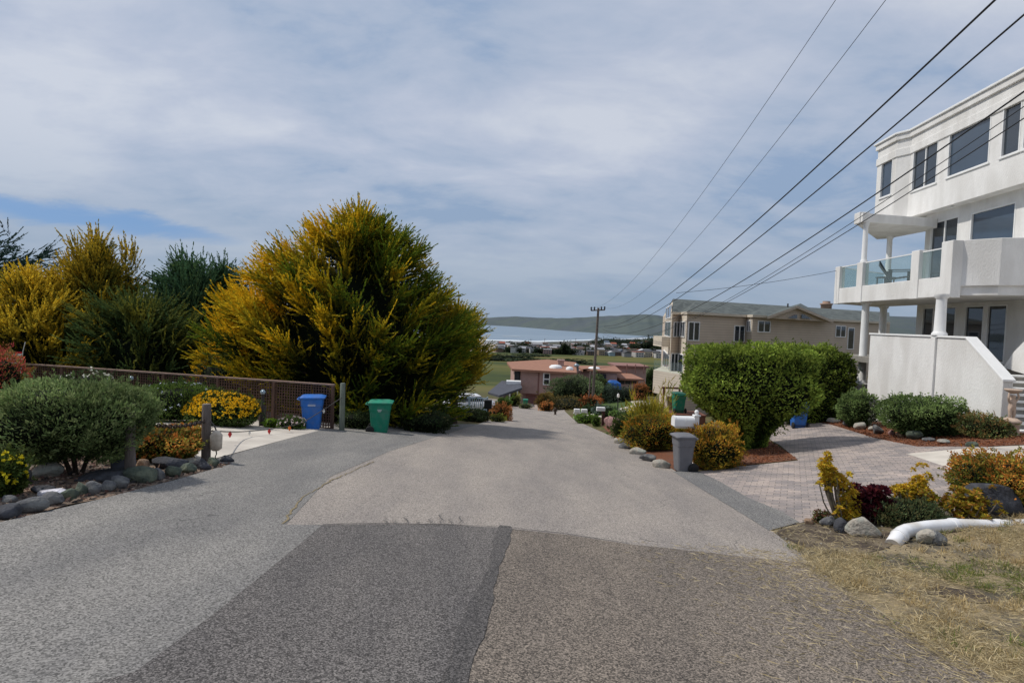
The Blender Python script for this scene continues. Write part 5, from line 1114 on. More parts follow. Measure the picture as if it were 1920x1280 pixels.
pbush('flax_plant', 'yellow green spiky flax plant above the orange bushes left of the hedge', 1216, 790, 62, 58, Y=25, seed=416, n=1200, leaf=.45, asp=.09, cols=((.30, .26, .03), (.18, .20, .03), (.42, .33, .04)), core=.35, up=1.3, thick=.7, cat='plant')
pbush('flax_plant', 'second orange tinted spiky plant behind the yellow green one', 1222, 742, 40, 34, Y=33, seed=417, n=600, leaf=.42, asp=.09, cols=((.25, .12, .03), (.2, .2, .03)), core=.35, up=1.3, thick=.7, cat='plant')
SH = dict(leaf=.07, asp=.5, cols=((.06, .105, .035), (.09, .14, .045)), tipcols=((.15, .21, .07),), amp=.18, k=50, sharp=40, stems=5)
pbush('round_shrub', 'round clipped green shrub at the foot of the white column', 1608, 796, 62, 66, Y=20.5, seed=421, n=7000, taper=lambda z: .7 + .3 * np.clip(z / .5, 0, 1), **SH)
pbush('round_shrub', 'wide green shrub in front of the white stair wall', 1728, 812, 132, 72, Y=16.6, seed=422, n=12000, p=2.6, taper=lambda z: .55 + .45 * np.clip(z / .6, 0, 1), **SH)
pbush('round_shrub', 'low olive and orange mound at the right foot of the stair wall', 1846, 824, 78, 40, Y=15.2, seed=423, n=5500, leaf=.055, cols=((.09, .12, .04), (.14, .14, .05)), tipcols=((.26, .16, .06), (.13, .17, .06)))
pbush('orange_succulent_bush', 'big orange and green succulent bush at the right edge above the boulder', 1880, 938, 150, 84, Y=8.6, seed=424, n=15000, leaf=.045, asp=.5, cols=((.13, .17, .03), (.19, .17, .03), (.08, .10, .02)), tipcols=((.40, .15, .03), (.25, .22, .04), (.36, .2, .04)), amp=.3, k=60, sharp=50)
tag(pbush('grey_branch_plant', 'thin grey leggy plant against the white wall between the two shrubs', 1644, 800, 22, 56, Y=19.5, seed=425, n=900, leaf=.05, cols=((.12, .13, .11), (.06, .06, .05)), core=.2, thick=.9), cat='plant')
# barrel planter
g = pxy(1545, 783, 25.5); t = thing('barrel_planter', 'half barrel planter on the far side of the paved driveway', 'planter', g)
q = MB()
for i in range(20):
    a0, a1 = 2 * math.pi * i / 20, 2 * math.pi * (i + .93) / 20
    q.add([(r_ * math.cos(a), r_ * math.sin(a), z) for r_, z in ((.42, 0), (.54, .5)) for a in (a0, a1)] + [((r_ - .03) * math.cos(a), (r_ - .03) * math.sin(a), z) for r_, z in ((.42, 0), (.54, .5)) for a in (a0, a1)], [(0, 1, 3, 2), (4, 5, 7, 6), (2, 3, 7, 6), (0, 2, 6, 4), (1, 3, 7, 5)])
q.build('staves', mat('barrel_wood', (.17, .13, .10, 1), (.1, .075, .06, 1), .9, 9), t)
for z, r_ in ((.12, .455), (.38, .515)):
    q = MB(); q.lathe([(r_, z), (r_ + .008, z + .005), (r_ + .012, z + .04), (r_, z + .045)], 24); q.build('hoop', IRON, t)
q = MB(); q.lathe([(.02, .42), (.5, .42), (.5, .40)], 16); q.build('soil', DIRT, t)
bush('yellow_groundcover', 'yellow green mound growing in the half barrel planter', 'plant', g + Vector((0, 0, .42)), (.5, .5, .2), n=2600, leaf=.05, cols=((.22, .19, .03), (.3, .2, .04)), seed=431)
# bins
bin_('wheeled_bin', 'grey wheeled bin under the white mailbox at the road edge', gy, R(-90 + 6), GRYP, GRYP, 1.0, .50, .50, None)
g = P(1272, 773, 29.0); gz0 = Hf(g.x, g.y)
dk_ = thing('wooden_deck', 'low reddish wooden landing under the dark green bin beside the beige house', 'deck', (g.x, g.y, gz0))
for i_ in range(9): q = MB(); q.box(-1.0, 1.3, -.7 + i_ * .16, -.56 + i_ * .16, g.z - gz0 - .05, g.z - gz0 - .002); q.build('deck_board', mat('redwood_rail', (.22, .09, .06, 1), (.15, .07, .05, 1), .8), dk_)
q = MB(); q.box(-.95, 1.25, -.66, -.60, -.3, g.z - gz0 - .052); q.box(-.95, -.89, -.58, .7, -.3, g.z - gz0 - .052); q.build('deck_skirt', mat('redwood_rail', (.22, .09, .06, 1)), dk_)
g = g + Vector((0, .05, 0)); bin_('wheeled_bin', 'dark green wheeled bin left of the tall hedge by the wooden rail', g, R(180), GN, plastic('dark_green_lid', (.01, .12, .08)), 1.10, .66, .74)
g = pxy(1496, 800, 22.3); bin_('wheeled_bin', 'blue wheeled bin half hidden between the two clipped hedges', g, R(170), BL, BL, 1.1, .62, .72)
# logo on grey bin side facing the camera
q = MB(); b0 = gy
for k in range(2):
    for i in range(5):
        x = -.055 + i * .024; q.box(x, x + .016, -.262, -.259, .72 - k * .03, .738 - k * .03)
# wooden rail by green bin
t = thing('wooden_railing', 'short reddish wooden railing beside the dark green bin', 'railing', P(1258, 773, 29.6))
q = MB(); q.box(-.55, .5, -.05, .05, 1.32, 1.42); q.build('rail', mat('redwood_rail', (.22, .09, .06, 1), (.15, .07, .05, 1), .8), t)
for x in (-.5, .38): q = MB(); q.box(x, x + .09, -.04, .04, 0, 1.32); q.build('post', mat('redwood_rail', (.2, .1, .1, 1)), t)
# mailbox
def mailbox(name, label, base, rz, h=1.15, post=True, ball=True, m=None, L_=.52, W_=.2, offx=-.35):
    t = thing(name, label, 'mailbox', base, rz); m = m or TRIM
    q = MB(); n = 12; prof = [(-W_ / 2, 0), (W_ / 2, 0), (W_ / 2, W_ * .6)] + [(math.cos(R(180 * k / n)) * W_ / 2, W_ * .6 + math.sin(R(180 * k / n)) * W_ / 2) for k in range(1, n)] + [(-W_ / 2, W_ * .6)]
    x0, x1 = offx - L_ / 2, offx + L_ / 2; k = len(prof)
    q.add([(x0, a, h + b) for a, b in prof] + [(x1, a, h + b) for a, b in prof], [tuple(range(k)), tuple(range(2 * k - 1, k - 1, -1))] + [(i, (i + 1) % k, k + (i + 1) % k, k + i) for i in range(k)]); q.build('box', m, t, bevel=.006)
    d = MB(); d.add([(x0 - .02, a * 1.06, h + b * 1.04) for a, b in prof] + [(x0 + .025, a * 1.06, h + b * 1.04) for a, b in prof], [tuple(range(k)), tuple(range(2 * k - 1, k - 1, -1))] + [(i, (i + 1) % k, k + (i + 1) % k, k + i) for i in range(k)]); d.build('door', m, t)
    if post:
        q = MB(); q.box(-.06, .06, -.06, .06, -.2, h + .28); q.build('post', m, t, bevel=.006)
        q = MB(); q.box(-.085, .085, -.085, .085, h + .28, h + .315); q.build('cap', m, t)
        if ball: q = MB(); q.lathe([(.02, 0), (.03, .02), (.055, .05), (.06, .08), (.045, .12), (.01, .135)], 16, (0, 0, h + .315)); q.build('finial', m, t)
        q = MB(); q.box(x0 + .05, .055, -.045, .045, h - .06, h - .002); q.build('support_arm', m, t)
        q = MB(); q.box(offx + .02, offx + .035, -W_ / 2 - .012, -W_ / 2 - .004, h + .08, h + .24); q.build('flag', m, t)
    return t
g = pxy(1302, 882, 14.6); mailbox('mailbox', 'white mailbox on a white post with ball finial above the grey bin', g + Vector((.02, .1, 0)), R(4), 1.14, L_=.56, W_=.25, offx=-.36)
MBD = mat('black_mailbox_paint', (.02, .02, .022, 1)); 
g = pxy(914, 792, 31); t = thing('mailbox', 'black box mailbox on a black post left of the road near the pale blue gate', 'mailbox', g)
q = MB(); q.box(-.22, .22, -.2, .2, .78, 1.28); q.build('box', MBD, t, bevel=.02); q = MB(); q.box(-.05, .05, -.05, .05, -.1, .78); q.build('post', MBD, t)
g = pxy(1127, 797, 34.5); t = thing('mailbox', 'white topped mailbox on a dark red post with a shrub on the right road side', 'mailbox', g)
q = MB(); q.box(-.34, .22, -.14, .14, .95, 1.2); q.build('box', TRIM, t, bevel=.03); q = MB(); q.box(.02, .2, -.1, .1, -.1, .95); q.build('post', mat('maroon_wood', (.10, .045, .04, 1)), t)
g = pxy(1087, 782, 40); t = thing('mailbox', 'pair of white mailboxes on a rail farther down on the right road side', 'mailbox', g)
for x in (-.45, .1): q = MB(); q.box(x, x + .45, -.14, .14, .72, .98); q.build('box', TRIM, t, bevel=.03)
q = MB(); q.box(-.5, .6, -.05, .05, .62, .70); q.build('rail', TRIM, t)
for x in (-.35, .35): q = MB(); q.box(x, x + .09, -.05, .05, -.1, .62); q.build('post', TRIM, t)
# kerb stones along right road edge
kp = [(1256, 886), (1231, 875), (1207, 861), (1186, 849), (1167, 838), (1154, 829)]
for i, ((ax, ay), (bx_, by_)) in enumerate(zip(kp, kp[1:])):
    rock((ax + bx_) / 2, (ay + by_) / 2 - 1, 42 - i * 4, 19 - i * 1.7, 'grey' if i % 2 else 'pale', f'{"grey" if i % 2 else "pale"} kerb stone, {ordn[i]} from the grey bin along the orange bushes', 'kerb stones below the orange bushes', name='kerb_stone')
rw = thing('retaining_wall', 'low rough stone retaining wall beside the mailbox on the right road side', 'wall', G(1158, 806))
q = MB(); a = pxy(1146, 800, 31) - Vector(rw.location); b_ = pxy(1180, 808, 25.5) - Vector(rw.location)
for k in range(8):
    p = a.lerp(b_, k / 7); s_ = .38
    me_ = rockmesh(rngr, .45, .35, .42); vs = [tuple(Vector(v.co) + p + Vector((0, 0, .35))) for v in me_.vertices]; q.add(vs, [tuple(f.vertices) for f in me_.polygons], 0, True)
q.build('stones', RM['pink'], rw)
# rocks by driveway bed
for (x, y, w_, h_, m_, lb) in ((1566, 793, 30, 10, 'pale', 'flat pale stone at the left end of the driveway stone edging'), (1592, 800, 22, 14, 'grey', 'grey stone left of the round clipped shrub foot'), (1616, 806, 26, 16, 'pale', 'pale stone just right of the round clipped shrub'), (1649, 814, 24, 17, 'grey', 'large rounded brown grey stone in the driveway edging'), (1690, 820, 18, 12, 'tan', 'yellow tan stone in the driveway edging'),
                           (1722, 824, 36, 18, 'green', 'broad green grey stone in front of the wide shrub'), (1674, 816, 16, 9, 'pink', 'small reddish stone left of the yellow tan one'), (1745, 828, 22, 9, 'grey', 'flat grey stone right of the broad green grey one'), (1775, 832, 26, 8, 'pale', 'flat pale stone before the gap in the edging'), (1826, 838, 26, 12, 'green', 'green grey stone at the right end of the edging'), (1636, 808, 14, 9, 'pale', 'small pale stone beside the large rounded one')):
    rock(x, y, w_, h_, m_, lb, 'stones edging the paved driveway')
rock(1878, 972, 86, 66, 'dark', 'large dark grey boulder under the big orange and green bush', name='boulder')
for (x, y, w_, h_, m_, lb) in ((1556, 990, 36, 24, 'grey', 'dark broken rock left of the purple succulent'), (1584, 1002, 34, 30, 'dark', 'black angular rock under the yellow succulent stem'), (1634, 1010, 66, 34, 'pale', 'speckled pale green rock behind the elbow of the white pipe'), (1744, 1022, 34, 34, 'pale', 'pale rock propping the white pipe'), (1764, 1024, 30, 28, 'grey', 'round grey rock beside the one propping the pipe'), (1520, 985, 22, 14, 'tan', 'small brown stone at the corner of the paved driveway'), (1756, 952, 34, 20, 'pink', 'brown rock behind the yellow succulents')):
    rock(x, y, w_, h_, m_, lb)
# white drain pipe
PVC = mat('white_pvc', (.80, .80, .81, 1), (.70, .69, .68, 1), .4, 4, .05, 30, spec=.4, c3=(.55, .51, .45, 1), s3=2.2)
g1 = G(1672, 1022) + Vector((0, 0, .09)); Yp = g1.y
t = thing('drain_pipe', 'white plastic drain pipe ending in an elbow on the dry grass', 'pipe', g1)
pix = [(1674, 1022, Yp), (1684, 1006, Yp + .12), (1702, 994, Yp + .26), (1740, 988, Yp + .38), (1788, 984, Yp + .5), (1868, 986, Yp + .55), (1960, 984, Yp + .7), (2100, 985, Yp + 1.0)]
pw = [P(*q_) - g1 for q_ in pix]; q = MB(); q.tube([pw[0], pw[0].lerp(pw[1], .5), pw[1], pw[1].lerp(pw[2], .5) + Vector((-.01, 0, .012)), pw[2], pw[3], pw[4]], .092, 20); q.build('elbow_section', PVC, t)
q = MB(); q.tube([pw[4] - Vector((.02, 0, 0)), pw[4] + Vector((.001, 0, 0)), pw[5], pw[6], pw[7]], .09, 20); q.build('straight_section', PVC, t)
for a, b_ in ((pw[3].lerp(pw[4], .9), pw[4] + Vector((.04, 0, 0))), (pw[5], pw[5] + (pw[6] - pw[5]).normalized() * .07), (pw[1], pw[1].lerp(pw[2], .3))):
    q = MB(); q.tube([a, b_], .101, 20); q.build('coupling', PVC, t)
# succulents
def rosette_plant(name, label, base, stems, cols, rl, n=34, seed=1, cat='succulent', stemm=None):
    rng = np.random.default_rng(seed); t = thing(name, label, cat, base); prt = []; mb = MB()
    for (x, y, z, r_) in stems:
        c = np.array([x, y, z]); si = len(prt)
        if si % 5 == 0: mb.tube([(x * .45, y * .3, -.03), (x * .85, y * .8, z * .55), (x, y, z)], [.012, .010, .007], 6)
        k = np.arange(n); az_ = k * 2.39996; el = np.linspace(1.4, -.6, n); D = np.c_[np.cos(az_) * np.cos(el), np.sin(az_) * np.cos(el), np.sin(el)]; tilt = rng.normal(0, .25, 3); tilt[2] = 0; D = unit(D + tilt)
        prt.append(leaves(np.tile(c, (n, 1)) + D * r_ * .12, D, r_ * np.linspace(.55, 1.05, n), r_ * .42, pal(cols, n, rng) * np.linspace(1.15, .75, n)[:, None], rng))
    V, F, C = cat_mesh(prt); link_mesh('rosettes', npmesh('rosettes', V, F, C), LEAF, t); mb.build('stem', stemm or STEMG, t); return t
rr = np.random.default_rng(9)
def cloud(cx_, cy_, cz, sx, sy, sz, n, r_): return [(cx_ + rr.normal() * sx, cy_ + rr.normal() * sy, max(.03, cz + rr.normal() * sz), r_ * rr.uniform(.75, 1.25)) for _ in range(n)]
DP = ((.075, .012, .02), (.045, .01, .018), (.11, .02, .022)); YL = ((.66, .48, .04), (.48, .36, .04), (.60, .34, .04))
rosette_plant('purple_succulent', 'dark purple rosette succulent on the bank left of the white pipe', G(1630, 985), cloud(0, .1, .36, .14, .1, .13, 60, .12), DP, .1, seed=3)
rosette_plant('yellow_succulent', 'leaning yellow succulent with a tall head left of the purple one', G(1600, 985), [(-.42 + rr.normal() * .045, .05 + rr.normal() * .04, .80 + rr.normal() * .10, .075) for _ in range(60)] + [(-.25 + rr.normal() * .07, .05 + rr.normal() * .04, .68 + rr.normal() * .05, .07) for _ in range(36)] + [(-.12 + rr.normal() * .07, rr.normal() * .06, .28 + rr.normal() * .13, .075) for _ in range(80)], YL, .05, n=20, seed=4)
rosette_plant('yellow_succulent', 'upright yellow succulent spire behind the white pipe', G(1728, 975), cloud(0, .1, .46, .055, .05, .14, 70, .07) + cloud(-.22, .1, .38, .08, .05, .06, 44, .07) + cloud(.12, .1, .30, .1, .05, .05, 24, .07), YL, .05, n=20, seed=5)
rosette_plant('yellow_succulent', 'bushy yellow green succulent just left of the boulder', G(1805, 975), cloud(0, 0, .24, .18, .1, .12, 130, .075), ((.42, .30, .03), (.25, .22, .03), (.40, .20, .04)), .05, n=20, seed=6)
pbush('green_succulent_mat', 'grey green trailing succulent mat between the purple and the upright yellow succulents', 1700, 982, 120, 44, seed=441, n=5200, leaf=.05, asp=.3, cols=((.09, .12, .05), (.06, .085, .04), (.13, .12, .05)), cat='succulent', up=1.1, ry=.3)
pbush('red_succulent', 'small reddish succulent at the corner left of the dark rocks', 1546, 984, 30, 24, seed=442, n=800, leaf=.04, cols=((.12, .05, .03), (.08, .1, .03)), cat='succulent')
# fountain statue
def statue():
    g = pxy(1893, 826, 15.0); t = thing('garden_fountain', 'pale stone fountain of a child figure holding up a basin by the steps', 'fountain', g); t.scale = (.92, .92, .92)
    m = mat('pale_sandstone', (.55, .42, .33, 1), (.42, .32, .25, 1), .85, 8, .4, 40)
    q = MB(); q.lathe([(.24, -.05), (.25, .04), (.21, .08), (.20, .36), (.25, .42), (.26, .48), (.18, .52), (.12, .56)], 20); q.build('pedestal', m, t)
    q = MB(); q.lathe([(.05, 1.30), (.10, 1.33), (.19, 1.38), (.22, 1.42), (.21, 1.44), (.17, 1.41), (.02, 1.40)], 24); q.build('basin', m, t)
    me = bpy.data.meshes.new('figure'); J = [(0, 0, .92, .085), (0, 0, 1.05, .09), (0, 0, 1.14, .05), (0, -.01, 1.22, .08), (-.055, 0, .80, .06), (-.06, -.02, .68, .045), (-.05, 0, .55, .04), (.055, 0, .80, .06), (.05, -.03, .68, .045), (.06, 0, .55, .04),
         (-.11, 0, 1.08, .035), (-.16, -.04, 1.18, .03), (-.13, -.02, 1.33, .028), (.11, 0, 1.08, .035), (.16, -.04, 1.18, .03), (.13, -.02, 1.33, .028), (-.05, -.06, .535, .03), (.06, -.06, .535, .03), (0, -.01, 1.27, .065)]
    E = [(0, 1), (1, 2), (2, 3), (0, 4), (4, 5), (5, 6), (0, 7), (7, 8), (8, 9), (1, 10), (10, 11), (11, 12), (1, 13), (13, 14), (14, 15), (6, 16), (9, 17), (3, 18)]
    me.from_pydata([j[:3] for j in J], E, []); o = link_mesh('figure', me, m, t); sk = o.modifiers.new('skin', 'SKIN'); me.skin_vertices[0].data[0].use_root = True
    for i, j in enumerate(J): me.skin_vertices[0].data[i].radius = (j[3], j[3])
    sb = o.modifiers.new('sub', 'SUBSURF'); sb.levels = 2; sb.render_levels = 2
statue()
# ================================================================ MIDDLE DISTANCE
PINK = mat('pink_stucco', (.44, .29, .25, 1), (.38, .25, .22, 1), .9, 1.5); PINKD = mat('pink_dark', (.27, .14, .12, 1), (.22, .12, .10, 1), .9, 2); ROOFP = mat('terracotta_roof', (.33, .165, .105, 1), (.26, .13, .09, 1), .9, 2); DRK = mat('dark_glass_far', (.03, .03, .035, 1), (.02, .02, .025, 1), .3)
PNKG = siding('pink_garage_slats', (.34, .17, .15), .42)
def qd(mb, O, *pp, mi=0): mb.add([P(*p) - O for p in pp], [tuple(range(len(pp)))], mi)
def pink_house():
    O = pxy(1000, 756, 81); O.z = P(1000, 757, 81).z; t = thing('pink_house', 'pink two storey house with a flat terracotta roof at the bottom of the street', 'house', O)
    # plan: left-front corner, along the front
    c = [P(975, 730, 80), P(1070, 730, 77.5), P(1087, 730, 84), P(1156, 730, 82)]; zr = P(1000, 696, 80).z - O.z; zr2 = P(1120, 698, 82).z - O.z; zl = zr - 3.3
    def xy(v): return (v.x - O.x, v.y - O.y)
    A, B, C, D = [xy(v) for v in c]; back = 13
    q = MB(); q.prism([A, B, (B[0] + 1.2, B[1] + back), (A[0] - 1.5, A[1] + back)], zl, zr); q.build('upper_wall', PINK, t)
    q = MB(); q.prism([(A[0] + .4, A[1] + .9), (B[0] - .3, B[1] + .9), (B[0] + .9, B[1] + back - .5), (A[0] - 1, A[1] + back - .5)], -1.5, zl - .002); q.build('lower_wall', PINK, t)
    q = MB(); q.prism([(B[0] + .3, B[1] + 5), C, D, (D[0] + 1.2, D[1] + 10), (B[0] + 1, B[1] + back)], -3, zr2); q.build('wing_wall', PINK, t)
    o_ = .7; k = P(1026, 681, 92) - O
    q = MB(); q.add([(A[0] - o_ - .6, A[1] - o_, zr + .02), (B[0] + o_, B[1] - o_, zr + .02), (B[0] + 2.2, B[1] + back, zr + .55), (k.x, k.y, zr + .75), (A[0] - 1.5 - o_, A[1] + back * .7, zr + .3), (A[0] - o_ - .6, A[1] - o_, zr + .32), (B[0] + o_, B[1] - o_, zr + .32), (B[0] + 2.2, B[1] + back, zr + .85), (k.x, k.y, zr + 1.05), (A[0] - 1.5 - o_, A[1] + back * .7, zr + .6)],
          [(5, 6, 7, 8, 9), (0, 1, 6, 5), (1, 2, 7, 6), (2, 3, 8, 7), (3, 4, 9, 8), (4, 0, 5, 9), (0, 1, 2, 3, 4)]); q.build('roof', ROOFP, t)
    q = MB(); q.prism([(B[0] + 2.3, B[1] + 4.5), (C[0], C[1] - .6), (D[0] + .6, D[1] - .6), (D[0] + 1.8, D[1] + 11), (B[0] + 2.3, B[1] + back)], zr2 + .01, zr2 + .28); q.build('wing_roof', ROOFP, t)
    def fr(px, py, Y): v = P(px, py, Y) - O; return v
    # garage door
    a, b_ = fr(981, 750, 80.3), fr(1005, 727, 80.3); q = MB(); sl_ = (B[1] - A[1]) / (B[0] - A[0]); gx0 = A[0] + .9; gx1 = gx0 + 3.0; gy = lambda x: A[1] + .9 + sl_ * (x - A[0] - .4) - .12; q.prism([(gx0, gy(gx0)), (gx1, gy(gx1)), (gx1, gy(gx1) + .1), (gx0, gy(gx0) + .1)], -.3, 2.6); q.build('garage_door', PNKG, t)
    q = MB(); q.box(A[0] - .9, A[0] - .15, A[1] - .1, A[1] + 3.5, zl + .9, zr - .1); q.build('bay_window', DRK, t)
    q = MB(); q.box(A[0] - 1.2, A[0] - .1, A[1] - .3, A[1] + 4, zl, zl + .9); q.build('bay_wall', PINK, t)
    w0 = fr(1016, 702, 78.6); q = MB(); q.box(w0.x + .2, w0.x + 1.2, w0.y - .35, w0.y + .3, w0.z - 1.5, w0.z + .3); wf = q.build('window', TRIM, t)
    q = MB(); q.box(w0.x + .35, w0.x + 1.05, w0.y - .40, w0.y - .355, w0.z - 1.35, w0.z - .7); q.box(w0.x + .35, w0.x + 1.05, w0.y - .40, w0.y - .355, w0.z - .5, w0.z + .15); q.build('pane', DRK, wf)
    q = MB(); d0 = fr(1010, 700, 79.3); q.box(d0.x - .1, d0.x + .12, d0.y - .28, d0.y - .1, zl, zr); q.build('downpipe', PINKD, t)
    for (px, w_) in ((1127, .7),):
        v = fr(px, 706, 82.6); q = MB(); q.box(v.x - w_, v.x + w_, v.y - .45, v.y - .25, v.z - .6, v.z + .5); q.build('window', DRK, t)
    # roof items
    v = fr(1052, 682, 84); q = MB(); q.box(v.x - .45, v.x + .45, v.y, v.y + .9, zr, v.z + .4); q.box(v.x - .6, v.x + .6, v.y - .15, v.y + 1.05, v.z + .41, v.z + .65); q.build('chimney', PINK, t)
    for px, py, Y, w_ in ((1042, 687, 82, 2.0), (1068, 690.5, 80, 1.1), (1114, 690.5, 86, 2.1)):
        v = fr(px, py, Y); q = MB(); q.lathe([(w_ * .5, -.5), (w_ * .5, 0), (w_ * .35, .22), (.05, .3)], 12, v); q.build('skylight', TRIM, t)
    v = fr(1081, 686, 84); q = MB(); q.lathe([(.35, -.9), (.35, -.1), (.5, .1), (.1, .4)], 12, v); q.build('roof_turbine', mat('galvanised', (.35, .42, .45, 1), (.25, .3, .33, 1), .4, 6, metal=.6), t)
    return O
pink_house()
def lower_pink():
    O = P(1180, 738, 88); t = thing('pink_house', 'lower pink house wing with three dark windows and terraces right of the utility pole', 'house', O)
    q = MB(); a = P(1158, 735, 86) - O; b_ = P(1196, 735, 84) - O; q.box(a.x, b_.x, b_.y, b_.y + 9, -2, P(1170, 710, 86).z - O.z); q.build('lower_wall', PINK, t)
    q = MB(); z_ = P(1170, 710, 86).z - O.z; q.box(a.x - .3, b_.x + .8, b_.y - .5, b_.y + 9.5, z_ + .01, z_ + .3); q.build('roof', ROOFP, t)
    for i in range(3):
        v = P(1166 + i * 11.2, 715.5, 84) - O; q = MB(); q.box(v.x - .42, v.x + .42, b_.y - .06, b_.y + .02, v.z - .35, v.z + .38); q.build('window', DRK, t)
    q = MB(); q.box(a.x + 1.2, b_.x + 3.6, b_.y + 9.6, b_.y + 16, -2, z_ + 1.3); q.build('rear_wall', PINK, t)
    q = MB(); q.box(a.x + .8, b_.x + 4, b_.y + 9.2, b_.y + 16.5, z_ + 1.31, z_ + 1.6); q.build('rear_roof', PINKD, t)
    for x in (0, 1.5, 3): q = MB(); q.box(b_.x + x, b_.x + x + .12, b_.y + 8.9, b_.y + 9.1, z_ + .3, z_ + 1.9); q.build('terrace_post', PINKD, t)
lower_pink()
def dark_roof_house():
    O = P(950, 752, 72); t = thing('low_house', 'low house with a dark slate roof and carport left of the pink house', 'house', O)
    q = MB(); V = [P(x, y, Y) - O for x, y, Y in ((915, 735, 66), (936, 741, 62), (979, 726.5, 69), (974, 714.5, 82), (941, 713.5, 84))]
    q.add(V + [v - Vector((0, 0, .25)) for v in V], [(0, 1, 2, 3, 4), (0, 1, 6, 5), (1, 2, 7, 6), (2, 3, 8, 7), (3, 4, 9, 8), (4, 0, 5, 9), (5, 6, 7, 8, 9)]); q.build('roof', mat('slate_roof', (.075, .078, .095, 1), (.05, .052, .065, 1), .8, 2), t)
    q = MB(); a = V[1]; b_ = V[2]; q.add([a + Vector((.3, .6, -.25)), b_ + Vector((-.2, .6, -.25)), b_ + Vector((-.2, .6, -2.6)), a + Vector((.3, .6, -2.3))], [(0, 1, 2, 3)]); q.build('wall', mat('brown_board', (.13, .09, .06, 1), (.09, .065, .045, 1), .9, 3), t)
    for k in (.1, .4, .75): v = a.lerp(b_, k); q = MB(); q.box(v.x, v.x + .18, v.y + .3, v.y + .5, v.z - 2.6, v.z - .26); q.build('post', TRIM, t)
    v = P(965, 718, 77) - O; q = MB(); q.box(v.x - 1.2, v.x + .9, v.y, v.y + 1.5, v.z - .2, v.z + .25); q.build('skylight', TRIM, t)
dark_roof_house()
# pale blue gate
t = thing('blue_gate', 'pale blue slatted gate and fence right of the large cypress', 'gate', pxy(885, 790, 33.5))
PB = mat('pale_blue_paint', (.40, .52, .62, 1), (.32, .42, .52, 1), .6, 4)
q = MB()
for i in range(17): x = -1.35 + i * .13; q.box(x, x + .045, -.02, .02, .12, 1.12 if i < 8 else 1.25)
q.build('slats', PB, t); q = MB(); q.box(-1.4, .9, -.035, .035, 1.25, 1.32); q.box(-1.4, .9, -.03, .03, .55, .6); q.build('rail', PB, t)
for x in (-1.42, -.25, .88): q = MB(); q.box(x, x + .09, -.05, .05, -.1, 1.38); q.build('post', PB, t)
t = thing('parked_car', 'white car roof glimpsed behind the pale blue gate', 'car', pxy(878, 770, 44), R(20))
q = MB(); q.loft([(.25, 0, 0, 2.1, .82, .3), (.5, 0, 0, 2.15, .86, .3), (.85, 0, 0, 2.1, .84, .3), (.9, -.1, 0, 1.4, .78, .3), (1.35, -.1, 0, 1.0, .66, .3), (1.42, -.1, 0, .85, .55, .3)], sm=True, nc=5); q.build('body', mat('white_car_paint', (.7, .7, .72, 1), (.66, .66, .68, 1), .3, 2, spec=.5), t)
q = MB(); q.loft([(.93, -.1, 0, 1.36, .795, .3), (1.3, -.1, 0, 1.04, .69, .3)], nc=5); q.build('window', DRK, t)
for x in (-1.3, 1.3):
    for y in (-.8, .8): q = MB(); q.lathe([(.05, -.1), (.31, -.1), (.31, .1), (.05, .1)], 16, (x, y, .31), M=Matrix.Rotation(R(90), 3, 'X')); q.build('wheel', BLACKR, t)
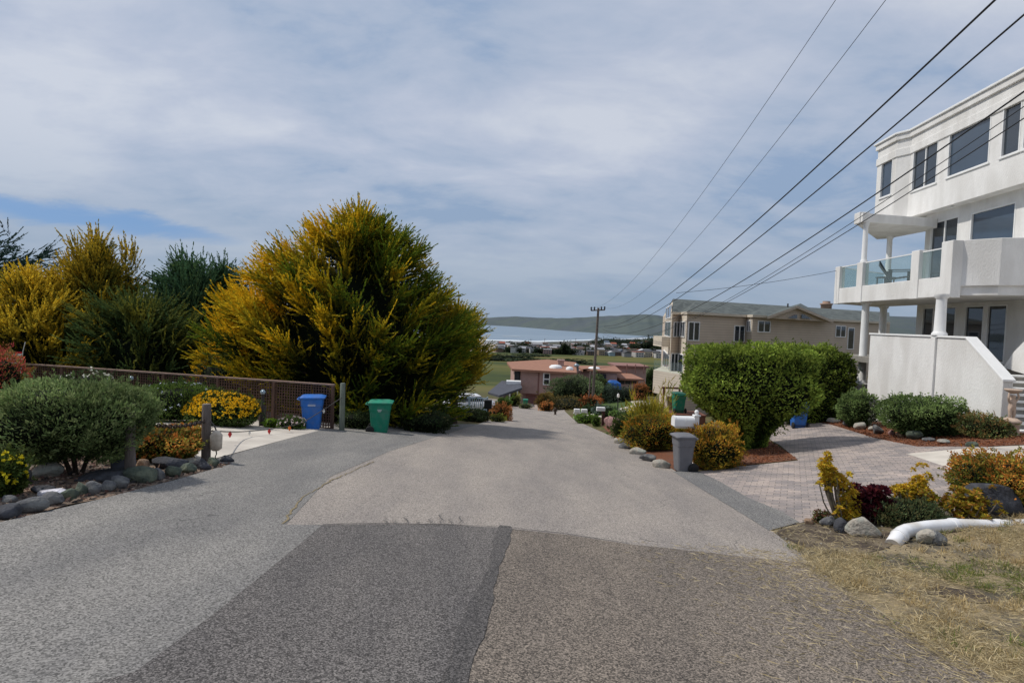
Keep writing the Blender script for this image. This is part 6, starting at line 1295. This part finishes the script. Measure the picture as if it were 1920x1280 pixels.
bushes = [('low_green_bush', 'dark low hedge in front of the pale blue gate', 882, 795, 66, 20, 30, ((.02, .03, .012), (.035, .045, .015)), .12, 2500, .8),
 ('orange_bush', 'rusty orange bush right of the black mailbox on the left road side', 940, 786, 36, 30, 34, ((.22, .09, .03), (.10, .08, .02), (.06, .07, .02)), .12, 2200, None),
 ('low_green_bush', 'yellow green low plant at the foot of the rusty orange bush', 932, 793, 26, 14, 31.5, ((.10, .12, .02), (.16, .13, .03)), .08, 900, None),
 ('low_green_bush', 'green shrub in front of the dark roofed house', 945, 756, 26, 18, 60, ((.06, .10, .02),), .2, 900, None),
 ('low_green_bush', 'yellow green shrub under the dark roof eave', 960, 742, 30, 22, 66, ((.12, .12, .03), (.05, .06, .02)), .22, 900, None),
 ('rounded_tree', 'wide rounded grey green tree in front of the pink house', 1074, 757, 86, 50, 70, ((.06, .08, .035), (.04, .058, .028)), .26, 6500, None),
 ('low_green_bush', 'dark orange bush cluster left of the rounded tree', 1023, 764, 30, 28, 66, ((.10, .07, .02), (.05, .05, .02), (.2, .09, .03)), .2, 2500, None),
 ('orange_bush', 'small rust bush at the road end left of the rounded tree', 1024, 768, 24, 17, 60, ((.25, .10, .03), (.12, .10, .03)), .16, 900, None),
 ('low_green_bush', 'brownish hedge below the rounded tree', 1064, 763, 84, 20, 64, ((.09, .07, .025), (.05, .06, .02)), .2, 2600, None),
 ('orange_bush', 'rust red bush right of the utility pole foot', 1106, 760, 34, 22, 62, ((.22, .08, .03), (.1, .07, .02)), .18, 1600, None),
 ('low_green_bush', 'green bushy tree just right of the utility pole before the pink wing', 1122, 748, 38, 46, 74, ((.06, .09, .03), (.1, .1, .03)), .25, 2500, None),
 ('low_green_bush', 'grey blue green bushes below the blue tarp', 1160, 752, 60, 26, 68, ((.035, .05, .035), (.05, .065, .045)), .2, 2800, None),
 ('low_green_bush', 'dark green bush patch left of the blue tarp', 1141, 752, 28, 26, 70, ((.03, .045, .02), (.05, .065, .03)), .2, 1500, None),
 ('orange_bush', 'rust bush in front of the lower pink house right end', 1200, 745, 26, 30, 66, ((.2, .08, .03), (.1, .08, .02)), .2, 1400, None),
 ('low_green_bush', 'dark round bush right of the white topped mailbox', 1143, 792, 26, 28, 36, ((.02, .035, .015), (.035, .05, .02)), .1, 2200, None),
 ('low_green_bush', 'bright green shrub wrapped round the white topped mailbox post', 1118, 797, 14, 20, 33.8, ((.06, .10, .02),), .08, 900, None),
 ('low_green_bush', 'spreading green groundcover between the two white mailboxes', 1098, 788, 40, 16, 38, ((.08, .14, .02), (.12, .17, .04)), .1, 1800, None),
 ('low_green_bush', 'blue green agave like bush behind the mailboxes', 1126, 775, 26, 18, 46, ((.06, .085, .07), (.03, .05, .02)), .14, 1200, None),
 ('low_green_bush', 'green mound above the retaining wall left of the flax plant', 1185, 790, 70, 28, 33, ((.07, .12, .03), (.05, .075, .03)), .1, 2600, None),
 ('low_green_bush', 'dark bush on the far side of the pair of white mailboxes', 1110, 772, 34, 14, 50, ((.03, .05, .02),), .15, 1200, None),
 ('dark_tree', 'tall narrow dark tree left of the beige house deck', 1222, 712, 20, 46, 120, ((.025, .04, .015), (.04, .05, .02)), .5, 2600, None),
 ('dark_tree', 'broad dark tree beyond the narrow one at the beige house edge', 1238, 700, 26, 34, 190, ((.03, .045, .02),), .8, 1600, None),
 ('low_green_bush', 'dry grass clump near the pink garage driveway', 985, 769, 22, 9, 62, ((.10, .11, .04),), .12, 600, None)]
for i, (nm, lb, cx_, by_, w_, h_, Y, cols, lf, n, ry) in enumerate(bushes):
    pbush(nm, lb, cx_, by_, w_, h_, Y=Y, ry=ry, seed=500 + i, n=n, leaf=lf, cols=cols, tipcols=tuple(tuple(v * 1.6 for v in c) for c in cols[:1]), cat='tree' if 'tree' in nm else 'bush', amp=.25, k=30, sharp=20)
sheet('lawn', [(6.6, 50), (8.2, 62), (10, 72), (16, 74), (14, 60), (11, 50)], .03, LAWN, 1)
sheet('path', [(9.2, 50), (13.5, 58), (15, 66), (16.5, 68), (15.2, 56), (10.6, 47.5)], .04, CONC, 1)
sheet('driveway', [(5.25, 42), (5.6, 47), (11, 52), (12, 49), (8, 43)], .045, CONC, 1)
sheet('driveway', [(-.6, 62), (-1.2, 70), (1.2, 80.6), (4.8, 80.4), (5.4, 64)], .045, mat('pinkish_concrete', (.42, .33, .28, 1), (.36, .29, .25, 1), .9, 2), 1)
g = pxy(985, 763, 64); bin_('wheeled_bin', 'small far green wheeled bin on the pink house driveway', g, R(180), GN, GN, 1.1, .6, .7)
t = tag(MB().loft([(0, 0, 0, 1.2, .8, .2), (.9, 0, 0, 1.1, .7, .3), (1.3, 0, 0, .5, .4, .2)], nc=4).build('blue_tarp', mat('tarp_blue', (.03, .13, .42, 1), (.02, .1, .35, 1), .5, 3), loc=P(1149, 729, 80)), 'blue tarp draped over something beside the pink wing', 'tarp')
t = thing('fire_hydrant', 'small rusty hydrant at the kerb on the right far road side', 'hydrant', pxy(1041, 775, 52)); q = MB(); q.lathe([(.16, 0), (.16, .05), (.11, .08), (.11, .5), (.15, .52), (.13, .62), (.04, .72)], 12); q.build('body', IRON, t); q = MB(); q.tube([(-.2, 0, .42), (.2, 0, .42)], .05, 8); q.build('outlet', IRON, t)
t = thing('garden_lamp', 'thin black garden lamp post beside the far path', 'lamp', pxy(1158, 770, 50)); q = MB(); q.tube([(0, 0, 0), (0, 0, 1.3)], .05, 8); q.build('pole', MBD, t); q = MB(); q.lathe([(.08, 1.3), (.12, 1.35), (.1, 1.6), (.02, 1.68)], 10); q.build('lamp_head', TRIM, t)

# ---------------------------------------------------------------- utility pole and wires
YP = 62.0; pb = pxy(1110, 766, YP); ptp = P(1122, 577, YP)
t = thing('utility_pole', 'tall wooden utility pole with a crossarm on the right road side', 'utility pole', pb)
PW = mat('pole_wood', (.17, .14, .12, 1), (.11, .09, .08, 1), .9, 5); q = MB(); tv = ptp - pb; q.tube([(0, 0, -.5), tv * .5, tv], [.19, .16, .13], 12); q.build('pole', PW, t)
q = MB(); q.tube([(-.42, .1, -.3), (-.42 + tv.x * .4 - .0, .1, tv.z * .36)], .10, 8); q.build('stub_pole', PW, t)
ca = P(1108, 582, YP) - pb; cb = P(1134, 581, YP) - pb; q = MB(); q.tube([ca, cb], .07, 6); q.build('crossarm', PW, t)
INS = mat('insulator', (.05, .06, .08, 1))
for k in (.02, .25, .75, .98): v = ca.lerp(cb, k); q = MB(); q.lathe([(.05, 0), (.11, .1), (.06, .2), (.12, .3), (.05, .42)], 10, v); q.build('insulator', INS, t)
WIRE = mat('wire_black', (.025, .027, .03, 1), (.02, .02, .022, 1), .6)
def wire(a, b, sag, r, label, group='power lines to the utility pole', ext=1.0, name='power_line'):
    # a: near point, b: far point; parabola, extended beyond a
    n = 48; pts = []
    for i in range(n + 1):
        t_ = -ext * .35 + (1 + ext * .35) * i / n; p = a + (b - a) * t_; p = p - Vector((0, 0, sag * 4 * (t_ + .35) * (1 - t_) / 1.82)); pts.append(p)
    dz = (a - (pts[0] + (pts[-1] - pts[0]) * 0)).z; mb = MB(); mb.tube(pts, r, 5); return tag(mb.build(name, WIRE), label, 'power line', group)
def wpx(n1, n2, sag, far, r, lb):   # n1 near pixel with depth, passes n1 and n2 roughly
    a = P(*n1); b = P(*far); m = P(*n2); t_ = (m.y - a.y) / (b.y - a.y); lin_ = a + (b - a) * t_
    s = (lin_.z - m.z) / (4 * t_ * (1 - t_)) if sag is None else sag
    N_ = 60; pts = []
    for i in range(N_ + 1):
        u = -.25 + 1.25 * i / N_; p = a + (b - a) * u; p.z -= 4 * s * u * (1 - u); pts.append(p)
    mb = MB(); mb.tube(pts, r, 5); return tag(mb.build('power_line', WIRE), lb, 'power line', 'power lines to the utility pole')
wpx((1866, 0, 8), (1355, 470, 20), None, (1133, 611, YP), .018, 'thickest power line, highest of the steep group over the beige house')
wpx((1920, 28, 8), (1375, 487, 20), None, (1132, 613, YP), .016, 'second thick power line just below the thickest one')
wpx((1920, 172, 8.5), (1500, 447, 15), None, (1130, 617, YP), .015, 'lower black cable crossing the top floor of the white house')
wpx((1920, 200, 8.5), (1500, 480, 15.5), None, (1130, 622, YP), .008, 'thin cable just below the lower black cable')
wpx((1920, 222, 8.5), (1500, 488, 15.5), None, (1130, 625, YP), .010, 'lowest thin cable crossing the white house corner')
wpx((1567, 0, 12.3), (1300, 372, 22), None, (1108, 577, YP), .007, 'thin high wire, left one of the faint pair in the sky')
wpx((1661, 0, 11.3), (1340, 365, 20), None, (1134, 577, YP), .007, 'thin high wire, right one of the faint pair in the sky')
mb = MB(); a, b_ = P(1268, 549, 27), P(1576, 506, 26.2); mb.tube([a.lerp(b_, k / 12) - Vector((0, 0, .5 * (k / 12) * (1 - k / 12))) for k in range(13)], .010, 5); tag(mb.build('service_cable', WIRE), 'thin service cable running level to the white house balcony', 'power line')

# ================================================================ DISTANT TOWN
rt = random.Random(12)
WC = [('white', (.62, .60, .57)), ('grey', (.30, .30, .31)), ('tan', (.40, .31, .22)), ('brown', (.17, .12, .09)), ('pale blue', (.32, .42, .48)), ('cream', (.52, .46, .36)), ('pinkish', (.42, .28, .25))]
RC = [('dark grey', (.10, .10, .11)), ('brown', (.14, .10, .08)), ('light grey', (.36, .37, .39)), ('red tiled', (.42, .13, .08)), ('white', (.60, .60, .62)), ('slate blue', (.14, .17, .22))]
WC = [(n, tuple(v * .8 for v in c)) for n, c in WC]; RC = [(n, tuple(v * .8 for v in c)) for n, c in RC]
wm = {n: mat('town_wall_' + n.replace(' ', '_'), c + (1,), tuple(v * .85 for v in c) + (1,), .9, .2) for n, c in WC}; rm = {n: mat('town_roof_' + n.replace(' ', '_'), c + (1,), tuple(v * .85 for v in c) + (1,), .9, .2) for n, c in RC}
TG = mat('town_glass', (.05, .06, .08, 1))
def town_mesh(kind, wn, rn):
    mb = MB(); w_, d_, h_ = {'gable': (11, 9, 5.5), 'flat': (12, 10, 6.5), 'long': (18, 8, 3.6), 'tall': (8, 9, 7.5)}[kind]
    mb.box(-w_/2, w_/2, -d_/2, d_/2, -4, h_, 0)
    if kind == 'flat': mb.box(-w_/2 - .3, w_/2 + .3, -d_/2 - .3, d_/2 + .3, h_ + .01, h_ + .5, 1)
    else:
        r_ = 2.2 if kind != 'long' else 1.5; e = .6; V = [(-w_/2 - e, -d_/2 - e, h_), (w_/2 + e, -d_/2 - e, h_), (w_/2 + e, d_/2 + e, h_), (-w_/2 - e, d_/2 + e, h_), (-w_/2 - e, 0, h_ + r_), (w_/2 + e, 0, h_ + r_)]
        mb.add(V, [(0, 1, 5, 4), (2, 3, 4, 5), (0, 4, 3), (1, 2, 5), (0, 3, 2, 1)], 1)
    for fl in range(2 if h_ > 5 else 1):
        for k in range(3):
            x = -w_ * .36 + k * w_ * .28; mb.box(x, x + w_ * .16, -d_/2 - .05, -d_/2 - .01, .9 + fl * 2.8, 2.3 + fl * 2.8, 2)
    return mb
meshes = {}
def town_house(loc, kind, wn, rn, rz, sc_, label):
    k = (kind, wn, rn)
    if k not in meshes:
        o = town_mesh(kind, wn, rn).build('town_house', [wm[wn], rm[rn], TG]); meshes[k] = o
    else: o = meshes[k].copy(); col.objects.link(o)
    o.location = loc; o.rotation_euler = (0, 0, rz); o.scale = (sc_, sc_, sc_); tag(o, label, 'house', 'houses of the distant seaside town'); return o
cnt = {}; rowi = 0
py = 667.5; YY = 745.0; nt_ = 0; placed = []
kw = ['gable', 'flat', 'long', 'tall']
while YY < 1560 and nt_ < 290:
    zg = Hf(100, YY); x = -.02 * YY + max(0, (YY - 1000) * .06)
    xend = .305 * YY
    rowname = 'front' if YY < 830 else 'middle' if YY < 1080 else 'far'
    while x < xend and nt_ < 290:
        if YY < float(shore(x)) - 290 and rt.random() < .9:
            wn = rt.choices([w_[0] for w_ in WC], [4, 3, 3, 3, 1.5, 2, 1])[0]; rn = rt.choices([r_[0] for r_ in RC], [5, 4, 2, 1.3, 1, 1])[0]; kd = rt.choices(kw, [4, 3, 2, 2])[0]
            lx, ly = x + rt.uniform(-3, 3), YY + rt.uniform(-8, 8); az_ = lx / ly
            where = 'left end' if az_ < .04 else 'left part' if az_ < .11 else 'centre' if az_ < .17 else 'right part' if az_ < .23 else 'right end'
            shape = {'gable': 'gabled', 'flat': 'flat topped', 'long': 'long low', 'tall': 'narrow tall'}[kd]
            town_house((lx, ly, Hf(lx, ly)), kd, wn, rn, rt.choice([0, 0, math.pi / 2, .2, -.2]) + .08, rt.uniform(.85, 1.15), f'{shape} {wn} house, {rn} roof, {rowname} rows, {where} of the distant town')
            nt_ += 1; placed.append((lx, ly))
        x += rt.uniform(12.5, 19)
    YY += 17 + (YY - 745) * .045
print('town houses', nt_)
tm = []
for v in range(4):
    rg = np.random.default_rng(900 + v); q_, u_, dp, L_ = shell(420, (4.5, 4.5, 3.4), rg, 2.2, lumpf(rg, 14, .4, 8), .35, None, -.8)
    pr = [leaves(q_, u_ + rg.normal(size=q_.shape) * .6, 1.3, .8, pal([(.035, .05, .025), (.02, .035, .018), (.06, .07, .03)], len(q_), rg), rg), corequads((4.5, 4.5, 3.4), rg, 2.2, None, .8, None, (.012, .018, .01))]
    V, F, C = cat_mesh(pr); V[:, 2] += 3.2; tm.append(npmesh('town_tree', V, F, C)); tm[-1].materials.append(LEAF)
for i in range(130):
    YY = rt.uniform(735, 1350); x = rt.uniform(-.01, .30) * YY
    if YY > float(shore(x)) - 300: continue
    s_ = rt.uniform(.6, 1.35); o = bpy.data.objects.new('town_tree', tm[i % 4]); col.objects.link(o); o.location = (x, YY, Hf(x, YY)); o.scale = (s_ * rt.uniform(.9, 1.6), s_, s_ * rt.uniform(.8, 1.4))
    az_ = x / YY; where = 'left end' if az_ < .05 else 'left part' if az_ < .12 else 'centre' if az_ < .18 else 'right part' if az_ < .24 else 'right end'
    tag(o, f'dark tree among the {"nearer" if YY < 900 else "farther"} houses at the {where} of the distant town', 'tree', 'trees in the distant town')
for (px, Y, h_) in ((1021, 1000, 15), (1079, 1050, 16), (1100, 950, 12), (995, 1010, 13), (1205, 1100, 22), (1212, 1100, 18)):
    v = pxy(px, 650, Y); q = MB(); q.tube([(0, 0, -1), (0, 0, h_)], .35, 6); q.box(-1.6, 1.6, -.15, .15, h_ - 1.4, h_ - 1.1); tag(q.build('town_pole', PW, loc=v), 'thin far utility pole standing up against the bay', 'utility pole', 'far utility poles in the town')
for i, (px, Y, w_, h_) in enumerate(((1228, 900, 50, 22), (1240, 980, 60, 26), (1175, 1180, 70, 12), (1150, 1300, 90, 10), (1008, 745, 12, 5), (962, 742, 14, 5), (1052, 738, 14, 6), (1060, 735, 8, 12))):
    rg = np.random.default_rng(950 + i); v = pxy(px, 650, Y)
    bush('town_grove', ['dark tree grove at the right end of the distant town', 'farther dark grove behind the beige house edge', 'dark hedge line before the bay at the town right part', 'thin dark grove at the far shore side', 'dark tree clump at the near edge of the town left of centre', 'dark scrub clump at the left near corner of the town', 'broad dark bush clump at the near edge of the town', 'dark palm like tree at the near edge of the town'][i], 'trees', v, (w_ / 2, w_ / 4, h_ / 2), n=900, leaf=2.4, asp=.6, cols=((.02, .035, .018), (.04, .05, .025)), seed=970 + i, amp=.35, sharp=8)
# scrub on the field
for i in range(14):
    YY = rt.uniform(250, 640); x = rt.uniform(-.07, .12) * YY; v = Vector((x, YY, Hf(x, YY)))
    s_ = rt.uniform(.8, 2.2); o = bpy.data.objects.new('field_scrub', tm[i % 4]); col.objects.link(o); o.location = v - Vector((0, 0, 1.2)); o.scale = (s_ * 1.6, s_, .45 + .2 * rt.random())
    tag(o, 'low dark scrub patch on the olive field below the town', 'scrub', 'scrub patches on the field')

# ================================================================ DRY GRASS
def dry_grass():
    rng = np.random.default_rng(31); poly = np.array([(3.0, -1), (3.05, 4.5)] + gp((1512, 1066), (1440, 1000), (1500, 984), (1555, 970), (1640, 975), (1800, 975)) + [(12, 8.2), (12, -1)])
    n = 330000; x = rng.uniform(1.3, 11, n); y = rng.uniform(.4, 8.2, n); clump = (np.sin(x * 2.3 + 1.3 * np.sin(y * 1.7)) + np.sin(y * 3.1 + x * .8) + np.sin(x * 5.2 - y * 4.1) * .7)
    edge = 3.15 - x; inside = inpoly(np.c_[x, y], poly)
    keep = (inside & (rng.random(n) < np.clip(.42 + .25 * clump, .2, 1))) | ((~inside) & (x < 3.3) & (y < 6.2) & (rng.random(n) < np.exp(-(3.2 - x) * 1.7) * .22))
    keep &= ~((x < 6.3) & (y > 6.5) & (rng.random(n) < .85))
    for sx_, sy_, sr_ in ((4.5, 5.2, .35), (5.3, 4.6, .28), (5.9, 5.6, .4), (4.3, 3.9, .22), (6.6, 4.9, .3)): keep &= ~((((x - sx_) / sr_) ** 2 + ((y - sy_) / sr_ / .6) ** 2 < .9) & (rng.random(n) < .85))
    x, y, clump, inside = x[keep], y[keep], clump[keep], inside[keep]
    z = H(x, y) + .05; m_ = len(x)
    az_ = rng.normal(-.5, .9, m_) + np.pi * (rng.random(m_) < .4); el = rng.uniform(.02, .45, m_) ; el[~inside] = rng.uniform(0, .05, (~inside).sum()); tall = rng.random(m_) < .06; el[tall & inside] = rng.uniform(.7, 1.4, (tall & inside).sum())
    D = np.c_[np.cos(az_) * np.cos(el), np.sin(az_) * np.cos(el), np.sin(el)]; ln = rng.uniform(.04, .13, m_)
    c = pal([(.50, .40, .22), (.60, .50, .31), (.34, .27, .15), (.42, .35, .21)], m_, rng); gm = (np.sin(x * 1.9 + 4) + np.sin(y * 2.7 + x) + rng.normal(0, .5, m_)) > 1.45; c[gm & inside] = pal([(.13, .17, .04), (.20, .20, .06)], int((gm & inside).sum()), rng)
    nt2 = 620; tx = rng.uniform(3.3, 10.5, nt2); ty = rng.uniform(.8, 8.0, nt2); ki = inpoly(np.c_[tx, ty], poly) & ~((tx < 6.0) & (ty > 6.7)); tx, ty = tx[ki], ty[ki]; kb = 46; mt2 = len(tx)
    bx2 = np.repeat(tx, kb) + rng.normal(0, .045, mt2 * kb); by2 = np.repeat(ty, kb) + rng.normal(0, .045, mt2 * kb); green = np.repeat((np.sin(tx * 1.9 + 4) + np.sin(ty * 2.7 + tx) + rng.normal(0, .5, mt2)) > .35, kb)
    a2 = rng.uniform(0, 6.28, mt2 * kb); e2 = rng.uniform(.5, 1.45, mt2 * kb); D2 = np.c_[np.cos(a2) * np.cos(e2), np.sin(a2) * np.cos(e2), np.sin(e2)]
    c2_ = pal([(.50, .38, .19), (.42, .31, .15), (.58, .46, .25)], mt2 * kb, rng); c2_[green] = pal([(.13, .19, .04), (.19, .23, .06), (.32, .29, .10)], int(green.sum()), rng)
    A1 = leaves(np.c_[x, y, z], D, ln, .0055, c, rng); A2 = leaves(np.c_[bx2, by2, H(bx2, by2) + .01], D2, rng.uniform(.04, .13, mt2 * kb), .007, c2_, rng)
    V, F, C = cat_mesh([A1, A2]); o = link_mesh('dry_grass', npmesh('dry_grass', V, F, C), LEAF)
    tag(o, 'trampled dry straw coloured grass on the bank at the lower right', 'grass', kind='stuff')
    # pebbles / litter in the dirt patch
    n = 1500; x = rng.uniform(3.5, 7.5, n); y = rng.uniform(6.0, 8.3, n); k = inpoly(np.c_[x, y], poly); x, y = x[k], y[k]; m_ = len(x)
    V, F, C = leaves(np.c_[x, y, H(x, y) + .02], rng.normal(size=(m_, 3)) * [1, 1, .3], rng.uniform(.015, .05, m_), .03, pal([(.12, .1, .08), (.25, .2, .15), (.06, .05, .045), (.3, .28, .24)], m_, rng), rng); o = link_mesh('soil_litter', npmesh('soil_litter', V, F, C), LEAF); tag(o, 'loose chips and pebbles on the bare soil beside the white pipe', 'gravel', kind='stuff')
    # mulch chips + garden gravel
    P_ = []
    for poly2, n, cols in ((gp((1264, 884), (1300, 880), (1380, 874), (1497, 862), (1462, 838), (1420, 815), (1330, 800), (1275, 806)), 6000, [(.25, .09, .04), (.35, .15, .07), (.12, .05, .03), (.18, .08, .05)]), (gp((1500, 784), (1560, 797), (1640, 822), (1720, 838), (1840, 838), (1925, 834)) + [(17.5, 15.5), (17, 20), (13.2, 27.5)], 9000, [(.25, .09, .04), (.33, .14, .07), (.12, .05, .03)]),
                           (gp(*rockline) + gp((372, 868), (330, 850), (250, 846), (120, 850), (0, 850)) + [(-11, 3.5)], 9000, [(.3, .2, .15), (.12, .1, .09), (.45, .35, .28), (.2, .12, .1), (.05, .05, .05)])):
        a = np.array(poly2); x = rng.uniform(a[:, 0].min(), a[:, 0].max(), n * 2); y = rng.uniform(a[:, 1].min(), a[:, 1].max(), n * 2); k = inpoly(np.c_[x, y], a); x, y = x[k][:n], y[k][:n]; m_ = len(x)
        P_.append((x, y, pal(cols, m_, rng)))
    for (x, y, c), lb, nm in zip(P_, ('reddish bark chips under the tall hedge', 'reddish bark chips along the front of the white house', 'mixed gravel around the rounded bush behind the rock row'), ('bark_chips', 'bark_chips', 'gravel')):
        m_ = len(x); V, F, C = leaves(np.c_[x, y, H(x, y) + .03], rng.normal(size=(m_, 3)) * [1, 1, .35], rng.uniform(.03, .09, m_), .035, c, rng); tag(link_mesh(nm, npmesh(nm, V, F, C), LEAF), lb, 'mulch' if nm == 'bark_chips' else 'gravel', kind='stuff')
dry_grass()
